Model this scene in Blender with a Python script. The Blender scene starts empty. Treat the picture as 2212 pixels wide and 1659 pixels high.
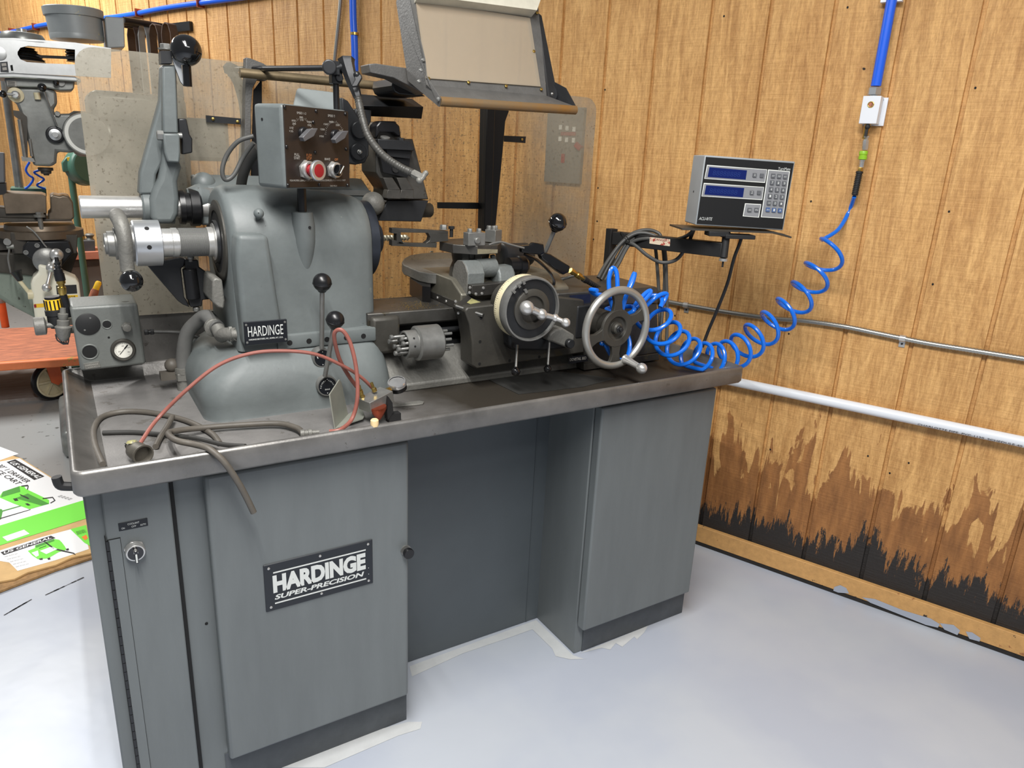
import bpy, bmesh, math, random
from mathutils import Vector, Matrix
random.seed(7)
C = bpy.data.collections.new('scene'); bpy.context.scene.collection.children.link(C)
PI = math.pi
V = Vector
# ---------------------------------------------------------------- camera
CAM = V((0, 0, 1.5)); FPX = 1561.0
ROLL, PITCH, YAW = 0.046568, 0.305174, 0.566099
def _rot(r, p, y):
    cy, sy, cp, sp = math.cos(y), math.sin(y), math.cos(p), math.sin(p)
    f = V((sy*cp, cy*cp, -sp)); rt = V((cy, -sy, 0)); up = rt.cross(f)
    cr, sr = math.cos(r), math.sin(r)
    return cr*rt + sr*up, -(-sr*rt + cr*up), f
RX, RY, RF = _rot(ROLL, PITCH, YAW)
cam_d = bpy.data.cameras.new('camera'); cam = bpy.data.objects.new('camera', cam_d); C.objects.link(cam)
cam_d.sensor_width = 36.0; cam_d.lens = 36.0*FPX/2212.0; cam_d.clip_start = 0.02; cam_d.clip_end = 60
M = Matrix.Identity(4)
for i in range(3):
    M[i][0] = RX[i]; M[i][1] = -RY[i]; M[i][2] = -RF[i]; M[i][3] = CAM[i]
cam.matrix_world = M
bpy.context.scene.camera = cam
# ---------------------------------------------------------------- light
sc = bpy.context.scene
sc.view_settings.view_transform = 'Standard'; sc.view_settings.look = 'None'
sc.view_settings.exposure = -0.12; sc.view_settings.gamma = 1.0; sc.view_settings.use_curve_mapping = False
w = bpy.data.worlds.new('world'); sc.world = w; w.use_nodes = True
w.node_tree.nodes['Background'].inputs[0].default_value = (0.92, 0.96, 1.0, 1)
w.node_tree.nodes['Background'].inputs[1].default_value = 0.24
def area(name, loc, target, sx, sy, power, col=(1, 1, 1), spin=0):
    l = bpy.data.lights.new(name, 'AREA'); l.shape = 'RECTANGLE'; l.size = sx; l.size_y = sy; l.energy = power; l.color = col
    o = bpy.data.objects.new(name, l); C.objects.link(o); o.location = loc
    o.rotation_euler = (V(target)-V(loc)).to_track_quat('-Z', 'Y').to_euler()
    if spin: o.rotation_euler.rotate_axis('Z', spin)
    return o
# two tubes of the shop's LED fixture above the camera, a second fixture further down the shop
area('ceiling_tube_light', (-0.20, 0.05, 3.15), (-0.20, 0.07, 0), 0.04, 2.4, 105, (1.0, 0.98, 0.95))
area('ceiling_tube_light', (0.10, 0.05, 3.15), (0.10, 0.07, 0), 0.04, 2.4, 85, (1.0, 0.98, 0.95))
area('shop_fill_light', (-0.9, 5.3, 3.25), (-0.7, 5.6, 0), 0.3, 2.2, 170, (1.0, 0.98, 0.95))
area('shop_fill_light', (0.9, -1.6, 3.1), (1.2, 0.6, 0), 1.3, 0.3, 22, (1.0, 0.99, 0.97))  # unseen fill lamp added behind the camera to lift the front faces
# ---------------------------------------------------------------- pixel helpers (a pixel of the photo -> a point at a true depth)
def ray(px, py):
    return RX*((px-1106)/FPX) + RY*((py-829.5)/FPX) + RF
def at(px, py, Y):
    d = ray(px, py); return CAM + d*((Y-CAM.y)/d.y)
def atz(px, py, z):
    d = ray(px, py); return CAM + d*((z-CAM.z)/d.z)
def atx(px, py, x):
    d = ray(px, py); return CAM + d*((x-CAM.x)/d.x)
def onp(px, py, P0, n):
    d = ray(px, py); return CAM + d*(n.dot(P0-CAM)/n.dot(d))
def atd(px, py, dep):
    return CAM + ray(px, py)*dep
# ---------------------------------------------------------------- materials
MT = {}
def nodes(m):
    m.use_nodes = True; nt = m.node_tree; return nt, nt.nodes['Principled BSDF']
def mat(name, col, rough=0.5, metal=0.0, var=0.0, scale=6.0, bump=0.0, bscale=60.0, col2=None, stretch=None, coat=0.0, spots=None, emit=None, trans=None, rvar=0.0):
    m = bpy.data.materials.new(name); nt, b = nodes(m); N = nt.nodes; L = nt.links
    b.inputs['Base Color'].default_value = (*col, 1); b.inputs['Roughness'].default_value = rough; b.inputs['Metallic'].default_value = metal
    if coat: b.inputs['Coat Weight'].default_value = coat
    tc = N.new('ShaderNodeTexCoord'); mp = N.new('ShaderNodeMapping'); L.new(tc.outputs['Object'], mp.inputs['Vector'])
    if stretch: mp.inputs['Scale'].default_value = stretch
    last = None
    if var or col2:
        n = N.new('ShaderNodeTexNoise'); n.inputs['Scale'].default_value = scale; n.inputs['Detail'].default_value = 8; n.inputs['Roughness'].default_value = 0.65
        L.new(mp.outputs[0], n.inputs['Vector'])
        r = N.new('ShaderNodeValToRGB'); L.new(n.outputs['Fac'], r.inputs['Fac'])
        r.color_ramp.elements[0].position = 0.33; r.color_ramp.elements[1].position = 0.68
        c2 = col2 or tuple(c*(1+var) for c in col)
        c1 = col if col2 else tuple(c*(1-var) for c in col)
        r.color_ramp.elements[0].color = (*c1, 1); r.color_ramp.elements[1].color = (*c2, 1)
        last = r.outputs['Color']; L.new(last, b.inputs['Base Color'])
        if rvar:
            mr = N.new('ShaderNodeMapRange'); L.new(n.outputs['Fac'], mr.inputs['Value'])
            mr.inputs['From Min'].default_value = 0.3; mr.inputs['From Max'].default_value = 0.7
            mr.inputs['To Min'].default_value = rough-rvar; mr.inputs['To Max'].default_value = rough+rvar; L.new(mr.outputs[0], b.inputs['Roughness'])
    if spots:   # (colour, scale, threshold)
        for (sc_, ss, th) in spots:
            n2 = N.new('ShaderNodeTexNoise'); n2.inputs['Scale'].default_value = ss; n2.inputs['Detail'].default_value = 5; n2.inputs['Roughness'].default_value = 0.7
            L.new(tc.outputs['Object'], n2.inputs['Vector'])
            r2 = N.new('ShaderNodeValToRGB'); r2.color_ramp.elements[0].position = th; r2.color_ramp.elements[1].position = th+0.03
            r2.color_ramp.elements[0].color = (0, 0, 0, 1); r2.color_ramp.elements[1].color = (1, 1, 1, 1); L.new(n2.outputs['Fac'], r2.inputs['Fac'])
            mx = N.new('ShaderNodeMix'); mx.data_type = 'RGBA'; L.new(r2.outputs['Color'], mx.inputs['Factor'])
            if last: L.new(last, mx.inputs['A'])
            else: mx.inputs['A'].default_value = (*col, 1)
            mx.inputs['B'].default_value = (*sc_, 1); last = mx.outputs['Result']; L.new(last, b.inputs['Base Color'])
    if bump:
        n3 = N.new('ShaderNodeTexNoise'); n3.inputs['Scale'].default_value = bscale; n3.inputs['Detail'].default_value = 4; L.new(mp.outputs[0], n3.inputs['Vector'])
        bp = N.new('ShaderNodeBump'); bp.inputs['Strength'].default_value = bump; bp.inputs['Distance'].default_value = 0.002
        L.new(n3.outputs['Fac'], bp.inputs['Height']); L.new(bp.outputs['Normal'], b.inputs['Normal'])
    if emit:
        b.inputs['Emission Color'].default_value = (*emit[0], 1); b.inputs['Emission Strength'].default_value = emit[1]
    m.diffuse_color = (*col, 1)
    MT[name] = m; return m
def s(r, g, b_):   # sRGB 0-255 -> linear
    return tuple(((c/255)/12.92 if c/255 <= 0.04045 else ((c/255+0.055)/1.055)**2.4) for c in (r, g, b_))
mat('paint', s(98, 104, 104), 0.5, 0, 0.19, 4, 0.15, 90, spots=[(s(118, 124, 118), 22, 0.70), (s(58, 60, 58), 60, 0.70)], rvar=0.08)
mat('cabinet_paint', s(104, 109, 110), 0.4, 0, 0.15, 2.6, 0.06, 140, stretch=(2.2, 2.2, 0.35), spots=[(s(120, 126, 126), 130, 0.79)], rvar=0.07)
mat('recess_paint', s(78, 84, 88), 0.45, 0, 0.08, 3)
mat('kick', s(70, 74, 78), 0.5, 0, 0.2, 12, 0.1, 80)
mat('pan', s(120, 118, 115), 0.36, 0.6, 0.22, 7, 0.12, 160, spots=[(s(98, 95, 91), 22, 0.64), (s(150, 150, 148), 90, 0.70)], rvar=0.1)
mat('pan_floor', s(126, 124, 122), 0.55, 0.35, 0.2, 7, 0.25, 220, spots=[(s(108, 105, 101), 16, 0.60), (s(66, 62, 56), 120, 0.70)])
mat('iron', s(92, 90, 86), 0.40, 0.75, 0.2, 10, 0.1, 120, spots=[(s(78, 73, 62), 18, 0.62)], rvar=0.08)
mat('cast', s(114, 113, 108), 0.55, 0.25, 0.2, 14, 0.5, 160)
mat('darkcast', s(66, 64, 59), 0.5, 0.3, 0.22, 9, 0.2, 120, spots=[(s(82, 75, 58), 12, 0.62)])
mat('black_oxide', s(46, 47, 49), 0.38, 0.4, 0.2, 12, 0.05, 90)
mat('blue_black', s(52, 56, 64), 0.36, 0.5, 0.15, 12)
mat('steel', s(200, 199, 196), 0.3, 0.72, 0.1, 14, 0.03, 200, rvar=0.06)
mat('dull_steel', s(136, 136, 133), 0.4, 0.6, 0.16, 18, 0.1, 160, rvar=0.08)
mat('chrome', s(214, 214, 214), 0.2, 0.8)
mat('wheel_rim', s(172, 171, 166), 0.32, 0.65, 0.06, 20)
mat('alu', s(200, 203, 206), 0.34, 0.85, 0.05, 10)
mat('white_alu', s(226, 229, 234), 0.45, 0.1)
mat('thread', s(150, 150, 148), 0.36, 0.6)
mat('black', s(20, 20, 22), 0.32)
mat('gloss_black', s(13, 13, 15), 0.12, 0, coat=0.5)
mat('matte_black', s(25, 25, 26), 0.6)
mat('void', s(7, 7, 8), 0.8)
mat('grey_rubber', s(84, 79, 72), 0.55, 0, 0.16, 18, 0.15, 120)
mat('dark_rubber', s(46, 45, 43), 0.6, 0, 0.15, 14)
mat('rim_black', s(34, 35, 37), 0.35, 0.3)
mat('faceplate', s(45, 38, 34), 0.35, 0.2, 0.12, 9)
mat('badge', s(38, 41, 46), 0.42, 0.2)
mat('badge_dark', s(24, 27, 33), 0.4, 0.2)
mat('letter', s(205, 208, 205), 0.5)
mat('letter_dim', s(165, 162, 155), 0.5)
mat('letter_orange', s(190, 120, 70), 0.5)
mat('red', s(140, 24, 32), 0.4)
mat('brass', s(200, 170, 96), 0.28, 1.0, 0.1, 20)
mat('copper', s(176, 88, 62), 0.34, 0.85, 0.12, 30)
mat('blue_hose', s(18, 108, 218), 0.22, coat=0.3)
mat('blue_pipe', s(30, 96, 225), 0.32)
mat('red_hose', s(142, 86, 76), 0.45, 0, 0.12, 30)
mat('green_ring', s(140, 190, 40), 0.4)
mat('screen', s(14, 30, 92), 0.18, spots=None)
mat('dro_case', s(150, 155, 158), 0.5, 0, 0.06, 8)
mat('dro_panel', s(134, 135, 138), 0.5)
mat('dro_key', s(92, 94, 98), 0.5)
mat('dro_key_blue', s(70, 95, 140), 0.5)
mat('cream', s(214, 204, 170), 0.45, 0, 0.08, 30)
mat('white', s(226, 228, 222), 0.45)
mat('pvc', s(222, 226, 232), 0.35)
mat('paper', s(236, 238, 240), 0.6)
mat('green_print', s(118, 226, 70), 0.6)
mat('green_dark', s(70, 150, 50), 0.6)
mat('ink', s(30, 30, 32), 0.6)
mat('orange_print', s(240, 130, 40), 0.6)
mat('cardboard', s(206, 170, 116), 0.7, 0, 0.1, 20, 0.2, 60)
mat('orange', s(214, 96, 44), 0.5, 0, 0.15, 8)
mat('orange_worn', s(205, 128, 94), 0.65, 0, 0.2, 9, 0.1, 60, col2=s(108, 70, 58), stretch=(1.0, 9, 1))
mat('plank_worn', s(116, 100, 92), 0.7, 0, 0.2, 5, 0.1, 60, col2=s(150, 146, 142), stretch=(1.5, 14, 1))
mat('mill_alu', s(196, 198, 198), 0.3, 0.75, 0.14, 9)
mat('mill_grey', s(134, 136, 133), 0.36, 0.55, 0.25, 8, 0.1, 60)
mat('mill_paint', s(142, 147, 148), 0.42, 0.1, 0.1, 7, spots=[(s(176, 170, 142), 14, 0.64)])
mat('mill_green', s(126, 136, 126), 0.6, 0, 0.1, 9, spots=[(s(60, 58, 50), 34, 0.62)])
mat('mill_dark', s(70, 66, 60), 0.5, 0.4, 0.25, 12)
mat('green_tool', s(62, 98, 84), 0.4, 0, 0.1, 9)
mat('yellow', s(236, 190, 40), 0.5)
mat('wood_peg', s(226, 200, 150), 0.6, 0, 0.1, 40)
mat('leather', s(70, 56, 48), 0.6, 0, 0.2, 20)
mat('brown_pipe', s(120, 106, 82), 0.4, 0.6, 0.3, 14)
mat('rust_pipe', s(128, 112, 88), 0.42, 0.5, 0.25, 10, col2=s(150, 110, 60))
mat('gauge_face', s(226, 224, 214), 0.5)
mat('sticker', s(222, 205, 180), 0.55, spots=[(s(170, 60, 50), 40, 0.58)])
mat('hood_paint', s(90, 89, 87), 0.4, 0.2, 0.12, 30, 0.3, 200)
mat('flex', s(165, 165, 160), 0.35, 0.9)
def plastic(name, tint, haze, dirtcol, hz2, grad=None, sc_=3.0):
    m = bpy.data.materials.new(name); m.use_nodes = True; nt = m.node_tree; N = nt.nodes; L = nt.links
    for n in list(N): N.remove(n)
    o = N.new('ShaderNodeOutputMaterial'); tr = N.new('ShaderNodeBsdfTransparent'); tr.inputs[0].default_value = (*tint, 1)
    pb = N.new('ShaderNodeBsdfPrincipled'); pb.inputs['Base Color'].default_value = (*dirtcol, 1); pb.inputs['Roughness'].default_value = 0.35
    tc = N.new('ShaderNodeTexCoord'); n = N.new('ShaderNodeTexNoise'); n.inputs['Scale'].default_value = sc_; n.inputs['Detail'].default_value = 9; n.inputs['Roughness'].default_value = 0.62
    L.new(tc.outputs['Object'], n.inputs['Vector'])
    mr = N.new('ShaderNodeMapRange'); L.new(n.outputs['Fac'], mr.inputs['Value']); mr.inputs['From Min'].default_value = 0.35; mr.inputs['From Max'].default_value = 0.65
    mr.inputs['To Min'].default_value = haze; mr.inputs['To Max'].default_value = hz2
    fac = mr.outputs[0]
    if grad:   # grime is thick at the headstock end, thin in the middle; far-end haze paints in a reflection
        sx = N.new('ShaderNodeSeparateXYZ'); L.new(tc.outputs['Object'], sx.inputs[0])
        m2 = N.new('ShaderNodeMapRange'); L.new(sx.outputs[0], m2.inputs['Value']); m2.inputs['From Min'].default_value = -0.78; m2.inputs['From Max'].default_value = 0.78
        cr = N.new('ShaderNodeValToRGB'); L.new(m2.outputs[0], cr.inputs['Fac']); e = cr.color_ramp.elements
        e[0].position = 0.0; e[0].color = (1, 1, 1, 1); e[1].position = 1.0; e[1].color = (1, 1, 1, 1)
        for ps, vl in ((0.30, 0.75), (0.45, 0.22), (0.76, 0.16), (0.84, 0.8)):
            q = e.new(ps); q.color = (vl, vl, vl, 1)
        ad = N.new('ShaderNodeMath'); ad.operation = 'MULTIPLY'; L.new(fac, ad.inputs[0]); L.new(cr.outputs['Color'], ad.inputs[1]); fac = ad.outputs[0]
        n4 = N.new('ShaderNodeTexNoise'); n4.inputs['Scale'].default_value = 130; n4.inputs['Detail'].default_value = 3; L.new(tc.outputs['Object'], n4.inputs['Vector'])
        r4 = N.new('ShaderNodeValToRGB'); r4.color_ramp.elements[0].position = 0.63; r4.color_ramp.elements[1].position = 0.67; L.new(n4.outputs['Fac'], r4.inputs['Fac'])
        r4.color_ramp.elements[1].color = (0.55, 0.55, 0.55, 1)
        mxm = N.new('ShaderNodeMath'); mxm.operation = 'MAXIMUM'; L.new(fac, mxm.inputs[0]); L.new(r4.outputs['Color'], mxm.inputs[1]); fac = mxm.outputs[0]
        mc = N.new('ShaderNodeMix'); mc.data_type = 'RGBA'; mc.inputs['A'].default_value = (*dirtcol, 1); mc.inputs['B'].default_value = (*s(70, 55, 35), 1); L.new(r4.outputs['Color'], mc.inputs['Factor'])
        L.new(mc.outputs['Result'], pb.inputs['Base Color'])
    mx = N.new('ShaderNodeMixShader'); L.new(fac, mx.inputs[0]); L.new(tr.outputs[0], mx.inputs[1]); L.new(pb.outputs[0], mx.inputs[2]); L.new(mx.outputs[0], o.inputs[0])
    MT[name] = m; return m
plastic('guard_plastic', (0.95, 0.93, 0.88), 0.26, s(158, 152, 138), 0.70, (-0.75, 0.05, 1.2, 0.2), 3.5)
plastic('hood_plastic', (0.82, 0.79, 0.74), 0.58, s(158, 147, 130), 0.68, None, 2.0)
# ---------------------------------------------------------------- mesh builder
class MB:
    def __init__(self): self.bm = bmesh.new(); self.mats = []; self.cur = 0
    def m(self, name):
        if name not in self.mats: self.mats.append(name)
        self.cur = self.mats.index(name); return self
    def _f(self, fs):
        for f in fs: f.material_index = self.cur
    def poly(self, pts):
        vs = [self.bm.verts.new(V(p)) for p in pts]; f = self.bm.faces.new(vs); self._f([f]); return f
    def prism(self, pts, ext):
        pts = [V(p) for p in pts]; ext = V(ext); n = len(pts)
        a = [self.bm.verts.new(p) for p in pts]; b = [self.bm.verts.new(p+ext) for p in pts]
        fs = [self.bm.faces.new(a), self.bm.faces.new(b[::-1])]
        for i in range(n): fs.append(self.bm.faces.new((a[i], b[i], b[(i+1) % n], a[(i+1) % n])))
        self._f(fs); bmesh.ops.recalc_face_normals(self.bm, faces=fs); return self
    def box(self, lo, hi, rz=0, piv=None):
        lo = V(lo); hi = V(hi)
        ps = [V((x, y, z)) for z in (lo.z, hi.z) for x, y in ((lo.x, lo.y), (hi.x, lo.y), (hi.x, hi.y), (lo.x, hi.y))]
        if rz:
            c = V(piv) if piv else (lo+hi)/2; R = Matrix.Rotation(rz, 3, 'Z'); ps = [R @ (p-c)+c for p in ps]
        return self.prism_q(ps)
    def prism_q(self, ps):
        v = [self.bm.verts.new(p) for p in ps]
        fs = [self.bm.faces.new([v[i] for i in q]) for q in ((3, 2, 1, 0), (4, 5, 6, 7), (0, 1, 5, 4), (1, 2, 6, 5), (2, 3, 7, 6), (3, 0, 4, 7))]
        self._f(fs); bmesh.ops.recalc_face_normals(self.bm, faces=fs); return self
    def obox(self, c, ux, uy, uz, sx, sy, sz):   # oriented box, centre + axes + sizes
        c = V(c); ux = V(ux).normalized()*sx/2; uy = V(uy).normalized()*sy/2; uz = V(uz).normalized()*sz/2
        return self.prism_q([c-ux-uy-uz, c+ux-uy-uz, c+ux+uy-uz, c-ux+uy-uz, c-ux-uy+uz, c+ux-uy+uz, c+ux+uy+uz, c-ux+uy+uz])
    def rings(self, rings, cap0=True, cap1=True, closed=True):
        vr = [[self.bm.verts.new(p) for p in r] for r in rings]; fs = []
        for a, b in zip(vr[:-1], vr[1:]):
            n = len(a)
            for i in range(n if closed else n-1):
                j = (i+1) % n; fs.append(self.bm.faces.new((a[i], a[j], b[j], b[i])))
        if cap0: fs.append(self.bm.faces.new(vr[0][::-1]))
        if cap1: fs.append(self.bm.faces.new(vr[-1]))
        self._f(fs); bmesh.ops.recalc_face_normals(self.bm, faces=fs); return self
    def rev(self, o, d, prof, n=32, cap=True, a0=0, up=None):   # profile [(distance along d, radius)]
        o = V(o); d = V(d).normalized(); u = d.orthogonal().normalized() if up is None else (V(up)-d*d.dot(V(up))).normalized(); w_ = d.cross(u)
        R = [[o+d*t+(u*math.cos(2*PI*k/n+a0)+w_*math.sin(2*PI*k/n+a0))*max(r, 1e-5) for k in range(n)] for t, r in prof]
        return self.rings(R, cap, cap)
    def cyl(self, a, b, r, n=24, r2=None):
        a = V(a); b = V(b); return self.rev(a, b-a, [(0, r), ((b-a).length, r if r2 is None else r2)], n)
    def hexb(self, o, d, r, h, up=None): return self.rev(o, d, [(0, r), (h*0.85, r), (h, r*0.86)], 6, up=up)
    def ball(self, c, r, n=24, d=(0, 0, 1), sq=1.0):
        k = max(8, n//2)
        return self.rev(V(c)-V(d).normalized()*r*sq, d, [(r*sq*(1-math.cos(PI*i/k)), r*math.sin(PI*i/k)) for i in range(k+1)], n)
    def ring(self, c, d, R, r, n=48, k=12, sq=1.0):   # torus
        c = V(c); d = V(d).normalized(); u = d.orthogonal().normalized(); w_ = d.cross(u); vr = []
        for i in range(n):
            a = 2*PI*i/n; e = u*math.cos(a)+w_*math.sin(a)
            vr.append([self.bm.verts.new(c+e*(R+r*math.cos(2*PI*j/k))+d*r*sq*math.sin(2*PI*j/k)) for j in range(k)])
        fs = []
        for i in range(n):
            for j in range(k): fs.append(self.bm.faces.new((vr[i][j], vr[i][(j+1) % k], vr[(i+1) % n][(j+1) % k], vr[(i+1) % n][j])))
        self._f(fs); bmesh.ops.recalc_face_normals(self.bm, faces=fs); return self
    def tube(self, pts, r, n=12, smooth=0, rad=None, cap=True):
        pts = [V(p) for p in pts]
        if smooth: pts = catmull(pts, smooth)
        T = []
        for i in range(len(pts)):
            a = pts[max(i-1, 0)]; b = pts[min(i+1, len(pts)-1)]; T.append((b-a).normalized())
        u = T[0].orthogonal().normalized(); R = []
        for i, p in enumerate(pts):
            if i: 
                u = (u - T[i]*T[i].dot(u)); u = u.normalized() if u.length > 1e-6 else T[i].orthogonal().normalized()
            w_ = T[i].cross(u); rr = r if rad is None else rad(i/(len(pts)-1))
            R.append([p+(u*math.cos(2*PI*k/n)+w_*math.sin(2*PI*k/n))*rr for k in range(n)])
        return self.rings(R, cap, cap)
    def bevel_sel(self, w_, seg=2):
        es = [e for e in self.bm.edges if len(e.link_faces) == 2 and e.calc_face_angle(0) > 0.6]
        bmesh.ops.bevel(self.bm, geom=es, offset=w_, segments=seg, profile=0.5, affect='EDGES', clamp_overlap=True); return self
    def text(self, txt, o, ux, uy, w_, h_, depth=0.0004, off=0.0, shear=0.0, align='L'):
        """lettering as real raised shapes; o = lower-left corner, fitted to w_ x h_"""
        cu = bpy.data.curves.new('t', 'FONT'); cu.body = txt; cu.size = 1; cu.offset = off; cu.shear = shear; cu.resolution_u = 3
        ob = bpy.data.objects.new('t', cu); C.objects.link(ob)
        dg = bpy.context.evaluated_depsgraph_get(); dg.update(); me = bpy.data.meshes.new_from_object(ob.evaluated_get(dg))
        C.objects.unlink(ob); bpy.data.objects.remove(ob)
        if not me.vertices: return self
        xs = [v.co.x for v in me.vertices]; ys = [v.co.y for v in me.vertices]
        x0, x1, y0, y1 = min(xs), max(xs), min(ys), max(ys)
        ux = V(ux).normalized(); uy = V(uy).normalized(); nn = ux.cross(uy)
        sx = w_/max(x1-x0, 1e-6); sy = h_/max(y1-y0, 1e-6)
        if align == 'K': sx = sy
        vs = [self.bm.verts.new(V(o)+ux*(v.co.x-x0)*sx+uy*(v.co.y-y0)*sy+nn*depth) for v in me.vertices]
        fs = []
        for p in me.polygons:
            try: fs.append(self.bm.faces.new([vs[i] for i in p.vertices]))
            except ValueError: pass
        self._f(fs); bpy.data.meshes.remove(me); return self
def catmull(pts, k):
    out = []; n = len(pts)
    for i in range(n-1):
        p0 = pts[max(i-1, 0)]; p1 = pts[i]; p2 = pts[i+1]; p3 = pts[min(i+2, n-1)]
        for j in range(k):
            t = j/k; out.append(0.5*((2*p1)+(p2-p0)*t+(2*p0-5*p1+4*p2-p3)*t*t+(3*p1-p0-3*p2+p3)*t**3))
    out.append(pts[-1]); return out
WL = {}
def empty(name, loc, label=None, cat=None, group=None, parent=None):
    o = bpy.data.objects.new(name, None); o.empty_display_size = 0.05; C.objects.link(o); o.location = V(loc); WL[o] = V(loc)
    tag(o, label, cat, group); return o
def tag(o, label=None, cat=None, group=None, kind=None):
    if label: o['label'] = label
    if cat: o['category'] = cat
    if group: o['group'] = group
    if kind: o['kind'] = kind
    return o
def obj(name, mb, parent=None, bev=0, seg=2, ang=35, label=None, cat=None, group=None, kind=None, org=None, mats=None, flat=False):
    bm = mb.bm
    if org is None:
        xs = [v.co for v in bm.verts]
        lo = V([min(c[i] for c in xs) for i in range(3)]); hi = V([max(c[i] for c in xs) for i in range(3)])
        org = V(((lo.x+hi.x)/2, (lo.y+hi.y)/2, lo.z))
    org = V(org)
    bmesh.ops.translate(bm, verts=bm.verts, vec=-org)
    me = bpy.data.meshes.new(name); bm.to_mesh(me); bm.free()
    for mn in mb.mats: me.materials.append(MT[mn])
    if not flat:
        me.polygons.foreach_set('use_smooth', [True]*len(me.polygons)); me.set_sharp_from_angle(angle=math.radians(ang))
    o = bpy.data.objects.new(name, me); C.objects.link(o); WL[o] = org
    if parent is not None: o.parent = parent; o.location = org-WL[parent]
    else: o.location = org
    if bev:
        md = o.modifiers.new('bevel', 'BEVEL'); md.width = bev; md.segments = seg; md.limit_method = 'ANGLE'; md.angle_limit = math.radians(40); md.harden_normals = False
    tag(o, label, cat, group, kind); return o
# ================================================================ SETTING
UW = V((-0.3714, 0.9285, 0)); NW = V((0.9285, 0.3714, 0)); W0 = V((2.10, 1.819, 0))   # wall: direction along it, direction into it
OFF = 0.020
WP = W0 + NW*OFF
def wpt(sv, z, out=0.0): return WP + UW*sv + V((0, 0, z)) - NW*out
def onw(px, py, out=0.0): return onp(px, py, WP-NW*out, NW)
def ws(px, py, out=0.0):
    p = onw(px, py, out); return (p-WP).dot(UW), p.z
# floor
m = mat('floor', s(186, 194, 206), 0.33)
nt, b = nodes(m); N = nt.nodes; L = nt.links
tc = N.new('ShaderNodeTexCoord'); n1 = N.new('ShaderNodeTexNoise'); n1.inputs['Scale'].default_value = 1.7; n1.inputs['Detail'].default_value = 5; L.new(tc.outputs['Object'], n1.inputs['Vector'])
r1 = N.new('ShaderNodeValToRGB'); L.new(n1.outputs['Fac'], r1.inputs['Fac']); r1.color_ramp.elements[0].position = 0.42; r1.color_ramp.elements[1].position = 0.58
r1.color_ramp.elements[0].color = (*s(172, 179, 192), 1); r1.color_ramp.elements[1].color = (*s(181, 187, 196), 1)
n2 = N.new('ShaderNodeTexNoise'); n2.inputs['Scale'].default_value = 28; n2.inputs['Detail'].default_value = 8; L.new(tc.outputs['Object'], n2.inputs['Vector'])
r2 = N.new('ShaderNodeValToRGB'); L.new(n2.outputs['Fac'], r2.inputs['Fac']); r2.color_ramp.elements[0].position = 0.30; r2.color_ramp.elements[1].position = 0.36
r2.color_ramp.elements[0].color = (0.35, 0.35, 0.33, 1); r2.color_ramp.elements[1].color = (1, 1, 1, 1)
# the unpainted, dusty slab further down the shop
sx = N.new('ShaderNodeSeparateXYZ'); L.new(tc.outputs['Object'], sx.inputs[0])
n3 = N.new('ShaderNodeTexNoise'); n3.inputs['Scale'].default_value = 3.0; n3.inputs['Detail'].default_value = 6; L.new(tc.outputs['Object'], n3.inputs['Vector'])
ma = N.new('ShaderNodeMath'); ma.operation = 'MULTIPLY_ADD'; L.new(n3.outputs['Fac'], ma.inputs[0]); ma.inputs[1].default_value = 1.2; L.new(sx.outputs[1], ma.inputs[2])
mr = N.new('ShaderNodeMapRange'); L.new(ma.outputs[0], mr.inputs['Value']); mr.inputs['From Min'].default_value = 3.6; mr.inputs['From Max'].default_value = 4.0
mx = N.new('ShaderNodeMix'); mx.data_type = 'RGBA'; L.new(mr.outputs[0], mx.inputs['Factor']); L.new(r1.outputs[0], mx.inputs['A']); mx.inputs['B'].default_value = (*s(150, 152, 152), 1)
mu = N.new('ShaderNodeMix'); mu.data_type = 'RGBA'; mu.blend_type = 'MULTIPLY'; L.new(mr.outputs[0], mu.inputs['Factor']); L.new(mx.outputs['Result'], mu.inputs['A']); L.new(r2.outputs[0], mu.inputs['B'])
L.new(mu.outputs['Result'], b.inputs['Base Color'])
n5 = N.new('ShaderNodeTexNoise'); n5.inputs['Scale'].default_value = 9; L.new(tc.outputs['Object'], n5.inputs['Vector'])
bp = N.new('ShaderNodeBump'); bp.inputs['Strength'].default_value = 0.12; bp.inputs['Distance'].default_value = 0.01; L.new(n5.outputs['Fac'], bp.inputs['Height']); L.new(bp.outputs[0], b.inputs['Normal'])
f = MB().m('floor'); f.box((-6, -3, -0.05), (7, 12, 0)); obj('floor', f, kind='structure', org=(0, 0, 0))
# bare patches of the slab beside the recess and the foot of the lathe
mat('bare_floor', s(194, 197, 198), 0.45, 0, 0.05, 20)
f = MB().m('bare_floor')
def strip(pts, name='bare_floor'):
    f.poly([V((x, y, 0.0012)) for x, y in pts])
def fz(px, py): p = atz(px, py, 0); return (p.x, p.y)
strip([fz(884, 1440), fz(1158, 1340), fz(1238, 1416), fz(1262, 1424), fz(1274, 1424), fz(1232, 1425), fz(1200, 1418), fz(1193, 1402), fz(1150, 1360), fz(1100, 1378), fz(1000, 1412), fz(890, 1462)])
strip([fz(1252, 1412), fz(1400, 1352), fz(1392, 1366), fz(1376, 1382), fz(1370, 1376), fz(1344, 1398), fz(1330, 1390), fz(1318, 1404), fz(1300, 1400)])
strip([fz(500, 1659), fz(882, 1560), fz(912, 1560), fz(908, 1575), fz(860, 1590), fz(700, 1659)])
obj('trim_4', f, kind='structure')
f = MB().m('ink')
rr = random.Random(3)
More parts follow.
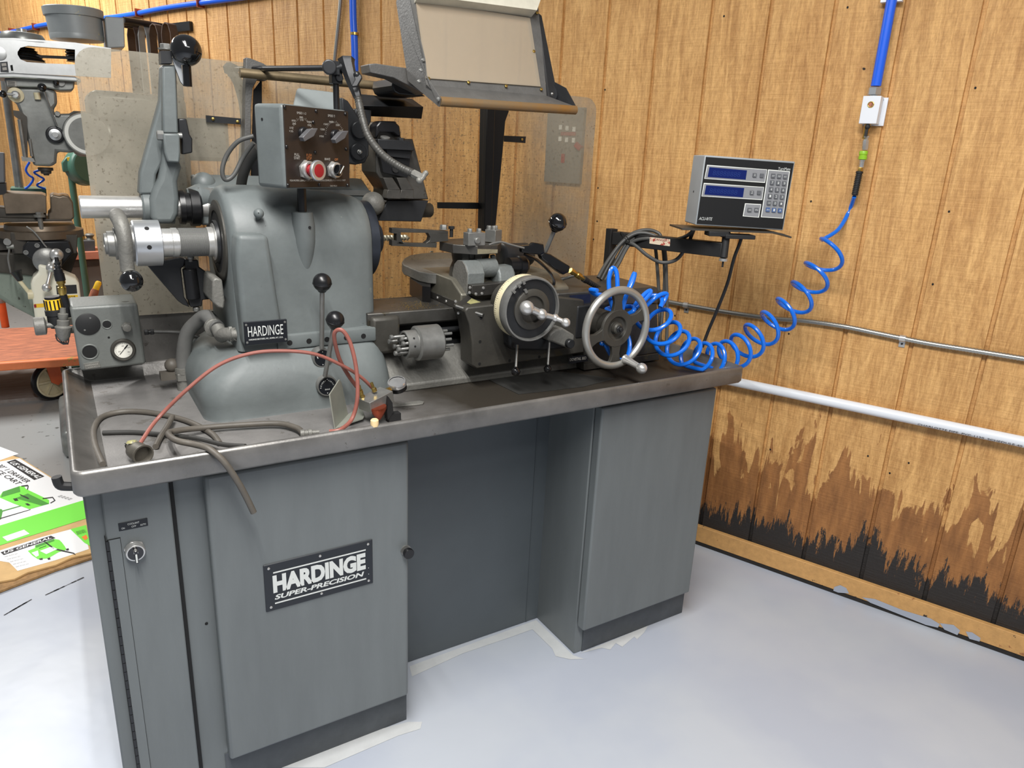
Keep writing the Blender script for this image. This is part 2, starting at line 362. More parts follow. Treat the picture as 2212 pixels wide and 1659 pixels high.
for a, bb in (((8, 1330), (60, 1300)), ((96, 1287), (176, 1250))):
    A = atz(*a, 0); B = atz(*bb, 0)
    k = 14
    for i in range(k):
        p = A.lerp(B, (i+rr.random()*0.5)/k); q = p+(B-A).normalized()*rr.uniform(0.006, 0.02); n_ = (B-A).normalized().cross(V((0, 0, 1)))*rr.uniform(0.001, 0.003)
        f.poly([V((c.x, c.y, 0.0015)) for c in (p-n_, q-n_, q+n_, p+n_)])
tag(obj('crack', f, kind='structure', org=None), None)
bpy.data.objects['crack'].name = 'trim_3'
# wall with its real grooves
m = mat('siding', s(205, 155, 92), 0.62)
nt, b = nodes(m); N = nt.nodes; L = nt.links
tc = N.new('ShaderNodeTexCoord')
def noise(scale, stretch, detail=8, rough=0.6, dist=0.0):
    mp = N.new('ShaderNodeMapping'); mp.inputs['Scale'].default_value = stretch; L.new(tc.outputs['Object'], mp.inputs['Vector'])
    n = N.new('ShaderNodeTexNoise'); n.inputs['Scale'].default_value = scale; n.inputs['Detail'].default_value = detail; n.inputs['Roughness'].default_value = rough; n.inputs['Distortion'].default_value = dist
    L.new(mp.outputs[0], n.inputs['Vector']); return n.outputs['Fac']
def ramp(fac, p0, c0, p1, c1):
    r = N.new('ShaderNodeValToRGB'); L.new(fac, r.inputs['Fac']); r.color_ramp.elements[0].position = p0; r.color_ramp.elements[1].position = p1
    r.color_ramp.elements[0].color = (*c0, 1); r.color_ramp.elements[1].color = (*c1, 1); return r.outputs['Color']
def mixc(fac, a, bq, mode='MIX'):
    mx = N.new('ShaderNodeMix'); mx.data_type = 'RGBA'; mx.blend_type = mode
    if isinstance(fac, float): mx.inputs['Factor'].default_value = fac
    else: L.new(fac, mx.inputs['Factor'])
    for i, c in (('A', a), ('B', bq)):
        if isinstance(c, tuple): mx.inputs[i].default_value = (*c, 1)
        else: L.new(c, mx.inputs[i])
    return mx.outputs['Result']
grain = ramp(noise(7, (5, 5, 0.5), 10, 0.75, 0.9), 0.38, s(172, 124, 70), 0.62, s(238, 190, 124))
base = mixc(0.4, grain, ramp(noise(3, (1.2, 1.2, 0.5), 4), 0.35, s(198, 148, 88), 0.65, s(220, 172, 108)))
saw = ramp(noise(11, (0.35, 0.35, 12), 6, 0.75), 0.36, (0.84, 0.82, 0.78), 0.56, (1, 1, 1))
base = mixc(0.55, base, saw, 'MULTIPLY')
fine = ramp(noise(42, (2.6, 2.6, 0.7), 5, 0.75), 0.38, (0.68, 0.63, 0.56), 0.56, (1, 1, 1))
base = mixc(0.6, base, fine, 'MULTIPLY')
sx = N.new('ShaderNodeSeparateXYZ'); L.new(tc.outputs['Object'], sx.inputs[0])
def below(zlim, soft, nz, amp):   # mask: 1 below zlim with an irregular edge
    ma = N.new('ShaderNodeMath'); ma.operation = 'MULTIPLY_ADD'; L.new(nz, ma.inputs[0]); ma.inputs[1].default_value = -amp; L.new(sx.outputs[2], ma.inputs[2])
    mr = N.new('ShaderNodeMapRange'); L.new(ma.outputs[0], mr.inputs['Value']); mr.inputs['From Min'].default_value = zlim; mr.inputs['From Max'].default_value = zlim+soft
    mr.inputs['To Min'].default_value = 1; mr.inputs['To Max'].default_value = 0; return mr.outputs[0]
streak = noise(7, (2.2, 2.2, 0.42), 5, 0.55, 0.8)
wet = below(-0.08, 0.015, streak, 1.02)
base = mixc(wet, base, ramp(noise(12, (3, 3, 0.6), 6), 0.35, s(128, 84, 44), 0.65, s(164, 112, 62)))
halo = ramp(streak, 0.50, (0.92, 0.88, 0.82), 0.56, (1, 1, 1))
base = mixc(0.5, base, halo, 'MULTIPLY')
jag = noise(26, (1.6, 1.6, 0.22), 8, 0.8, 0.3)
jag2 = noise(3.0, (1.3, 1.3, 0.1), 3)
ad = N.new('ShaderNodeMath'); ad.operation = 'MULTIPLY_ADD'; L.new(jag, ad.inputs[0]); ad.inputs[1].default_value = 1.2; L.new(jag2, ad.inputs[2])
mold = below(-0.27, 0.012, ad.outputs[0], 0.42)
base = mixc(mold, base, s(38, 34, 32))
knot = ramp(noise(9, (1, 1, 1), 2), 0.235, s(30, 20, 12), 0.243, (1, 1, 1))
base = mixc(1.0, base, knot, 'MULTIPLY')
L.new(base, b.inputs['Base Color'])
bp = N.new('ShaderNodeBump'); bp.inputs['Strength'].default_value = 0.55; bp.inputs['Distance'].default_value = 0.004
hh = N.new('ShaderNodeMath'); hh.operation = 'ADD'; L.new(noise(60, (2, 2, 0.7), 4, 0.7), hh.inputs[0]); L.new(noise(16, (0.5, 0.5, 9), 5), hh.inputs[1])
L.new(hh.outputs[0], bp.inputs['Height']); L.new(bp.outputs[0], b.inputs['Normal'])
# in wall space: x along the wall, y = depth into the wall, z up
f = MB().m('siding'); H = 3.0; s0 = ws(2130.6, 0)[0]; sp = 0.2056
xs = []; k = -9; gw = 0.0058; gd = 0.011
lo_s, hi_s = -2.2, 10.5
prof = [(lo_s, 0)]
k = math.ceil((lo_s-s0)/sp)
while s0+k*sp < hi_s-0.05:
    c = s0+k*sp; prof += [(c-gw-0.0015, 0), (c-gw, gd), (c+gw, gd), (c+gw+0.0015, 0)]; k += 1
prof.append((hi_s, 0))
a = [f.bm.verts.new((x, y, 0)) for x, y in prof]; bt = [f.bm.verts.new((x, y, H)) for x, y in prof]
fs = [f.bm.faces.new((a[i], bt[i], bt[i+1], a[i+1])) for i in range(len(a)-1)]
a2 = [f.bm.verts.new((x, 0.02, z)) for z in (0, H) for x in (lo_s, hi_s)]
fs.append(f.bm.faces.new((a2[0], a2[1], a2[3], a2[2])))
f._f(fs)
f.m('void')   # nail heads and small knots
for px, py in ((1831, 16), (2107, 190), (2050, 457), (1752, 435), (2015, 614), (1564, 35), (1307, 194), (1292, 406), (1458, 682), (1664, 971), (1922, 1022), (1704, 721), (1290, 478), (1282, 517), (497, 108), (1875, 985), (1963, 1000)):
    sv, zv = ws(px, py); rr0 = 0.0032
    f.poly([(sv+rr0*math.cos(a*PI/4), -0.0005, zv+rr0*1.2*math.sin(a*PI/4)) for a in range(8)])
wall = obj('wall_back', f, kind='structure', org=(0, 0, 0), flat=True)
wang = math.atan2(UW.y, UW.x)
wall.location = WP; wall.rotation_euler = (0, 0, wang)
wall.scale = (1, -1, 1)
# (local +y of the wall faces into it)
# plank along the wall's foot
m = mat('plate_wood', s(196, 150, 92), 0.65, 0, 0.12, 9, 0.3, 60, stretch=(0.5, 5, 5), spots=[(s(52, 44, 38), 26, 0.66), (s(150, 100, 60), 12, 0.64)])
mat('plate_black', s(34, 30, 27), 0.7, 0, 0.3, 20)
mat('paint_smear', s(160, 166, 178), 0.4)
f = MB()
def wbox(s_a, s_b, z0, z1, o0, o1):
    ps = [wpt(x, z, o) for z in (z0, z1) for x, o in ((s_a, o1), (s_b, o1), (s_b, o0), (s_a, o0))]
    f.prism_q(ps)
f.m('plate_wood'); wbox(-2.2, 9, 0.018, 0.087, 0.0, 0.02)
f.m('plate_black'); wbox(-2.2, 9, 0.0, 0.019, 0.0, 0.016)
f.m('paint_smear')
for pts in ([(1802, 1268), (1815, 1264), (1828, 1270), (1834, 1282), (1810, 1280), (1800, 1276)], [(1862, 1290), (1890, 1294), (1950, 1318), (2010, 1336), (2030, 1348), (2026, 1356), (2000, 1350), (1940, 1326), (1880, 1302)], [(2030, 1346), (2060, 1350), (2074, 1362), (2068, 1372), (2040, 1360)], [(2086, 1364), (2100, 1366), (2118, 1378), (2116, 1386), (2094, 1380)]):
    f.poly([onw(x, y, 0.0212) for x, y in pts])
obj('baseboard_back', f, kind='structure', bev=0.002)
# ================================================================ THE LATHE: cabinet, pan, headstock
X = V((1, 0, 0)); Y = V((0, 1, 0)); Z = V((0, 0, 1))
def pr_slab(f, pix, Y0, Y1):      # outline seen at depth Y0, extruded back to Y1
    f.prism([at(x, y, Y0) for x, y in pix], (0, Y1-Y0, 0)); return f
lathe = empty('toolroom_lathe', (0.85, 1.75, 0), 'large blue-grey toolroom lathe with chip pan on twin cabinet pedestals, centre of the photo', 'lathe')
YD, YB, YR = 1.470, 1.508, 1.7185
# cabinet body
f = MB().m('cabinet_paint')
xl, xr, xa, xb = -0.018, 0.664, 1.2375, 1.708
f.box((xl, YB, 0.0), (xr, 2.07, 0.885)); obj('pedestal', f, lathe, bev=0.004)
f = MB().m('cabinet_paint'); f.box((xa, YB, 0.0), (xb, 2.07, 0.885)); obj('pedestal', f, lathe, bev=0.004)
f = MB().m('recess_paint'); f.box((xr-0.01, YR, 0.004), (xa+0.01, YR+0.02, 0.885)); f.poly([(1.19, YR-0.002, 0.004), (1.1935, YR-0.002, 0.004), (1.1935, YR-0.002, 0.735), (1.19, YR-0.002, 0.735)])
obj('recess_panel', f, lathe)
f = MB().m('kick'); f.box((xl+0.21, YB-0.0025, 0.001), (xr-0.002, YB+0.01, 0.105)); obj('kick_plate', f, lathe); f = MB().m('kick'); f.box((xa+0.03, YB-0.0025, 0.001), (xb-0.002, YB+0.01, 0.10)); obj('kick_plate', f, lathe)
# left narrow door with piano hinge, coolant switch and plate
f = MB().m('cabinet_paint')
YC = 1.494
pts = [at(205, 1075, YC), at(366, 1048, YC), at(434, 1640, YC), at(300, 1690, YC)]
x0, x1, z0, z1 = 0.012, 0.134, 0.085, 0.842
f.box((x0, YC, z0), (x1, YB-0.001, z1)); d = obj('coolant_door', f, lathe, bev=0.003)
f = MB().m('black_oxide'); hz0, hz1 = 0.135, 0.735
nk = 27
for i in range(nk): f.cyl((0.0125, YC-0.001, hz0+(hz1-hz0)*i/nk), (0.0125, YC-0.001, hz0+(hz1-hz0)*(i+0.93)/nk), 0.0034, 8)
f.m('cabinet_paint').box((0.014, YC-0.0015, hz0), (0.035, YC+0.001, hz1)); f.m('void').box((0.035, YC-0.0017, hz0), (0.0358, YC, hz1)).box((0.012, YC-0.0017, hz1), (0.0358, YC, hz1+0.0012)).box((0.0085, YC-0.0015, hz0-0.02), (0.0098, YB+0.002, hz1+0.005))
obj('piano_hinge', f, d)
f = MB().m('void').box((0.1345, YC+0.002, 0.09), (0.1415, YB-0.0005, 0.842)); obj('door_gap', f, lathe)
# coolant plate
f = MB().m('badge_dark'); P0 = V((0, YC-0.001, 0)); nY = V((0, 1, 0))
a = onp(255, 1131, P0, nY); bq = onp(318, 1118, P0, nY); c = onp(318, 1135, P0, nY); dd = onp(257, 1148, P0, nY)
cx = (a+bq)/2
f.box((a.x, YC-0.0015, dd.z), (bq.x, YC, a.z)); cp = obj('coolant_plate', f, d, bev=0.0008)
f = MB().m('letter'); hw = bq.x-a.x; hh_ = a.z-dd.z
f.text('COOLANT', (a.x+hw*0.31, YC-0.0018, dd.z+hh_*0.58), X, Z, hw*0.40, hh_*0.24); f.text('ON', (a.x+hw*0.09, YC-0.0018, dd.z+hh_*0.2), X, Z, hw*0.11, hh_*0.22)
f.text('OFF', (a.x+hw*0.43, YC-0.0018, dd.z+hh_*0.2), X, Z, hw*0.16, hh_*0.22); f.text('AUTO', (a.x+hw*0.73, YC-0.0018, dd.z+hh_*0.2), X, Z, hw*0.2, hh_*0.22)
obj('lettering', f, d)
cs = onp(291, 1186, P0, nY)
f = MB().m('steel').hexb(cs, -Y, 0.0205, 0.006).rev(cs, -Y, [(0, 0.0185), (0.016, 0.0185), (0.019, 0.0172), (0.019, 0.0150)], 32)
f.m('gloss_black').rev(cs, -Y, [(0.0145, 0.0150), (0.020, 0.0145)], 32); f.obox(cs-Y*0.026+Z*-0.002, X, Y, Z, 0.0065, 0.016, 0.027)
f.m('letter').obox(cs-Y*0.0343+Z*-0.004, X, Y, Z, 0.0032, 0.0008, 0.019)
f.m('steel').cyl(cs-Y*0.02+Z*0.008, cs-Y*0.033+Z*0.008, 0.0042, 12)
obj('coolant_switch', f, d, bev=0.0004)
# big doors
f = MB().m('cabinet_paint'); f.box((0.198, YD, 0.1125), (0.653, YB-0.004, 0.846)); d1 = obj('cabinet_door', f, lathe, bev=0.008, seg=3)
d1['label'] = 'door with the big nameplate'
f = MB().m('cabinet_paint'); f.box((1.237, YD, 0.1085), (1.690, YB-0.004, 0.842)); d2 = obj('cabinet_door', f, lathe, bev=0.006, seg=3)
f = MB().m('black'); k = at(876, 1188, YD); f.rev(k, -Y, [(0, 0.006), (0.012, 0.006), (0.013, 0.013), (0.022, 0.0135), (0.024, 0.0125)], 28); f.m('dull_steel').rev(k, -Y, [(0.0, 0.0135), (0.003, 0.0135)], 28); obj('door_knob', f, d1)
# big badge
a = at(567, 1223, YD); bq = at(804, 1162, YD); dd = at(575, 1322, YD); c = at(805, 1258, YD)
x0, x1 = (a.x+dd.x)/2, (bq.x+c.x)/2; z1 = (a.z+bq.z)/2; z0 = (dd.z+c.z)/2; wd = x1-x0; hd = z1-z0
f = MB().m('badge'); f.box((x0, YD-0.003, z0), (x1, YD, z1)); f.bevel_sel(0.0015, 1); bp_ = obj('nameplate', f, d1)
f = MB().m('letter'); yy = YD-0.0034
f.text('HARDINGE', (x0+wd*0.072, yy, z0+hd*0.37), X, Z, wd*0.855, hd*0.38, off=0.055)
f.text('SUPER-PRECISION', (x0+wd*0.08, yy, z0+hd*0.225), X, Z, wd*0.83, hd*0.105, off=0.035, shear=0.2)
for zz in (0.79, 0.135): f.box((x0+wd*0.08, yy-0.0003, z0+hd*zz), (x0+wd*0.93, yy, z0+hd*(zz+0.028)))
f.rev((x1-wd*0.045, yy, z0+hd*0.38), -Y, [(0, 0.0009), (0.0003, 0.0009)], 10); f.rev((x1-wd*0.045, yy, z0+hd*0.24), -Y, [(0, 0.0009), (0.0003, 0.0009)], 10)
obj('lettering', f, d1)
for u in (0.045, 0.5, 0.955):
    for v_ in (0.085, 0.915): f = MB().m('steel'); f.rev((x0+wd*u, YD-0.003, z0+hd*v_), -Y, [(0, 0.0032), (0.001, 0.003), (0.0022, 0.0012), (0.0023, 0.0)], 12); obj('rivet', f, d1)
# small things on the cabinet
f = MB().m('matte_black'); p = at(140, 1020, 1.50); f.tube([V((-0.005, 1.50, 0.885-0.03)), V((-0.04, 1.50, 0.862)), V((-0.052, 1.50, 0.868)), V((-0.055, 1.50, 0.885))], 0.009, 10, 4); f.m('dull_steel').box((-0.02, 1.48, 0.85), (0.0, 1.52, 0.875)); obj('drain_handle', f, lathe)
f = MB().m('black_oxide'); f.box((xl, YB-0.02, 0.846), (0.09, YB, 0.87)); f.m('dull_steel').tube([(0.03, YB-0.022, 0.85), (0.055, YB-0.024, 0.842), (0.10, YB-0.024, 0.846)], 0.0015, 6); obj('latch_plate', f, lathe)
f = MB().m('void'); q = at(446, 1347, YB-0.0006); f.rev(q, -Y, [(0, 0.0035), (0.0004, 0.0035)], 12); obj('screw_hole', f, lathe)
# ---------------------------------------------------------------- chip pan
PX0, PX1, PY0, PY1, ZR, ZF, ZU = -0.031, 1.735, 1.410, 2.135, 0.9225, 0.886, 0.872
def rrect(x0, x1, y0, y1, r, z, k=5):
    out = []
    for cx, cy, a0 in ((x1-r, y1-r, 0), (x0+r, y1-r, PI/2), (x0+r, y0+r, PI), (x1-r, y0+r, 1.5*PI)):
        for i in range(k+1):
            a = a0+PI/2*i/k; out.append(V((cx+r*math.cos(a), cy+r*math.sin(a), z)))
    return out
f = MB().m('pan'); R = []
for ins, z, r in ((0.02, ZU-0.004, 0.012), (0.004, ZU, 0.018), (0.0, ZU+0.006, 0.02), (0.0, ZR-0.007, 0.02), (0.0022, ZR-0.002, 0.018), (0.007, ZR, 0.014), (0.0115, ZR-0.0025, 0.012), (0.014, ZR-0.008, 0.010)):
    R.append(rrect(PX0+ins, PX1-ins, PY0+ins, PY1-ins, r, z))
R.append([V((c.x, c.y, ZF+0.003)) for c in rrect(PX0+0.052, PX1-0.052, PY0+0.028, PY1-0.02, 0.012, 0)])
R.append([V((c.x, c.y, ZF)) for c in rrect(PX0+0.062, PX1-0.062, PY0+0.040, PY1-0.024, 0.012, 0)])
f.rings(R, True, False); pan = obj('chip_pan', f, lathe, ang=60)
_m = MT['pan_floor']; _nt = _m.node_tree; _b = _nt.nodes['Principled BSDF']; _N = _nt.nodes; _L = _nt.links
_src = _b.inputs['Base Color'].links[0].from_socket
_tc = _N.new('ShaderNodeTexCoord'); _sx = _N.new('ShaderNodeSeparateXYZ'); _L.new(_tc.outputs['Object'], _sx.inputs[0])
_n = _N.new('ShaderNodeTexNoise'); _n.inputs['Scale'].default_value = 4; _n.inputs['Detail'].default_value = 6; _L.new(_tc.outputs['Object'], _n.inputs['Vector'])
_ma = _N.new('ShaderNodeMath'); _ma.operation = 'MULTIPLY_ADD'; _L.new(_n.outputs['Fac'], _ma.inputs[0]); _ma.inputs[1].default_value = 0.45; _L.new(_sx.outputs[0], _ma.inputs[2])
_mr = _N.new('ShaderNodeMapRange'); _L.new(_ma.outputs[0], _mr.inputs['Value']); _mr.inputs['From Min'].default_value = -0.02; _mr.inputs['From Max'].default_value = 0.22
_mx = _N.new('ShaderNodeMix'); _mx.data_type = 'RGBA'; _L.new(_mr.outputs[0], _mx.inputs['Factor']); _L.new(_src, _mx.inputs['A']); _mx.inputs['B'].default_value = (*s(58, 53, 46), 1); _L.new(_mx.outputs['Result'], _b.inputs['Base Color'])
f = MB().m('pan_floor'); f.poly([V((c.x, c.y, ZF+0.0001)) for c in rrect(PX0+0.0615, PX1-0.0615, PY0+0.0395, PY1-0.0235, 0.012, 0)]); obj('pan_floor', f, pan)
f = MB().m('pan'); f.prism([V((0.165, 2.128, 0.90)), V((1.70, 2.128, 0.90)), V((1.70, 2.128, 1.052)), V((0.07, 2.128, 1.052)), V((0.07, 2.128, 0.965))], (0, 0.012, 0)); obj('rear_splash_panel', f, lathe, bev=0.003)
# big rear tank tube behind the pan (the grey drum seen beside the valve box)
# ---------------------------------------------------------------- headstock
AX = V((0, 1.87, 1.272))
def hs_section(x, r, yf, yb, zb, rt=0):
    pts = []
    n = 16
    pts.append(V((x, yb, zb))); pts.append(V((x, yb, (zb+1.272)/2)))
    for i in range(n+1):
        a = PI*1.02*i/n; pts.append(V((x, AX.y+r*math.cos(a)*(1.0 if math.cos(a) < 0 else (yb-AX.y)/r), AX.z+r*math.sin(a))))
    for t in (0.15, 0.35, 0.6, 0.85, 1.0):
        y0 = AX.y-r; pts.append(V((x, y0+(yf-y0)*(t**1.5), AX.z-(AX.z-zb)*t)))
    return pts
f = MB().m('paint')
secs = [(0.333, 0.118, 1.735, 2.03, 1.032), (0.338, 0.128, 1.728, 2.04, 1.032), (0.352, 0.134, 1.722, 2.045, 1.032), (0.42, 0.134, 1.722, 2.05, 1.032), (0.50, 0.131, 1.724, 2.05, 1.032), (0.58, 0.124, 1.728, 2.05, 1.032), (0.63, 0.118, 1.736, 2.045, 1.032), (0.665, 0.111, 1.745, 2.04, 1.032), (0.680, 0.104, 1.757, 2.03, 1.032), (0.684, 0.098, 1.765, 2.02, 1.032)]
f.rings([hs_section(*q) for q in secs]); hs = obj('headstock', f, lathe, ang=50)
# front boss, sits proud of the shell
f = MB().m('paint'); yb_ = 1.692
o_ = [at(x, y, yb_) for x, y in ((512, 506), (580, 508), (588, 560), (600, 640), (617, 742), (527, 745), (517, 640), (510, 560))]
o_[4].z = o_[5].z = min(o_[4].z, o_[5].z)
f.prism(o_, (0, 0.12, 0)); f.bevel_sel(0.012, 3); obj('headstock_boss', f, lathe)
# skirt band with its row of holes
f = MB().m('paint'); f.box((0.42, 1.716, 1.030), (0.670, 1.90, 1.066)); f.bevel_sel(0.004, 2); f.m('void')
for px in (625, 667, 706, 748, 785):
    q = at(px, 725-(px-625)*0.055, 1.7155); f.rev((q.x, 1.7156, 1.046), -Y, [(0, 0.0065), (0.0004, 0.0065)], 16)
obj('headstock_skirt', f, lathe)
# bore at the rear end
f = MB().m('darkcast'); c0 = AX+X*0.3325; f.rev(c0, -X, [(0, 0.098), (0.004, 0.098), (0.006, 0.094), (0.006, 0.074)], 48, cap=False); f.m('void').rev(c0, -X, [(0.004, 0.076), (0.0045, 0.001)], 48, cap=False)
f.m('black_oxide').rev(c0, -X, [(0.005, 0.052), (0.012, 0.05), (0.013, 0.036)], 40, cap=False)
obj('rear_bearing_cap', f, lathe)
f = MB().m('blue_black'); c1 = AX+X*0.684; f.rev(c1, X, [(0, 0.099), (0.022, 0.099), (0.026, 0.094), (0.027, 0.046), (0.052, 0.042), (0.056, 0.038), (0.056, 0.02), (0.05, 0.019)], 48); obj('spindle_nose', f, lathe)
f = MB().m('brass'); q = c1+X*0.054
R = []
for i in range(49):
    t = i/48; a = t*PI*4.4; rr_ = 0.0085
    R.append([q+X*(t*0.085)+Y*(rr_*math.cos(a+b2)*(1.0 if k2 % 2 == 0 else 0.62))+Z*(rr_*math.sin(a+b2)*(1.0 if k2 % 2 == 0 else 0.62)) for k2, b2 in enumerate([j*PI/4 for j in range(8)])])
R.append([q+X*0.095 for _ in range(8)])
mat('drill', s(186, 180, 160), 0.3, 0.7)
f2 = MB().m('drill'); f2.rings(R[:-1]+[[q+X*0.094+Y*0.0005*math.cos(j*PI/4)+Z*0.0005*math.sin(j*PI/4) for j in range(8)]])
dr = obj('twist_drill', f2, None, label='short bright twist drill held in the dark spindle nose', cat='drill bit')
f.bm.free()
# rear spindle: tube, threads, aluminium collar
f = MB().m('steel'); f.rev(AX+X*0.325, -X, [(0, 0.044), (0.006, 0.044), (0.008, 0.035), (0.02, 0.035)], 40)
f.cyl(AX+X*0.32, AX+X*0.23, 0.030, 32); f.rev(AX+X*0.24, -X, [(0, 0.034), (0.012, 0.034), (0.013, 0.0325), (0.05, 0.0325), (0.10, 0.0325)], 40); sp_ = obj('spindle_tube', f, lathe)
f = MB().m('thread'); pf = []
n_ = 34
for i in range(n_): pf += [(i/n_*0.068, 0.0335), ((i+0.5)/n_*0.068, 0.0322)]
f.rev(AX+X*0.31, -X, pf, 40); obj('spindle_thread', f, lathe, ang=80)
f = MB().m('alu'); xc = 0.205; f.rev(AX+X*xc, -X, [(0, 0.046), (0.002, 0.052), (0.055, 0.052), (0.058, 0.049), (0.058, 0.035)], 48)
f.m('void')
for a in (0.25*PI, -0.02*PI):
    e = -Y*math.cos(a)+Z*math.sin(a); f.rev(AX+X*(xc-0.03)+e*0.0518, e, [(0, 0.005), (0.0006, 0.005)], 14)
f.m('dull_steel').rev(AX+X*(xc-0.058), -X, [(0, 0.041), (0.030, 0.041), (0.031, 0.036)], 40)
obj('closer_collar', f, lathe)
f = MB().m('dull_steel'); f.rev(AX+X*0.122, -X, [(0, 0.036), (0.012, 0.036), (0.013, 0.029), (0.026, 0.028), (0.027, 0.024), (0.032, 0.023), (0.033, 0.012), (0.02, 0.011)], 40); obj('closer_end', f, lathe)
# collet closer yoke / handle in front of the tube
f = MB().m('cast'); Yh = 1.80
hp = [at(253, 466, 1.845), at(262, 485, 1.815), at(270, 520, 1.80), at(273, 555, 1.80), at(276, 585, 1.80)]
f.tube(hp, 0.014, 16, 6, rad=lambda t: 0.0165-0.002*t); f.ball(hp[0], 0.0165, 16)
q = hp[-1]; dn = (at(287, 606, 1.765)-q).normalized()
f.rev(q-dn*0.008, dn, [(0, 0.013), (0.012, 0.011), (0.02, 0.013), (0.034, 0.019)], 20)
h_ = obj('closer_handle', f, lathe)
f = MB().m('gloss_black'); f.ball(at(284, 607, 1.765), 0.0235, 28); obj('ball_knob', f, h_)
f = MB().m('gloss_black'); p = at(559, 461, 1.738); 
f2 = MB().m('paint'); f2.ball(p, 0.0115, 20); f2.cyl(p, p+V((0.002, 0.03, -0.02)), 0.006, 12); f2.m('void').rev(p+V((-0.003, -0.011, 0.002)), V((-0.25, -1, 0.15)), [(0, 0.0012), (0.0006, 0.0012)], 8); obj('oil_cap', f2, lathe); f.bm.free()
# small nameplate on the boss
yq = yb_-0.0015; a = at(526, 697, yq); bq = at(618, 688, yq); dd = at(531, 747, yq)
x0, x1, z1, z0 = a.x, bq.x+0.001, (a.z+bq.z)/2, dd.z+0.001; wd = x1-x0; hd = z1-z0
f = MB().m('badge_dark'); f.box((x0, yq-0.002, z0), (x1, yb_+0.002, z1)); f.bevel_sel(0.001, 1); npl = obj('headstock_nameplate', f, lathe)
f = MB().m('letter'); yy = yq-0.0023; f.text('HARDINGE', (x0+wd*0.08, yy, z0+hd*0.36), X, Z, wd*0.82, hd*0.44, off=0.0); f.text('HARDINGE BROTHERS, INC., ELMIRA, N.Y., U.S.A.', (x0+wd*0.09, yy, z0+hd*0.19), X, Z, wd*0.8, hd*0.08, off=0.01); obj('lettering', f, npl)
for u in (0.05, 0.95):
    for v_ in (0.12, 0.88): f = MB().m('dull_steel'); f.rev((x0+wd*u, yq-0.002, z0+hd*v_), -Y, [(0, 0.0028), (0.001, 0.0026), (0.0015, 0)], 10); obj('rivet', f, npl)
# headstock base: a flared casting standing in the pan
def base_sec(z, x0, x1, y0, y1, r, tilt=0):
    c = rrect(x0, x1, y0, y1, r, z, 6); return c
f = MB().m('paint')
zb = [(ZF, 0.240, 0.712, 1.662, 2.09, 0.05), (ZF+0.006, 0.242, 0.709, 1.664, 2.09, 0.05), (0.92, 0.238, 0.704, 1.664, 2.09, 0.055), (0.945, 0.238, 0.702, 1.667, 2.085, 0.06), (0.97, 0.246, 0.700, 1.674, 2.08, 0.065), (0.99, 0.262, 0.698, 1.684, 2.075, 0.07), (1.005, 0.281, 0.696, 1.695, 2.07, 0.07), (1.018, 0.302, 0.694, 1.708, 2.06, 0.06), (1.028, 0.322, 0.692, 1.72, 2.05, 0.05), (1.04, 0.345, 0.688, 1.74, 2.04, 0.04)]
f.rings([base_sec(*q) for q in zb]); obj('headstock_base', f, lathe, ang=50)
f = MB().m('darkcast'); f.box((0.66, 1.72, 0.99), (0.74, 1.95, 1.09)); obj('gearbox_side', f, lathe, bev=0.01)
# dial plates and levers on the base
def dial(name, px, py, yy, r, txts):
    f = MB().m('dull_steel'); c = at(px, py, yy); f.rev(c, -Y, [(-0.02, r), (0.006, r), (0.009, r*0.95), (0.009, r*0.86)], 40, cap=False); f.m('badge_dark').rev(c, -Y, [(0.0075, r*0.87), (0.0078, r*0.001)], 40, cap=False)
    o = obj(name, f, lathe); f = MB().m('letter')
    for (t, ux_, uz_, w_, h_, ang) in txts:
        e = X*math.cos(ang)+Z*math.sin(ang); g = -X*math.sin(ang)+Z*math.cos(ang)
        f.text(t, c-Y*0.0082+X*ux_+Z*uz_, e, g, w_, h_)
    for u, v_ in ((0, r*0.68), (0, -r*0.70)): f.rev(c-Y*0.0078+X*u+Z*v_, -Y, [(0, 0.0012), (0.0005, 0.0012)], 8)
    obj('lettering', f, o); return c
c = dial('gear_dial', 695, 772, 1.690, 0.0235, [('1', -0.0125, 0.0, 0.002, 0.006, 0.4), ('2', -0.002, 0.0035, 0.004, 0.006, 0)])
RV = [('R', -0.0150, -0.004, 0.0028, 0.0032, 1.5), ('E', -0.0146, 0.0005, 0.0026, 0.0032, 1.2), ('V', -0.0132, 0.0045, 0.0028, 0.0032, 1.0), ('E', -0.0112, 0.0078, 0.0024, 0.0032, 0.8), ('R', -0.0085, 0.0104, 0.0026, 0.0032, 0.6), ('S', -0.0054, 0.0122, 0.0022, 0.0032, 0.35),
      ('F', 0.0022, 0.0125, 0.002, 0.0032, -0.25), ('O', 0.0050, 0.0112, 0.0026, 0.0032, -0.45), ('R', 0.0080, 0.0092, 0.0026, 0.0032, -0.65), ('W', 0.0105, 0.0062, 0.003, 0.0032, -0.85), ('D', 0.0128, 0.0026, 0.0026, 0.0032, -1.1), ('BRAKE', -0.006, -0.010, 0.012, 0.0035, 0)]
c2 = dial('direction_dial', 705, 832, 1.664, 0.0255, RV)
def lever(name, a, bq, r, ballr, mname='black'):
    f = MB().m('dull_steel'); f.cyl(a, bq, r, 14); o = obj(name, f, lathe)
    d = (bq-a).normalized(); f = MB().m(mname); f.ball(bq, ballr, 28); f.ring(bq-d*ballr*0.12, d, ballr*0.99, ballr*0.05, 32, 8); f.rev(bq-d*ballr*1.05, d, [(0, ballr*0.42), (ballr*0.3, ballr*0.6)], 20); obj('ball_knob', f, o); return o
lever('gear_lever', at(695, 752, 1.676), at(696, 610, 1.64), 0.0056, 0.0215)
lever('direction_lever', at(702, 812, 1.648), at(724, 691, 1.60), 0.0056, 0.021)
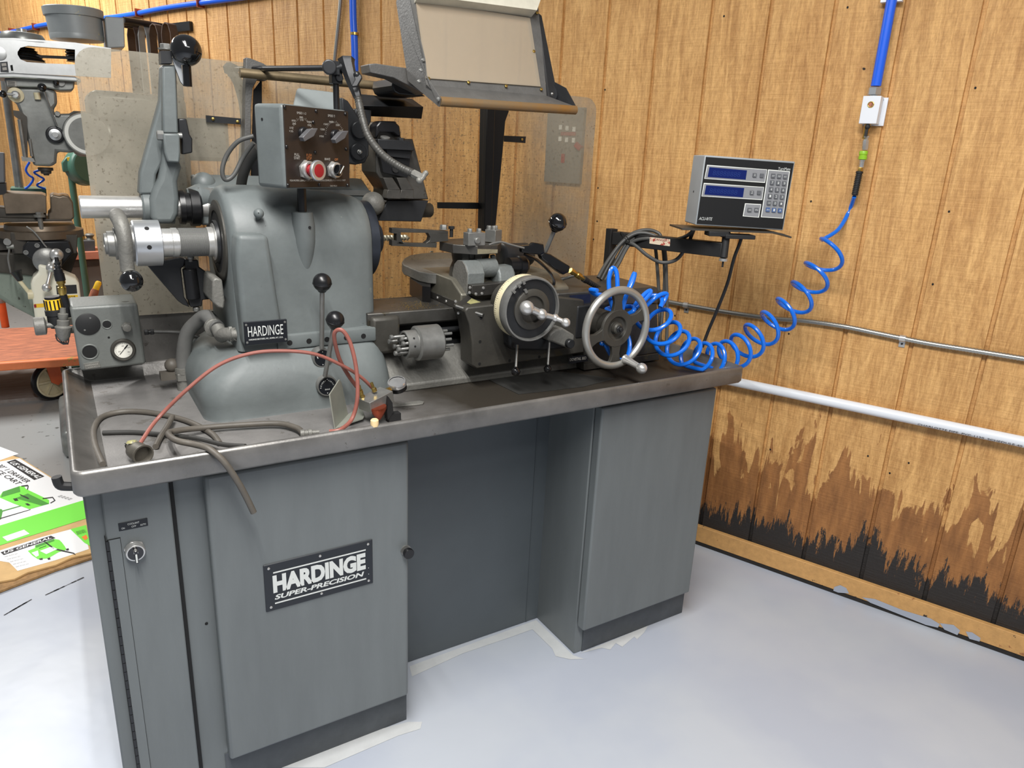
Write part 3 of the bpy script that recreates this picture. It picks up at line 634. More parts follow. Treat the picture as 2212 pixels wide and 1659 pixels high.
# conduit elbow and grey hoses on the left of the headstock
f = MB().m('grey_rubber'); hp = [at(398, 815, 1.95), at(396, 770, 1.95), at(404, 722, 1.94), at(425, 696, 1.92), at(446, 684, 1.89), at(470, 708, 1.83)]
mat('hose_grey', s(96, 96, 94), 0.5, 0, 0.12, 16)
f = MB().m('hose_grey'); f.tube(hp, 0.0175, 16, 7); ho = obj('conduit_hose', f, lathe)
f = MB().m('cast'); a = hp[-1]; q = at(485, 722, 1.78)
f.rev(a-V((0.012, -0.03, 0.0))*0.6, q-a, [(0, 0.022), (0.012, 0.023), (0.014, 0.020)], 18); f.tube([a, (a+q)/2+Z*-0.012, q, at(512, 722, 1.75)], 0.016, 14, 5); f.hexb(at(494, 722, 1.765), X, 0.020, 0.008); f.cyl(at(498, 722, 1.75), at(517, 722, 1.75), 0.012, 16); obj('elbow_fitting', f, ho)
f = MB().m('cast'); q = V((hp[0].x, hp[0].y, ZF)); f.cyl(q, q+Z*0.03, 0.019, 16).hexb(q+Z*0.028, Z, 0.024, 0.02).cyl(q+Z*0.045, q+Z*0.06, 0.022, 16); f.m('grey_rubber').ball(q+V((-0.025, 0.01, 0.065)), 0.018, 12); f.box(q+V((-0.055, -0.005, 0.03)), q+V((-0.02, 0.02, 0.05))); obj('gland_fitting', f, ho)
# black bracket under the rear spindle
f = MB().m('black_oxide'); yk = 1.93
o_ = [(303, 556), (345, 565), (388, 556), (400, 560), (428, 562), (430, 577), (452, 592), (478, 600), (490, 640), (470, 645), (438, 648), (436, 662), (410, 664), (395, 658), (384, 650), (345, 605)]
hole = [(392, 578), (400, 577), (407, 640), (402, 648), (398, 642)]
pr_slab(f, o_[:4]+[(398, 575), (391, 580), (398, 642), (404, 650), (410, 664), (395, 658), (384, 650), (345, 605)], yk, yk+0.03)
pr_slab(f, [(400, 560), (428, 562), (430, 577), (452, 592), (478, 600), (490, 640), (470, 645), (438, 648), (436, 662), (412, 664), (408, 648), (400, 577), (400, 570)], yk-0.01, yk+0.03)
f.m('black'); f.cyl(at(409, 580, yk-0.012), at(418, 645, yk-0.012), 0.0165, 18)
f.m('dull_steel').ball(at(412, 556, yk-0.012), 0.008, 12); f.cyl(at(412, 556, yk-0.012), at(412, 566, yk-0.012), 0.005, 10); f.hexb(at(424, 663, yk), -Z, 0.009, 0.012)
obj('stop_bracket', f, lathe, bev=0.003)
f = MB().m('cast'); pr_slab(f, [(459, 605), (466, 600), (480, 604), (486, 650), (484, 668), (470, 664), (458, 652)], 1.80, 1.92); obj('cover_lug', f, lathe, bev=0.004)
# ================================================================ bed, carriage, turret and hand controls
f = MB().m('cast')
sec = [(1.700, ZF), (1.700, 0.905), (1.722, 0.925), (1.762, 0.985), (1.78, 0.995), (1.95, 0.995), (1.98, ZF)]
f.prism([V((0.695, y, z)) for y, z in sec], (0.93, 0, 0)); obj('bed_casting', f, lathe, bev=0.004)
f = MB().m('black_oxide'); f.box((0.66, 1.80, 0.985), (1.62, 1.87, 1.062)); obj('bed_web', f, lathe)
f = MB().m('iron'); f.prism([V((0.655, y, z)) for y, z in ((1.742, 1.058), (1.735, 1.064), (1.735, 1.096), (1.737, 1.098), (1.905, 1.098), (1.907, 1.096), (1.907, 1.064), (1.88, 1.058))], (1.04, 0, 0)); obj('bed_way', f, lathe, bev=0.001)
f = MB().m('black_oxide'); f.box((0.735, 1.765, 0.983), (1.05, 1.80, 1.0)); f.cyl((0.70, 1.745, 1.035), (1.30, 1.745, 1.035), 0.008, 14); obj('feed_rod', f, lathe)
# stop drum with its pins
dc = at(905, 741, 1.68); 
f = MB().m('dull_steel'); f.rev(dc-X*0.012, X, [(0.0, 0.040), (0.004, 0.046), (0.066, 0.046), (0.070, 0.042), (0.070, 0.0)], 40, cap=False); f.rev(dc-X*0.012, -X, [(0.0, 0.040), (0.0, 0.036), (0.028, 0.036), (0.030, 0.034), (0.030, 0.030), (0.006, 0.029)], 40, cap=False); f.m('void').rev(dc-X*0.02, X, [(0, 0.0295), (0.001, 0.0)], 32, cap=False)
for a in (0.9, 0.1): 
    e = -Y*math.cos(a)+Z*math.sin(a)*0.6; e.normalize(); f.rev(dc-X*0.027+e*0.036, e, [(0, 0.0028), (0.0005, 0.0028)], 10)
sd = obj('stop_drum', f, lathe)
for i in range(10):
    a = 2*PI*i/10+0.25; rr_ = 0.022; q = dc+Y*rr_*math.cos(a)+Z*rr_*math.sin(a)
    f = MB().m('dull_steel'); ln = random.Random(i).uniform(0.03, 0.062)
    f.rev(q-X*0.02, -X, [(0, 0.0042), (ln-0.014, 0.0042), (ln-0.013, 0.0036), (ln-0.008, 0.0036), (ln-0.007, 0.0064), (ln-0.001, 0.0064), (ln, 0.005)], 12)
    obj('stop_screw', f, sd)
for i in range(5):
    a = 2*PI*i/10-0.9; q = dc+Y*-0.026*math.cos(a)+Z*0.026*math.sin(a)
    f = MB().m('dull_steel'); f.cyl(q+X*0.058, q+X*(0.082+0.006*(i % 2)), 0.0038, 10); obj('stop_screw', f, sd)
mat('saddle_iron', s(112, 109, 98), 0.42, 0.45, 0.2, 9, 0.1, 120, spots=[(s(92, 84, 62), 12, 0.62)])
# saddle block (runs across the bed)
xs_ = 0.905
f = MB().m('saddle_iron')
f.prism([V((xs_, 1.700, 1.099)), V((xs_, 1.955, 1.099)), V((xs_, 1.955, 1.174)), V((xs_, 1.76, 1.172)), V((xs_, 1.70, 1.140))], (0.36, 0, 0)); obj('saddle', f, lathe, bev=0.004)
f = MB().m('darkcast'); yA = 1.632
f.prism([at(x, y, yA) for x, y in ((1004, 672), (1014, 700), (1020, 740), (1020, 790), (1030, 797), (1262, 762), (1262, 648), (1210, 642), (1010, 664))], (0, 0.07, 0)); apr = obj('apron', f, lathe, bev=0.004)
for px, py in ((1039, 687), (1037, 738), (1036, 786), (1101, 779), (1165, 771)):
    f = MB().m('void'); f.rev(at(px, py, yA-0.0003), -Y, [(0, 0.0042), (0.0004, 0.0042)], 12); obj('screw_hole', f, apr)
# rear wing tray
f = MB().m('cast'); zt = 1.172
o_ = [atz(x, y, zt) for x, y in ((868, 566), (873, 558), (886, 551), (910, 547), (945, 545), (985, 546), (1010, 560), (990, 585), (950, 592), (925, 590), (905, 586), (888, 579), (872, 572))]
f.prism(o_, (0, 0, -0.03)); f.m('dull_steel').box(atz(930, 546, zt), atz(930, 546, zt)+V((0.012, 0.008, 0.006))); obj('saddle_wing', f, lathe, bev=0.006, seg=3)
f = MB().m('black'); f.prism([atz(x, y, zt-0.03) for x, y in ((885, 600), (910, 592), (930, 600), (930, 620), (912, 618))], (0, 0, -0.05)); obj('wing_gusset', f, lathe)
# wiper strips
f = MB().m('iron'); f.box((xs_-0.006, 1.70, 1.0985), (xs_, 1.90, 1.118)); ws_ = obj('way_wiper', f, lathe, bev=0.001)
for yy in (1.72, 1.775, 1.83, 1.88):
    f = MB().m('steel'); f.rev((xs_-0.006, yy, 1.108), -X, [(0, 0.004), (0.002, 0.0036), (0.0028, 0.0)], 12); obj('rivet', f, ws_)
f = MB().m('iron'); yW = 1.672; f.prism([at(x, y, yW) for x, y in ((1020, 617), (1150, 606), (1150, 628), (1090, 634), (1030, 640), (1019, 634))], (0, 0.03, 0)); w2 = obj('front_wiper', f, lathe, bev=0.001)
for px, py in ((1044, 622), (1080, 620), (1028, 635), (1041, 634), (1015, 621), (1014, 632), (984, 651), (990, 676)):
    f = MB().m('steel'); f.rev(at(px, py, yW), -Y, [(0, 0.004), (0.002, 0.0036), (0.0028, 0.0)], 12); obj('rivet', f, w2)
# hinged chip flap with worn yellow label
f = MB().m('iron'); P_ = [at(984, 660, 1.66), at(1010, 637, 1.70), at(1064, 660, 1.665), at(1042, 680, 1.625)]
f.prism(P_, (0, 0, -0.006)); f.m('dull_steel').cyl(P_[0], P_[3], 0.003, 10); fl = obj('chip_flap', f, lathe)
mat('worn_label', s(150, 146, 100), 0.5, 0, 0.1, 30, spots=[(s(110, 108, 96), 60, 0.55)])
f = MB().m('worn_label'); g = lambda u, v_: P_[0].lerp(P_[1], v_).lerp(P_[3].lerp(P_[2], v_), u)+Z*0.0008
f.poly([g(0.22, 0.45), g(0.85, 0.42), g(0.85, 0.85), g(0.22, 0.88)]); obj('label', f, fl)
f = MB().m('iron'); f.prism([at(x, y, 1.655) for x, y in ((1050, 655), (1095, 660), (1100, 690), (1045, 690), (1046, 672))], (0, 0.05, 0)); obj('saddle_corner', f, lathe, bev=0.003)
f = MB().m('iron'); f.box((1.0, 1.66, 1.118), (1.24, 1.80, 1.132)); obj('cross_slide', f, lathe, bev=0.003)
# power feed housing on the cross slide
mat('housing', s(112, 117, 116), 0.5, 0.2, 0.12, 18, 0.4, 150)
yH = 1.70; xH = at(1010, 600, yH).x
pl = [atx(x, y, xH) for x, y in ((1010, 637), (980, 622), (979, 590), (983, 570), (990, 562), (1000, 563), (1007, 574), (1012, 592))]
f = MB().m('housing'); f.prism(pl, (0.05, 0, 0)); f.m('cast').prism([p-X*0.003+(p-pl[3])*0.0 for p in pl], (0.003, 0, 0)); hou = obj('feed_housing', f, lathe, bev=0.003)
cc = sum(pl, V((0, 0, 0)))/len(pl)
f = MB().m('housing'); f.rev(V((xH+0.045, cc.y, cc.z+0.010)), X, [(0, 0.026), (0.06, 0.026)], 28); obj('feed_motor', f, lathe)
f = MB().m('housing'); x2 = at(1080, 600, yH).x
f.prism([V((x2, cc.y-0.045, 1.132)), V((x2, cc.y+0.05, 1.132)), V((x2, cc.y+0.035, 1.19)), V((x2, cc.y+0.02, 1.208)), V((x2, cc.y-0.02, 1.208)), V((x2, cc.y-0.034, 1.19))], (0.055, 0, 0)); obj('feed_bracket', f, lathe, bev=0.007, seg=3)
f = MB().m('black'); f.rev(V((x2+0.05, cc.y, cc.z+0.012)), X, [(0, 0.024), (0.03, 0.024), (0.032, 0.028), (0.05, 0.028), (0.06, 0.020)], 28); obj('feed_coupling', f, lathe)
f = MB().m('black_oxide'); q = at(1082, 553, 1.80); f.rev(q, X, [(0, 0.030), (0.004, 0.036), (0.085, 0.036), (0.1, 0.028)], 32); obj('rear_drum', f, lathe)
for k, px in enumerate((1032, 1062)):
    f = MB().m('housing'); f.prism([at(x, y, 1.745) for x, y in ((px, 552), (px+8, 550), (px+16, 580), (px+6, 582))], (0, 0.012, 0)); obj('clamp_finger', f, lathe, bev=0.002)
# octagonal tool turret
tc_ = at(1017, 521, 1.80); tr = 0.0885; n8 = [V((tc_.x+tr*math.cos(PI/8+k*PI/4+0.1), tc_.y+tr*math.sin(PI/8+k*PI/4+0.1), tc_.z)) for k in range(8)]
f = MB().m('iron'); f.prism([p-Z*0.026 for p in n8], (0, 0, 0.024)); tur = obj('tool_turret', f, lathe, bev=0.0015)
f = MB().m('darkcast'); f.rev(tc_-Z*0.026, -Z, [(0, 0.055), (0.03, 0.05), (0.05, 0.058), (tc_.z-0.026-1.15, 0.062)], 32); 
for a in (-2.3, -1.7): e = V((math.cos(a), math.sin(a), 0)); f.obox(tc_-Z*0.06+e*0.052, e.cross(Z), e, Z, 0.018, 0.014, 0.07)
obj('turret_column', f, lathe)
# tool holders clamped on the turret
def hexbolt(c, r=0.0075, h=0.010): 
    f = MB().m('dull_steel'); f.rev(c, Z, [(0, r*1.15), (0.0015, r*1.15), (0.0015, r)], 16); f.hexb(c+Z*0.0012, Z, r, h); return f
yL = 1.80
f = MB().m('iron')
A_ = lambda x, y: at(x, y, yL)
ou = [A_(847, 493), A_(905, 495), A_(968, 499), A_(968, 521), A_(944, 522), A_(943, 535), A_(905, 534), A_(847, 531), A_(847, 518), A_(857, 518), A_(857, 505), A_(847, 503)]
# frame around a through slot: upper rail, lower rail, tip and heel
f.prism([A_(847, 493), A_(968, 499), A_(968, 504), A_(858, 502), A_(857, 505), A_(847, 504)], (0, 0.022, 0))
f.prism([A_(857, 502), A_(866, 502), A_(866, 514), A_(873, 527), A_(857, 527)], (0, 0.022, 0))
f.prism([A_(847, 518), A_(864, 522), A_(873, 525), A_(920, 526), A_(944, 524), A_(943, 535), A_(847, 531)], (0, 0.022, 0))
f.prism([A_(925, 503), A_(968, 504), A_(968, 521), A_(944, 523), A_(920, 526), A_(928, 520), A_(930, 512)], (0, 0.022, 0))
th = obj('tool_holder', f, None, bev=0.0006, label='long slotted steel tool holder on the left of the octagonal turret', cat='tool holder', group='tool holders on the turret')
def child(name, f, par, **k): return obj(name, f, par, **k)
child('clamp_nut', hexbolt(at(958, 496, yL+0.011), 0.010, 0.012), th)
f = MB().m('black_oxide'); q = at(975, 512, yL+0.03); f.cyl(q, q+Z*0.022, 0.005, 10).hexb(q+Z*0.022, Z, 0.009, 0.008); child('clamp_bolt', f, th)
def holder(px, py, yy, w_, d_, h_, rz, lab, bolts):
    c = at(px, py, yy); f = MB().m('dull_steel'); f.box(c+V((-w_/2, 0, 0)), c+V((w_/2, d_, h_)), rz); o = obj('tool_holder', f, None, bev=0.0012, label=lab, cat='tool holder', group='tool holders on the turret')
    for (bx, by) in bolts: child('clamp_bolt', hexbolt(c+V((bx, by, h_)), 0.0068, 0.009), o)
    return c, o
c, o = holder(1030, 531, tc_.y-0.083, 0.052, 0.03, 0.034, 0, 'square steel tool holder at the turret front with a round pin in its face', [(-0.014, 0.016), (0.014, 0.016)])
f = MB().m('dull_steel'); f.rev(c+V((0.0, 0.0, 0.014)), -Y, [(0, 0.0085), (0.006, 0.0085), (0.007, 0.0065), (0.0075, 0.0065)], 20); child('pin', f, o)
c, o = holder(1072, 524, tc_.y-0.045, 0.036, 0.034, 0.034, 0.5, 'square steel tool holder on the right corner of the turret', [(0, 0.017), (-0.010, 0.026), (0.011, 0.026)])
mat('bare_plate', s(190, 186, 160), 0.35, 0.7, 0.2, 60)
f = MB().m('bare_plate'); a, bq = n8[5], n8[4]
for i, j in ((4, 5),):
    p0, p1 = n8[i], n8[j]
dn = [p for p in n8]; dn.sort(key=lambda p: p.y); p0, p1 = sorted(dn[:2], key=lambda p: p.x); out = (p1-p0).cross(Z).normalized()
f.poly([p0+out*0.0006-Z*0.024, p1+out*0.0006-Z*0.024, p1+out*0.0006-Z*0.014, p0+out*0.0006-Z*0.010]); obj('index_plate', f, tur)
# turret lever
lever('turret_lever', at(1171, 560, 1.72), at(1205, 480, 1.66), 0.0062, 0.0255, 'gloss_black')
f = MB().m('dull_steel'); f.cyl(at(1195, 609, 1.75), at(1242, 595, 1.72), 0.0042, 12); obj('lock_lever', f, lathe)
# cross feed dial wheel
yC2 = 1.515; dc = at(1151, 669, yC2); r_ = 0.0835
f = MB().m('cream'); f.rev(dc+Y*0.055, -Y, [(0, r_), (0.026, r_)], 72, cap=False)
f.m('ink')
for i in range(100):
    a = 2*PI*i/100; e = X*math.cos(a)+Z*math.sin(a); t = X*(-math.sin(a))+Z*math.cos(a)
    if e.x < 0.5:
        L_ = 0.012 if i % 5 == 0 else 0.007; b0 = dc+Y*0.054+e*(r_+0.0002)
        f.poly([b0-t*0.0004, b0+t*0.0004, b0+t*0.0004-Y*L_, b0-t*0.0004-Y*L_])
dial_ = obj('cross_feed_dial', f, lathe)
f = MB().m('dull_steel'); f.rev(dc+Y*0.029, -Y, [(0, r_), (0.002, r_+0.001), (0.024, r_+0.001), (0.029, r_-0.001), (0.029, r_-0.005), (0.020, r_-0.007)], 72, cap=False)
f.m('black_oxide').rev(dc+Y*0.008, -Y, [(0, r_-0.006), (0.001, 0.053)], 64, cap=False)
f.m('darkcast').rev(dc+Y*0.008, -Y, [(0, 0.053), (0.006, 0.053), (0.008, 0.050), (0.008, 0.036), (0.001, 0.034), (0.001, 0.0)], 64, cap=False); obj('dial_rim', f, dial_)
for a in (2.0, 2.2, 2.45, 2.05):
    e = X*math.cos(a)+Z*math.sin(a); t = X*(-math.sin(a))+Z*math.cos(a); rr_ = r_ if a != 2.05 else 0.06
    f = MB().m('dull_steel'); f.obox(dc+e*(rr_-0.004)-Y*0.001, e, t, Y, 0.010, 0.007, 0.006); obj('stop_clip', f, dial_)
f = MB().m('steel'); b1 = at(1138, 665, yC2-0.03); b2 = at(1170, 679, yC2-0.032); b3 = at(1199, 687, yC2-0.035); b4 = at(1222, 697, yC2-0.06)
f.ball(b1, 0.0185, 28).ball(b2, 0.0145, 24); f.tube([b1, (b1+b2)/2, b2, (b2+b3)/2, b3], 0.006, 14, 5, rad=lambda t: 0.0088-0.002*t); f.ball(b3, 0.0105, 20); f.tube([b3, b3.lerp(b4, 0.5), b4], 0.005, 14, 5, rad=lambda t: 0.0085-0.002*math.sin(PI*t)); f.ball(b4, 0.0120, 24)
f.cyl(dc+Y*0.005, b2, 0.010, 20); obj('crank_handle', f, dial_)
f = MB().m('darkcast'); f.cyl(dc+Y*0.05, dc+Y*0.13, 0.05, 40); obj('dial_boss', f, lathe)
# housing below the dial
f = MB().m('black_oxide'); f.prism([at(x, y, 1.60) for x, y in ((1100, 722), (1180, 730), (1232, 735), (1228, 752), (1180, 758), (1110, 757), (1100, 748))], (0, 0.035, 0)); obj('feed_gearcase', f, lathe, bev=0.006)
f = MB().m('cast'); f.prism([at(x, y, 1.575) for x, y in ((1200, 712), (1215, 708), (1242, 724), (1240, 748), (1226, 752), (1196, 740), (1182, 735), (1190, 720))], (0, 0.04, 0)); obj('clutch_case', f, lathe, bev=0.005)
f = MB().m('black_oxide'); f.rev(at(1228, 741, 1.575), -Y, [(0, 0.013), (0.012, 0.013), (0.014, 0.011)], 24); obj('clutch_cap', f, lathe)
lever('feed_lever', at(1117, 745, 1.59), at(1114, 803, 1.565), 0.0036, 0.0125, 'gloss_black')
lever('feed_lever', at(1187, 735, 1.59), at(1183, 797, 1.565), 0.0036, 0.0110, 'gloss_black')
# right hand bed body and turret base
f = MB().m('darkcast'); yT = 1.66
f.prism([at(x, y, yT) for x, y in ((1262, 660), (1420, 655), (1424, 762), (1345, 775), (1262, 790))], (0, 0.16, 0)); obj('tailstock_body', f, lathe, bev=0.004)
f = MB().m('iron'); f.prism([at(x, y, 1.655) for x, y in ((1205, 634), (1420, 620), (1422, 655), (1205, 662))], (0, 0.25, 0)); obj('tailstock_slide', f, lathe, bev=0.003)
mat('blue_stain', s(44, 50, 74), 0.4, 0.5, 0.2, 30)
f = MB().m('blue_stain'); f.poly([at(x, y, 1.6542) for x, y in ((1230, 638), (1275, 635), (1276, 656), (1232, 657))]); obj('layout_stain', f, lathe)
f = MB().m('darkcast'); f.prism([at(x, y, 1.66) for x, y in ((1262, 786), (1424, 762), (1424, 778), (1262, 801))], (0, 0.2, 0)); obj('tailstock_foot', f, lathe, bev=0.003)
f = MB().m('badge_dark'); yy = 1.657; a, bq, c_, d_ = at(1228, 771, yA-0.001), at(1272, 766, yA-0.001), at(1270, 780, yA-0.001), at(1228, 786, yA-0.001); f.prism([a, bq, c_, d_], (0, 0.0009, 0)); bl = obj('bed_plate', f, lathe)
f = MB().m('letter_dim'); f.text('DOVETAIL BED', a.lerp(d_, 0.62)+X*0.004-Y*0.001, bq-a, Z, (bq-a).length*0.8, (a.z-d_.z)*0.4); obj('lettering', f, bl)
# big longitudinal handwheel
hw_ = at(1332, 709, 1.53); R_ = 0.1085
f = MB().m('wheel_rim'); f.ring(hw_, Y, R_, 0.0112, 72, 14); hw = obj('handwheel', f, lathe)
f = MB().m('darkcast'); f.rev(hw_+Y*0.012, -Y, [(0, 0.040), (0.010, 0.056), (0.017, 0.053), (0.016, 0.034), (0.008, 0.030), (0.006, 0.018), (0.02, 0.016), (0.024, 0.012)], 48)
for a in (1.62, 0.35, 3.45, 4.75):
    e = X*math.cos(a)+Z*math.sin(a); t = X*(-math.sin(a))+Z*math.cos(a)
    pts = []
    for (rr_, w_) in ((0.036, 0.026), (0.055, 0.0155), (0.075, 0.0125), (0.092, 0.017), (0.105, 0.030)): pts.append((rr_, w_))
    up_ = [hw_+e*r0+t*w0-Y*0.004 for r0, w0 in pts]; dn = [hw_+e*r0-t*w0-Y*0.004 for r0, w0 in pts][::-1]
    f.prism(up_+dn, (0, 0.012, 0))
f.m('black_oxide').hexb(hw_-Y*0.006, -Y, 0.011, 0.010).cyl(hw_-Y*0.01, hw_-Y*0.024, 0.006, 14)
obj('spokes', f, hw, bev=0.002)
g0 = at(1349, 775, 1.522); g1 = at(1386, 796, 1.455); d = (g1-g0).normalized()
f = MB().m('steel'); f.tube([g0+(g1-g0)*t for t in (0, 0.1, 0.3, 0.55, 0.8, 0.95)], 0.01, 20, 4, rad=lambda t: 0.0140 if t < 0.12 else 0.0130-0.0035*math.sin((t-0.12)/0.88*PI*0.62)); f.ball(g1, 0.0160, 28); obj('grip', f, hw)
f = MB().m('darkcast'); f.cyl(hw_+Y*0.01, hw_+Y*0.07, 0.034, 36); f.cyl(hw_+Y*0.045, hw_+Y*0.10, 0.04, 36); obj('handwheel_collar', f, lathe)
f = MB().m('black_oxide'); q = hw_+Y*0.10; f.box(q+V((-0.068, 0, -0.05)), q+V((0.06, 0.03, 0.05))); obj('handwheel_flange', f, lathe, bev=0.006)
f = MB().m('void'); 
# ---------------------------------------------------------------- rear threading attachment
yR = 1.985
f = MB().m('paint'); a = at(427, 407, yR); bq = at(800, 414, yR)
f.prism([V((a.x, yR, a.z+0.002)), V((a.x, yR+0.06, a.z+0.03)), V((a.x, yR+0.10, a.z+0.03)), V((a.x, yR+0.10, a.z-0.09)), V((a.x, yR, a.z-0.09))], (bq.x-a.x, 0, 0)); obj('threading_rail', f, lathe, bev=0.006)
f = MB().m('dull_steel'); f.box((a.x, yR-0.004, a.z-0.012), (bq.x, yR-0.0005, a.z+0.002)); obj('machined_strip', f, lathe)
f = MB().m('paint'); q = at(437, 400, yR); f.ball(q+V((0.01, 0.04, 0)), 0.03, 20); f.rev(q+V((-0.035, 0.02, -0.03)), X, [(0, 0.02), (0.03, 0.035), (0.05, 0.03)], 24); obj('rail_end_boss', f, lathe)
f = MB().m('steel'); b0 = at(172, 447, 2.0); f.rev(b0, X, [(0, 0.024), (0.002, 0.0262), (0.40, 0.0262)], 40); obj('threading_bar', f, lathe)
f = MB().m('black'); b1 = V((at(392, 452, 2.0).x, 2.0, b0.z)); f.rev(b1-X*0.006, X, [(0, 0.03), (0.0, 0.041), (0.012, 0.042), (0.013, 0.038), (0.024, 0.038), (0.025, 0.046), (0.045, 0.046), (0.05, 0.04)], 40); obj('bar_knob', f, lathe)
# forked casting carrying the lifting handle
yY = 1.955
f = MB().m('paint')
f.prism([at(x, y, yY+0.02) for x, y in ((300, 420), (303, 372), (312, 340), (346, 216), (349, 140), (381, 140), (386, 290), (372, 330), (352, 350), (338, 378), (336, 420))], (0, 0.05, 0)); obj('lift_yoke_web', f, lathe, bev=0.006, seg=3)
f = MB().m('paint')
f.prism([at(x, y, yY-0.005) for x, y in ((352, 300), (386, 290), (387, 345), (393, 362), (384, 392), (388, 430), (386, 462), (376, 484), (334, 484), (326, 470), (324, 430), (333, 405), (344, 385), (350, 350))], (0, 0.085, 0)); obj('lift_yoke', f, lathe, bev=0.012, seg=3)
f = MB().m('paint'); _b = at(305, 447, 2.0); f.rev(V((_b.x, 2.0, at(172, 447, 2.0).z)), X, [(0, 0.034), (0.004, 0.038), (0.07, 0.040)], 36); obj('bar_hub', f, lathe)
f = MB().m('paint'); f.prism([at(x, y, yY-0.022) for x, y in ((351, 142), (379, 142), (386, 289), (352, 288))], (0, 0.03, 0)); f.prism([at(x, y, yY-0.03) for x, y in ((352, 288), (388, 289), (390, 330), (388, 352), (362, 350), (356, 330))], (0, 0.04, 0)); obj('lift_arm', f, lathe, bev=0.004)
f = MB().m('dull_steel'); f.hexb(at(353, 293, yY-0.015), -X, 0.0115, 0.014); f.cyl(at(353, 293, yY-0.015), at(393, 293, yY-0.015), 0.007, 12); obj('pivot_bolt', f, lathe)
f = MB().m('black_oxide'); f.prism([at(x, y, yY-0.005) for x, y in ((385, 256), (403, 256), (410, 290), (416, 300), (416, 330), (394, 334), (392, 300), (385, 290))], (0, 0.03, 0)); obj('lift_latch', f, lathe, bev=0.003)
f = MB().m('black_oxide'); f.prism([at(x, y, yY-0.026) for x, y in ((347, 110), (372, 110), (372, 137), (348, 137))], (0, 0.04, 0)); f.m('dull_steel').rev(at(359, 108, yY-0.01), Z, [(0, 0.017), (0.003, 0.017)], 20).hexb(at(359, 107, yY-0.01), Z, 0.0125, 0.012, up=X); obj('lift_clamp', f, lathe)
f = MB().m('alu'); f.prism([at(x, y, yY-0.03) for x, y in ((373, 124), (392, 140), (398, 186), (390, 176), (374, 132))], (0, 0.01, 0)); lh = obj('lift_handle', f, lathe)
f = MB().m('gloss_black'); f.ball(at(402, 109, yY-0.04), 0.0335, 36, sq=1.0); obj('ball_knob', f, lh)
f = MB().m('gloss_black'); a = at(403, 140, yY-0.035); bq = at(406, 188, yY-0.035); f.tube([a, a.lerp(bq, 0.5), bq.lerp(a, 0.12), bq], 0.0092, 16, 3, rad=lambda t: 0.0095 if t < 0.93 else 0.0095*math.sqrt(max(0.02, 1-((t-0.93)/0.07)**2))); obj('handle_grip', f, lh)
# gear cover and gear caps behind the control box
mat('cover_paint', s(128, 134, 134), 0.4, 0, 0.08, 8)
f = MB().m('cover_paint'); yG = 1.93
fr = [at(x, y, yG) for x, y in ((630, 232), (748, 247), (757, 262), (757, 380), (632, 380))]
bk = [at(x, y, yG+0.07) for x, y in ((640, 187), (728, 197), (742, 240), (742, 370), (640, 370))]
f.rings([bk, fr]); obj('gear_cover', f, lathe, bev=0.008, seg=3)
f = MB().m('black_oxide'); f.prism([at(x, y, 1.915) for x, y in ((738, 210), (752, 218), (776, 255), (797, 300), (797, 335), (788, 352), (768, 356), (750, 352), (742, 300))], (0, 0.05, 0)); obj('gear_guard', f, lathe, bev=0.003)
for px, py in ((775, 281), (773, 328)):
    f = MB().m('rim_black'); c = at(px, py, 1.91); f.rev(c, -Y, [(0, 0.0215), (0.008, 0.0215), (0.0095, 0.020), (0.0095, 0.0)], 36)
    f.m('void').rev(c-Y*0.0096+V((0.006, 0, 0.012)), -Y, [(0, 0.0018), (0.0002, 0.0018)], 10).rev(c-Y*0.0096+V((0.006, 0, -0.013)), -Y, [(0, 0.0018), (0.0002, 0.0018)], 10)
    if py > 300: f.m('dull_steel').rev(c-Y*0.009, -Y, [(0, 0.006), (0.004, 0.006), (0.005, 0.0045), (0.012, 0.004), (0.013, 0.002)], 16)
    obj('gear_cap', f, lathe)
# inclined tool slide
yS = 1.92
f = MB().m('iron'); f.prism([at(x, y, yS) for x, y in ((826, 262), (856, 262), (868, 300), (892, 300), (926, 431), (836, 431), (838, 410), (812, 372), (812, 300))], (0, 0.11, 0)); obj('tool_slide', f, lathe, bev=0.003)
f = MB().m('black_oxide'); f.prism([at(x, y, yS) for x, y in ((836, 433), (926, 433), (910, 479), (818, 477))], (0, 0.10, 0)); obj('slide_foot', f, lathe, bev=0.002)
f = MB().m('black'); f.prism([at(x, y, yS-0.02) for x, y in ((812, 300), (812, 272), (822, 261), (852, 262), (864, 272), (867, 294), (860, 296), (850, 287), (822, 286))], (0, 0.05, 0)); obj('slide_cap', f, lathe, bev=0.004)
f = MB().m('black_oxide'); f.prism([at(x, y, yS-0.045) for x, y in ((816, 300), (886, 304), (897, 322), (893, 326), (818, 322))], (0, 0.05, 0)); f.prism([at(x, y, yS-0.03) for x, y in ((834, 322), (892, 326), (886, 344), (838, 338))], (0, 0.04, 0)); tcl = obj('tool_clamp', f, lathe, bev=0.002)
f = MB().m('black_oxide'); q = at(866, 308, yS-0.035); f.hexb(q, Z, 0.0105, 0.012); obj('clamp_bolt', f, tcl)
f = MB().m('dull_steel'); f.rev(at(832, 299, yS-0.02), V((0, -0.3, 1)), [(0, 0.013), (0.004, 0.013), (0.005, 0.011)], 20); obj('clamp_cap', f, tcl)
for x0 in (838, 867):
    f = MB().m('iron'); f.prism([at(x, y, yS-0.028) for x, y in ((x0-10, 384), (x0+10, 384), (x0+27, 410), (x0, 410))], (0, 0.03, 0)); f.prism([at(x, y, yS-0.028) for x, y in ((x0, 410), (x0+27, 410), (x0+27, 430), (x0-4, 428))], (0, 0.03, 0)); obj('slot_jaw', f, lathe, bev=0.001)
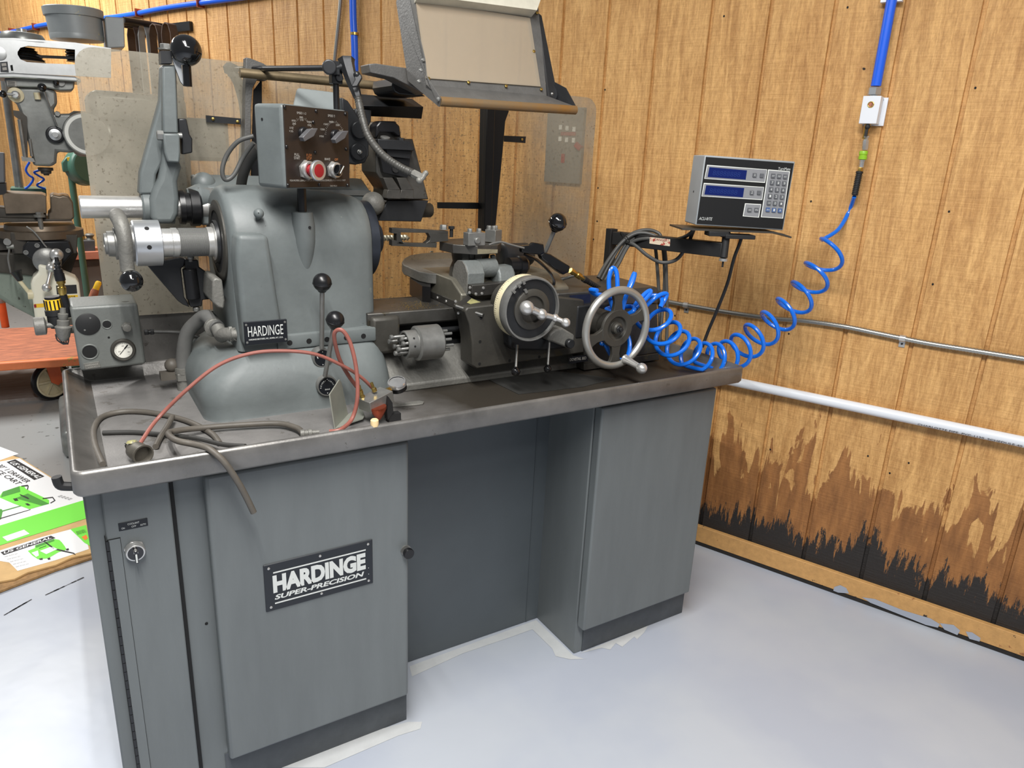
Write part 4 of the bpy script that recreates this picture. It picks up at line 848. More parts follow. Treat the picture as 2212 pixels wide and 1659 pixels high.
f = MB().m('void'); f.rev(at(854, 366, yS-0.022), V((0, -1, 0.2)), [(0, 0.0095), (0.002, 0.009)], 20); f.m('black').prism([at(x, y, yS-0.02) for x, y in ((822, 340), (886, 344), (880, 384), (828, 372))], (0, 0.02, 0)); obj('slide_gib', f, lathe)
f = MB().m('darkcast'); q = at(905, 454, 1.99); f.rev(q, X, [(0, 0.021), (0.035, 0.021), (0.04, 0.018)], 28); obj('slide_knob', f, lathe)
f = MB().m('cast'); f.ball(at(806, 440, 1.93), 0.032, 24); obj('slide_pivot', f, lathe)
f = MB().m('black_oxide')
pts0 = [at(778, 203, 2.02), at(770, 228, 1.95), at(772, 250, 1.99), at(780, 226, 2.05)]
pts1 = [at(890, 213, 2.02), at(915, 231, 1.95), at(911, 257, 1.99), at(896, 240, 2.05)]
f.rings([pts0, pts1]); obj('chaser_arm', f, lathe, bev=0.0015)
f = MB().m('black_oxide'); f.prism([at(x, y, 1.955) for x, y in ((768, 234), (803, 238), (802, 262), (790, 286), (776, 270), (766, 250))], (0, 0.04, 0)); obj('arm_bracket', f, lathe, bev=0.003)
# ---------------------------------------------------------------- control box on its post
FLp = at(608, 222, 1.66); ua = V((0.886, 0.463, 0)).normalized(); va = V((-0.463, 0.886, 0)).normalized(); FLp.z = 1.5855
zt, zbm = 1.5855, 1.409; wB, dB = 0.203, 0.090; hB = zt-zbm
f = MB().m('paint'); f.obox(FLp+ua*wB/2+va*dB/2-Z*hB/2, ua, va, Z, wB, dB, hB)
cb = obj('control_box', f, lathe, bev=0.009, seg=3)
f = MB().m('faceplate'); f.obox(FLp+ua*wB/2-va*0.001-Z*hB/2, ua, va, Z, wB-0.005, 0.003, hB-0.005); f.bevel_sel(0.0008, 1); fp = obj('faceplate', f, cb)
yo = -va*0.0028
def fpos(px, py): return onp(px, py, FLp+yo, va)
f = MB().m('letter_dim')
def ft(t, px0, py1, px1, py0, mm=None):
    a = fpos(px0, py1); bq = fpos(px1, py1); c = fpos(px0, py0)
    f.text(t, V((a.x, a.y, a.z)), ua, Z, (V((bq.x, bq.y, 0))-V((a.x, a.y, 0))).length, c.z-a.z)
ft('SPEED 1-2', 641, 246, 661, 241); ft('SPEED 3', 708, 252, 723, 247)
ft('375', 625, 278, 633, 274); ft('125', 625, 285, 633, 281); ft('600', 630, 262, 638, 258); ft('200', 631, 269, 639, 265); ft('800', 647, 255, 654, 251); ft('270', 648, 261, 655, 257); ft('1050', 663, 265, 673, 261); ft('350', 664, 272, 672, 268)
ft('1050', 690, 296, 699, 292); ft('1250', 692, 281, 701, 277); ft('1500', 699, 270, 708, 266); ft('1800', 711, 265, 720, 261); ft('2200', 725, 272, 733, 268); ft('2600', 732, 284, 741, 280)
ft('PULL', 636, 337, 647, 331); ft('START', 635, 344, 648, 338); ft('BRAKE', 701, 346, 713, 341)
f.m('letter_orange'); ft('PUSH', 662, 338, 673, 332); ft('STOP', 662, 345, 673, 339); ft('OFF', 723, 347, 730, 342)
f.m('letter_dim'); ft('FOR PROPER LUBRICATION OF SPINDLE DURING COMPLETE SPEED RANGE ONLY', 626, 392, 746, 388); ft('TA-2 100216', 713, 403, 728, 400)
for c_, rad, n_, a0, a1 in ((fpos(654, 286), 0.027, 19, 2.95, 0.35), (fpos(723, 292), 0.027, 21, 3.1, 0.2)):
    for i in range(n_):
        a = a0+(a1-a0)*i/(n_-1); e = ua*math.cos(a)+Z*math.sin(a); t = -ua*math.sin(a)+Z*math.cos(a); L_ = 0.0055 if i % 3 == 0 else 0.0035
        f.poly([c_+e*rad-t*0.00025, c_+e*rad+t*0.00025, c_+e*(rad+L_)+t*0.00025, c_+e*(rad+L_)-t*0.00025])
obj('lettering', f, cb)
for px, py in ((615, 231), (683, 240), (746, 246), (619, 317), (677, 264), (681, 329), (748, 322), (622, 400), (690, 399), (751, 400)):
    f = MB().m('black'); f.rev(fpos(px, py), -va, [(0, 0.0042), (0.0015, 0.0040), (0.003, 0.0026), (0.0031, 0.0011), (0.002, 0.001)], 14); obj('screw', f, cb)
mat('knob_grey', s(84, 84, 86), 0.35)
def switch_knob(px, py):
    c = fpos(px, py); e = (ua*0.86+Z*0.5).normalized(); t = (-ua*0.5+Z*0.86).normalized()
    f = MB().m('black'); f.rev(c, -va, [(0, 0.015), (0.007, 0.0145), (0.009, 0.013)], 28)
    f.m('knob_grey').prism([c-va*0.009+e*u+t*v_ for u, v_ in ((-0.024, -0.005), (0.006, -0.0085), (0.026, 0.0), (0.006, 0.0085), (-0.024, 0.005))], -va*0.014)
    obj('speed_knob', f, cb, bev=0.001)
switch_knob(655, 289); switch_knob(723, 294)
def nutring(f, c, r):
    f.m('steel').hexb(c, -va, r*1.13, 0.006).rev(c, -va, [(0.005, r), (0.013, r), (0.015, r*0.93), (0.015, r*0.72)], 32, cap=False)
c = fpos(661, 367); f = MB(); nutring(f, c, 0.0195); f.m('red').rev(c, -va, [(0.008, 0.0125), (0.034, 0.0125)], 28); f.m('alu').rev(c-va*0.034, -va, [(0, 0.012), (0.0, 0.0225), (0.005, 0.0225), (0.0065, 0.0205), (0.0065, 0.0145)], 36, cap=False); f.m('red').rev(c-va*0.034, -va, [(0.0, 0.0145), (0.0068, 0.0145), (0.0074, 0.011), (0.0074, 0.0)], 32, cap=False); obj('start_stop_button', f, cb)
c = fpos(719, 367); f = MB(); nutring(f, c, 0.0175); f.m('gloss_black').rev(c, -va, [(0.006, 0.0128), (0.0155, 0.0125)], 28)
e = (ua*0.62+Z*0.78).normalized(); t = (-ua*0.78+Z*0.62).normalized(); f.obox(c-va*0.021, e, t, va, 0.026, 0.0085, 0.013); f.m('letter').obox(c-va*0.0278+e*0.002, e, t, va, 0.021, 0.0022, 0.0006); obj('brake_switch', f, cb)
f = MB().m('void'); c = FLp+va*0.062-Z*0.033-ua*0.0004; f.rev(c, -ua, [(0, 0.003), (0.0006, 0.003)], 12); obj('knockout', f, cb)
bc = FLp+ua*wB*0.38+va*dB*0.45
f = MB().m('black'); ps = V((at(652, 430, 1.755).x, 1.755, 0)); f.cyl((ps.x, ps.y, 1.30), (ps.x, ps.y, zbm+0.004), 0.0105, 20); obj('control_post', f, lathe)
f = MB().m('paint'); f.rev((ps.x, ps.y, 1.352), -Z, [(0, 0.0185), (0.001, 0.0235), (0.03, 0.0275), (0.07, 0.0275), (0.10, 0.0235), (0.135, 0.017), (0.17, 0.008)], 36); f.m('void').rev((ps.x+0.008, ps.y-0.0265, 1.318), -Y, [(0, 0.0035), (0.0014, 0.0035)], 12); obj('post_boss', f, lathe)
# cables from the left of the box
mat('cable', s(70, 70, 68), 0.5)
f = MB().m('cable'); f.tube([at(548, 294, 1.78), at(515, 305, 1.79), at(490, 335, 1.80), at(480, 368, 1.80), at(487, 388, 1.80), at(505, 378, 1.80), at(525, 340, 1.80), at(548, 308, 1.78)], 0.0052, 12, 6); obj('control_cable', f, lathe)
f = MB().m('dark_rubber'); f.tube([at(560, 320, 1.83), at(540, 345, 1.86), at(526, 375, 1.88), at(520, 410, 1.90), at(520, 440, 1.92)], 0.012, 14, 6); obj('rear_cable', f, lathe)
# ================================================================ splash guard, chip hood, coolant arm
YGD = 2.120
def rpoly(f, pix, yy, th):
    f.prism([at(x, y, yy) for x, y in pix], (0, th, 0)); return f
sg = empty('splash_guard', (0.86, YGD, 1.05), 'wide dirty clear plastic splash guard standing along the back of the lathe', 'splash guard')
gx0, gx1, gz0, gz1, gr = 0.086, 1.640, 1.052, 1.702, 0.045
def rr2(x0, x1, z0, z1, r, y, k=6):
    out = []
    for cx, cz, a0 in ((x1-r, z1-r, 0), (x0+r, z1-r, PI/2), (x0+0.001, z0+0.001, PI), (x1-0.001, z0+0.001, 1.5*PI)):
        r_ = r if a0 < PI else 0.001
        for i in range(k+1):
            a = a0+PI/2*i/k; out.append(V((cx+r_*math.cos(a), y, cz+r_*math.sin(a))))
    return out
f = MB().m('guard_plastic'); f.prism(rr2(gx0, gx1, gz0, gz1, gr, YGD), (0, 0.0045, 0)); obj('plastic_sheet', f, sg)
for pix in (((445, 249), (521, 256), (521, 269), (446, 264)), ((1090, 293), (1136, 295), (1135, 309), (1090, 306)), ((946, 437), (1062, 438), (1062, 452), (946, 450))):
    f = MB().m('black_oxide'); rpoly(f, pix, YGD-0.008, 0.006); st = obj('strap', f, sg)
for px, py in ((460, 257), (513, 263), (1127, 301)):
    f = MB().m('brass'); f.rev(at(px, py, YGD-0.008), -Y, [(0, 0.0045), (0.003, 0.004), (0.004, 0.0)], 10); obj('bolt', f, sg)
f = MB().m('black'); rpoly(f, [(1052, 230), (1092, 232), (1100, 240), (1092, 262), (1086, 330), (1070, 500), (1046, 500)], YGD-0.05, 0.045); rpoly(f, [(1052, 230), (1070, 232), (1062, 500), (1046, 500)], YGD-0.07, 0.02)
obj('frame_post', f, sg, bev=0.002)
f = MB().m('hood_paint'); rpoly(f, [(532, 124), (541, 126), (569, 137), (578, 144), (580, 172), (572, 175), (556, 172), (546, 190), (542, 230), (540, 400), (526, 400), (530, 200)], YGD-0.04, 0.035); f.m('black'); rpoly(f, [(548, 195), (566, 170), (566, 400), (542, 400)], YGD-0.01, 0.006)
obj('frame_post', f, sg, bev=0.001)
f = MB().m('brown_pipe'); a = at(518, 157, 2.05); bq = at(862, 187, 2.05); f.cyl(a, V((bq.x, 2.05, a.z)), 0.0115, 20); obj('hood_rail', f, sg)
# ---- hinged hood with its window
hood = empty('chip_hood', at(1060, 220, 1.70), 'tilting grey metal chip hood with a hazy window and brown bar above the tool turret', 'chip hood')
PBL = at(920, 181, 1.70); PBR = V((at(1180, 205, 1.70).x, 1.70, 0)); PBR.z = at(1180, 205, 1.70).z
TL = atx(884, 0, PBL.x)
hn = (PBR-PBL).cross(TL-PBL).normalized()
if hn.y > 0: hn = -hn
def hp_(px, py, off=0.0): return onp(px, py, PBL+hn*off, hn)
f = MB().m('hood_paint')
out_ = [(878, -40), (1153, -10), (1158, 20), (1180, 205), (920, 182)]; inn = [(899, -8), (903, 8), (1135, 44), (1146, 52), (1163, 183), (921, 165)]
O1 = [hp_(x, y) for x, y in ((878, -45), (1160, -12), (1181, 207), (921, 183))]; I1 = [hp_(x, y) for x, y in ((901, 8), (1140, 45), (1163, 184), (922, 166))]
I1[3] = hp_(925, 166)
for i in range(4):
    j = (i+1) % 4; f.prism([O1[i], O1[j], I1[j], I1[i]], -hn*0.003)
obj('window_frame', f, hood)
f = MB().m('hood_plastic'); f.prism([hp_(x, y, 0.001) for x, y in ((897, 2), (1144, 40), (1167, 188), (920, 170))], hn*0.0025); obj('window_pane', f, hood)
f = MB().m('brown_pipe')
for px, py in ((925.5, 170), (1012, 178), (1093, 186), (1169, 193), (1160, 28), (1153, 111), (1062, 17), (1108, 12), (1144, 20)):
    f = MB().m('brass'); c = hp_(px, py, 0.0035); f.rev(c, hn, [(0, 0.0042), (0.0022, 0.0038), (0.003, 0.002), (0.0031, 0)], 12); obj('screw', f, hood)
b0 = at(950, 219, 1.655); b1 = at(1243, 238, 1.655)
f = MB().m('rust_pipe'); f.cyl(b0, b1, 0.0112, 24); obj('hand_bar', f, hood)
f = MB().m('hood_paint'); f.prism([hp_(921, 183), hp_(1181, 207), b1+Z*0.009, b0+Z*0.009], (0, 0.003, 0.0)); obj('hood_lip', f, hood)
f = MB().m('hood_paint')
f.prism([b0+V((0, 0, -0.012)), b0+V((0, -0.008, 0.006)), hp_(922, 163, 0.004), hp_(919, 128, 0.004), hp_(878, -45, 0.004), hp_(872, -45, -0.02), TL+V((-0.01, 0.05, 0.0)), V((PBL.x-0.008, 1.78, PBL.z+0.01))], (-0.003, 0, 0)); obj('hood_cheek', f, hood)
f = MB().m('black_oxide')
xR = PBR.x+0.012
f.prism([b1+V((0.0, 0.0, -0.010)), b1+V((0, -0.006, 0.006)), V((b1.x-0.002, 1.70, PBR.z+0.022)), V((b1.x-0.035, 1.74, PBR.z+0.045)), V((b1.x-0.035, 1.76, PBR.z-0.0)), V((b1.x-0.01, 1.70, PBR.z-0.02))], (-0.003, 0, 0)); obj('hood_cheek', f, hood)
f = MB().m('black_oxide'); f.prism([hp_(x, y, -0.004) for x, y in ((1163, 28), (1170, 34), (1204, 205), (1202, 212), (1190, 222), (1188, 214))], -hn*0.01); obj('side_flange', f, hood)
f = MB().m('dull_steel'); f.rev(at(1193, 203, 1.69), -Y, [(0, 0.004), (0.003, 0.0)], 10).rev(at(946, 214, 1.65), V((-1, -0.4, 0)), [(0, 0.005), (0.003, 0.0)], 10)
for px, py in ((914, 130), (905, 176), (909, 152)): f.rev(hp_(px, py, 0.006), hn, [(0, 0.0048), (0.003, 0.004), (0.004, 0.0)], 12)
obj('rivets', f, hood)
f = MB().m('hood_paint'); f.prism([at(x, y, 1.80) for x, y in ((797, 138), (812, 137), (905, 151), (912, 156), (922, 185), (920, 204), (850, 168), (800, 157))], (0, 0.06, 0)); obj('hinge_arm', f, hood, bev=0.002)
f = MB().m('black'); f.prism([at(x, y, 1.86) for x, y in ((850, 168), (920, 208), (905, 208), (862, 204), (852, 198), (847, 185))], (0, 0.14, 0)); obj('hinge_block', f, hood, bev=0.003)
mat('hood_top', s(196, 192, 176), 0.45, 0.2, 0.1, 20)
f = MB().m('hood_top'); f.prism([hp_(x, y, 0.03) for x, y in ((905, -60), (1175, -40), (1167, 2), (1160, 22), (960, -4), (905, -10))], -hn*0.03); obj('hood_top', f, hood)
# ---- coolant arm with gooseneck
co = empty('coolant_arm', (0.60, 1.80, 1.59), 'dark articulated coolant pipe with a ribbed gooseneck nozzle hanging in front of the tool slide', 'coolant arm')
pp = at(725, 160, 1.80)
f = MB().m('rim_black'); f.cyl((pp.x, 1.80, 1.585), (pp.x, 1.80, pp.z-0.005), 0.0072, 16); obj('upright', f, co)
f = MB().m('black_oxide'); q = at(725, 162, 1.80); f.box(q-V((0.013, 0.012, 0.020)), q+V((0.013, 0.012, 0.016))); f.rev(q+V((0.004, -0.012, -0.006)), -Y, [(0, 0.009), (0.006, 0.009)], 20)
j = at(712, 147, 1.785); f.rev(j+X*-0.004-Y*0.01, V((-0.3, -1, 0)), [(0, 0.0165), (0.014, 0.0165), (0.016, 0.0145)], 24); f.box(j-V((0.005, 0.008, 0.014)), j+V((0.022, 0.012, 0.016))); obj('swivel_block', f, co, bev=0.002)
el = atd(501, 149, 1.93)
f = MB().m('rim_black'); f.cyl(el, j, 0.0068, 16); obj('cross_pipe', f, co)
f = MB().m('rim_black'); d = (j-el).normalized(); f.rev(el-d*0.018, d, [(0, 0.0165), (0.02, 0.0165), (0.034, 0.012)], 6); f.rev(el-Z*0.0, V((0.1, 0, -1)), [(0, 0.014), (0.018, 0.0135)], 12); obj('elbow', f, co)
f = MB().m('dark_rubber'); hp = [el-Z*0.008, atd(515, 180, 1.93), atd(527, 225, 1.94), atd(531, 270, 1.95), atd(528, 320, 1.97), atd(521, 400, 2.0), atd(518, 430, 2.02)]; f.tube(hp, 0.0135, 16, 6); obj('supply_hose', f, co)
f = MB().m('black_oxide'); g0 = atd(746, 138, 1.70); g1 = atd(777, 206, 1.69); f.tube([atd(748, 128, 1.70), atd(750, 140, 1.70), atd(758, 168, 1.70), atd(768, 196, 1.69), atd(773, 212, 1.69)], 0.015, 6, 3, rad=lambda t: 0.0205-0.0115*t); f.cyl(j+X*0.01, g0+Z*-0.004, 0.0085, 12); wb = obj('taper_joint', f, co)
f = MB().m('rim_black'); q = atd(771, 162, 1.665); f.ball(q, 0.0085, 14, sq=1.0); f.prism([atd(x, y, 1.66) for x, y in ((764, 160), (780, 160), (782, 168), (772, 186), (761, 188), (759, 184), (766, 172))], RF*0.006); obj('wing_nut', f, co, bev=0.002)
gn = [atd(773, 210, 1.69), atd(782, 252, 1.68), atd(796, 295, 1.67), atd(826, 334, 1.65), atd(862, 360, 1.63), atd(893, 375, 1.62)]
mat('gooseneck', s(70, 69, 66), 0.5, 0.3)
f = MB().m('gooseneck'); N_ = 34
path = catmull(gn, 24); n_ = len(path)
def rad_g(t): return 0.0090 if int(t*170) % 4 else 0.0076
f.tube(path, 0.009, 14, 0, rad=rad_g); obj('gooseneck', f, co, ang=70)
f = MB().m('cast'); f.tube([gn[-1], atd(905, 381, 1.615), atd(912, 385, 1.615)], 0.0095, 8); f.tube([atd(905, 392, 1.612), atd(913, 384, 1.612), atd(919, 374, 1.612)], 0.006, 10); f.ball(atd(920, 374, 1.612), 0.0062, 12).ball(atd(906, 390, 1.612), 0.0078, 12); obj('nozzle', f, co)
# ================================================================ valve box on the left of the pan
yV = 1.985
vb = empty('valve_box', (0.085, 2.0, 0.95), 'grey valve box with a round pressure gauge at the left end of the chip pan', 'control box')
fr = [at(x, y, yV) for x, y in ((150, 664), (297, 655), (316, 787), (174, 803))]
mat('valve_paint', s(104, 107, 104), 0.45, 0.1, 0.1, 14, 0.2, 160)
f = MB().m('valve_paint'); f.rings([fr, [p+V((0, 0.11, 0.005)) for p in fr]]); obj('housing', f, vb, bev=0.007, seg=3)
def vp_(px, py, o=0.0): return at(px, py, yV-o)
f = MB().m('matte_black'); f.rev(vp_(190, 700), -Y, [(0, 0.0265), (0.002, 0.0265), (0.003, 0.025), (0.003, 0)], 40); f.m('dull_steel').rev(vp_(195, 687, 0.003), -Y, [(0, 0.0022), (0.0006, 0.0022)], 10).rev(vp_(183, 713, 0.003), -Y, [(0, 0.0022), (0.0006, 0.0022)], 10); obj('blank_cover', f, vb)
f = MB().m('valve_paint'); f.ring(vp_(231, 701), Y, 0.0105, 0.0014, 28, 8); f.m('void').rev(vp_(231, 700, 0.0004), -Y, [(0, 0.0095), (0.0004, 0.0)], 24); obj('port', f, vb)
f = MB().m('valve_paint'); f.ring(vp_(194, 760), Y, 0.0178, 0.0022, 36, 8); f.m('void').rev(vp_(194, 760, 0.0004), -Y, [(0, 0.0165), (0.0004, 0.0)], 32); obj('port', f, vb)
f = MB().m('cast'); c = vp_(273, 705); f.hexb(c, -Y, 0.012, 0.012).rev(c-Y*0.012, -Y, [(0, 0.0095), (0.008, 0.0095), (0.009, 0.008)], 24); obj('adjusting_nut', f, vb)
f = MB().m('void'); f.rev(vp_(235, 729), -Y, [(0, 0.0026), (0.0006, 0.0026)], 12); obj('screw_hole', f, vb)
f = MB().m('black_oxide'); q = at(272, 659, yV+0.03); f.rev(q-Z*0.004, Z, [(0, 0.0095), (0.014, 0.0095)], 20); obj('filler_plug', f, vb)
c = vp_(266, 755)
f = MB().m('darkcast'); f.rev(c, -Y, [(0, 0.0282), (0.003, 0.0285), (0.008, 0.0275), (0.010, 0.0255), (0.009, 0.0205), (0.006, 0.020)], 44, cap=False); f.m('gauge_face').rev(c, -Y, [(0.0055, 0.0203), (0.0056, 0.0)], 40, cap=False); gg = obj('gauge', f, vb)
f = MB().m('ink'); e = (X*0.62+Z*0.72).normalized(); f.obox(c-Y*0.0065+e*0.002, e, -X*0.72+Z*0.62, Y, 0.030, 0.0012, 0.0006); f.obox(c-Y*0.0065+e*0.010, e, -X*0.72+Z*0.62, Y, 0.011, 0.0028, 0.0006)
for i in range(21):
    a = -0.8+i*(PI+1.6)/20; ee = X*math.cos(a)+Z*math.sin(a); f.obox(c-Y*0.006+ee*0.0168, ee, ee.cross(Y), Y, 0.003 if i % 5 == 0 else 0.0018, 0.0004, 0.0003)
for t, u, v_ in (('50', -0.0115, -0.004), ('100', -0.003, 0.0095), ('150', 0.009, 0.004), ('200', 0.0085, -0.007)): f.text(t, c-Y*0.0061+X*u+Z*v_, X, Z, 0.005, 0.0026)
obj('dial_marks', f, gg)
f = MB().m('cast'); pl_ = [vp_(x, y) for x, y in ((180, 785), (214, 780), (218, 793), (184, 798))]; f.prism(pl_, (0, -0.002, 0)); pl2 = obj('maker_plate', f, vb, bev=0.0006)
f = MB().m('letter_dim'); w_ = (pl_[1]-pl_[0]).length; f.text('HARDINGE', pl_[3].lerp(pl_[0], 0.52)-Y*0.0024+X*0.003, pl_[1]-pl_[0], Z, w_*0.8, 0.0042); f.text('ELMIRA, N.Y.', pl_[3].lerp(pl_[0], 0.2)-Y*0.0024+X*0.007, pl_[1]-pl_[0], Z, w_*0.55, 0.003); obj('lettering', f, pl2)
f = MB().m('black_oxide'); a = at(312, 718, yV+0.05); f.hexb(a, X, 0.008, 0.009).cyl(a, a+X*0.022, 0.0058, 12).hexb(a+X*0.014, X, 0.0085, 0.008); f.m('cable').tube([a+X*0.02, at(370, 717, 2.03), at(400, 720, 2.02), at(440, 732, 2.0)], 0.005, 12, 6); obj('outlet_pipe', f, vb)
# regulator cluster on the left of the box
rg = empty('air_regulator', (-0.01, 2.02, 0.98), 'air regulator cluster with a small grey gauge and black-and-yellow bowl left of the valve box', 'air regulator')
f = MB().m('cast'); a = at(78, 705, 2.02); bq = at(102, 703, 2.02); d = (bq-a).normalized(); f.rev(a-d*0.004, d, [(0, 0.020), (0.002, 0.0215), (0.022, 0.0215), (0.024, 0.018), (0.026, 0.006), (0.04, 0.006)], 32); obj('gauge', f, rg)
f = MB().m('matte_black'); u_ = at(122, 690, 2.03); v_ = at(112, 640, 2.03); d = (v_-u_).normalized(); f.rev(u_-d*0.02, d, [(0, 0.015), (0.012, 0.019), (0.03, 0.019), (0.032, 0.021), (0.044, 0.021), (0.046, 0.018)], 28); obj('bowl', f, rg)
f = MB().m('yellow')
f.rev(u_+d*0.026, d, [(0, 0.0185), (0.024, 0.0178), (0.025, 0.015)], 28); f.m('black')
wz = d.orthogonal().normalized(); w2_ = d.cross(wz)
for k in range(14):
    a = 2*PI*k/14; e = wz*math.cos(a)+w2_*math.sin(a); f.obox(u_+d*0.038+e*0.0186, e, e.cross(d), d, 0.002, 0.003, 0.022)
f.rev(u_+d*0.050, d, [(0, 0.0165), (0.006, 0.016)], 24); obj('adjusting_cap', f, rg)
f = MB().m('cast'); a = at(137, 736, 2.0); bq = at(136, 672, 2.0); d = (bq-a).normalized()
f.rev(a, d, [(0, 0.008), (0.01, 0.014), (0.034, 0.018), (0.038, 0.013), (0.050, 0.013), (0.052, 0.009), (0.060, 0.011), (0.066, 0.011), (0.068, 0.007), (0.080, 0.006)], 24); f.cyl(at(140, 712, 2.0), at(160, 712, 2.02), 0.009, 14); obj('drain_valve', f, rg)
f = MB().m('black_oxide')
for k in range(5): f.tube([at(120+k*7, 722, 2.0), at(124+k*6, 735, 1.995), at(138+k*2, 744, 1.995)], 0.0016, 6, 3)
obj('cage', f, rg)
f = MB().m('brass'); a = at(136, 640, 2.01); bq = at(131, 605, 2.01); d = (bq-a).normalized(); f.rev(a, d, [(0, 0.006), (0.01, 0.009), (0.022, 0.009), (0.023, 0.007), (0.03, 0.007), (0.031, 0.0095), (0.04, 0.0095), (0.041, 0.006)], 16); obj('coupling', f, rg)
f = MB().m('black'); f.tube([at(147, 685, 2.01), at(142, 655, 2.01), at(136, 637, 2.01)], 0.0085, 14, 3); obj('hose_tail', f, rg); f = MB().m('black'); f.tube([at(131, 606, 2.01), at(127, 590, 2.01)], 0.011, 14); f.rev(at(127, 592, 2.01), Z, [(0, 0.010), (0.012, 0.0095), (0.014, 0.0065), (0.02, 0.0085), (0.022, 0.006), (0.028, 0.008), (0.03, 0.005), (0.04, 0.004)], 14); obj('strain_relief', f, rg)
# ================================================================ loose things lying in the pan
ZPF = ZF+0.0005
def lay(px, py, h=0.0): return atz(px, py, ZPF+h)
rh = 0.0062
f = MB().m('grey_rubber')
path = [lay(222, 1003, rh), lay(205, 960, rh), lay(203, 925, rh), lay(222, 900, rh), lay(270, 889, rh), lay(330, 892, rh), lay(400, 908, rh), lay(455, 935, rh), lay(475, 958, rh)]
f.tube(path, rh, 12, 8); obj('grey_hose', f, None, label='fat grey hose looped around the left front corner of the chip pan', cat='hose', group='hoses lying in the chip pan')
f = MB().m('dark_rubber')
path = [lay(222, 935, 0.005), lay(290, 934, 0.005), lay(350, 939, 0.006), lay(420, 946, 0.01), lay(480, 960, 0.02), lay(530, 964, 0.03)]
f.tube(path, 0.005, 12, 8); obj('grey_hose', f, None, label='thin dark hose lying straight across the front left of the chip pan', cat='hose', group='hoses lying in the chip pan')
f = MB().m('grey_rubber')
path = [lay(655, 936, 0.011), lay(640, 924, 0.012), lay(600, 915, 0.012), lay(520, 918, 0.012), lay(440, 924, 0.014), lay(385, 930, 0.022), lay(364, 936, 0.028), at(380, 951, 1.47), at(420, 960, 1.44), at(452, 970, 1.412), at(484, 998, 1.394), at(512, 1038, 1.388), at(531, 1072, 1.386), at(548, 1107, 1.385)]
f.tube(path, 0.0064, 14, 8); hh = obj('grey_hose', f, None, label='grey rubber hose hanging over the front rim of the chip pan', cat='hose', group='hoses lying in the chip pan')
f = MB().m('cast'); a = path[0]; bq = lay(690, 933, 0.011); d = (bq-a).normalized(); f.rev(a-d*0.006, d, [(0, 0.0085), (0.008, 0.009), (0.009, 0.007), (0.016, 0.007), (0.017, 0.009), (0.024, 0.009), (0.025, 0.005), (0.04, 0.005)], 14); obj('hose_fitting', f, hh)
f = MB().m('grey_rubber'); f.tube([lay(372, 900, 0.017), lay(362, 920, 0.017), lay(346, 945, 0.007), lay(336, 965, 0.007)], 0.0062, 10, 5); obj('grey_hose', f, None, label='short grey hose stub crossing under the red hose in the pan', cat='hose', group='hoses lying in the chip pan')
# nozzle cup at the end of the red hose
nz = empty('nozzle_cup', lay(300, 975), 'round grey nozzle cup with frayed wire at the end of the red hose', 'nozzle')
a = lay(292, 972, 0.022); fwd = (lay(322, 990, 0.020)-a).normalized()
mat('grime', s(92, 88, 80), 0.5, 0.4, 0.2, 40)
f = MB().m('grime'); f.rev(a-fwd*0.010, fwd, [(0, 0.012), (0.006, 0.017), (0.022, 0.019), (0.038, 0.0185), (0.040, 0.0205), (0.043, 0.0205), (0.043, 0.0175), (0.040, 0.0165), (0.030, 0.0160), (0.030, 0.0)], 32); obj('cup', f, nz)
f = MB().m('matte_black')
for k in range(9): q = a-fwd*0.01+V((random.uniform(-0.004, 0.004), random.uniform(-0.008, 0.008), random.uniform(-0.008, 0.006))); f.tube([q, q-fwd*0.012+V((0, random.uniform(-0.006, 0.006), random.uniform(-0.01, 0))), q-fwd*0.022+V((0, random.uniform(-0.008, 0.008), random.uniform(-0.008, 0.006)))], 0.0012, 5, 3)
f.m('grime').tube([a-fwd*0.005, a-fwd*0.026-Y*0.002], 0.006, 10); obj('frayed_wire', f, nz)
f = MB().m('worn_label'); f.rev(a+V((-0.004, 0.004, 0.015)), V((0, 0.2, 1)), [(0, 0.011), (0.004, 0.008), (0.005, 0)], 10); obj('yellow_tape', f, nz)
# red hose: long arc from the cup to the manifold block, and its loop
f = MB().m('red_hose'); rr_ = 0.0041
arc = [lay(301, 962, 0.030), lay(309, 948, 0.036), at(340, 905, 1.60), at(400, 845, 1.60), at(470, 790, 1.60), at(540, 764, 1.59), at(610, 758, 1.58), at(680, 765, 1.57), at(740, 790, 1.57), at(780, 815, 1.57), at(808, 842, 1.58)]
f.tube(arc, rr_, 10, 8); obj('red_hose', f, None, label='thin red hose arching from the nozzle cup across the front of the headstock', cat='hose', group='red hoses')
f = MB().m('red_hose')
arc = [lay(712, 932, 0.012), lay(735, 928, 0.016), at(760, 905, 1.50), at(772, 860, 1.505), at(770, 800, 1.515), at(758, 745, 1.525), at(742, 716, 1.53), at(727, 714, 1.54), at(722, 730, 1.55), at(733, 775, 1.57), at(752, 810, 1.59), at(770, 835, 1.60)]
f.tube(arc, rr_*1.15, 10, 8); obj('red_hose', f, None, label='red hose making a tall narrow loop beside the angle plate', cat='hose', group='red hoses')
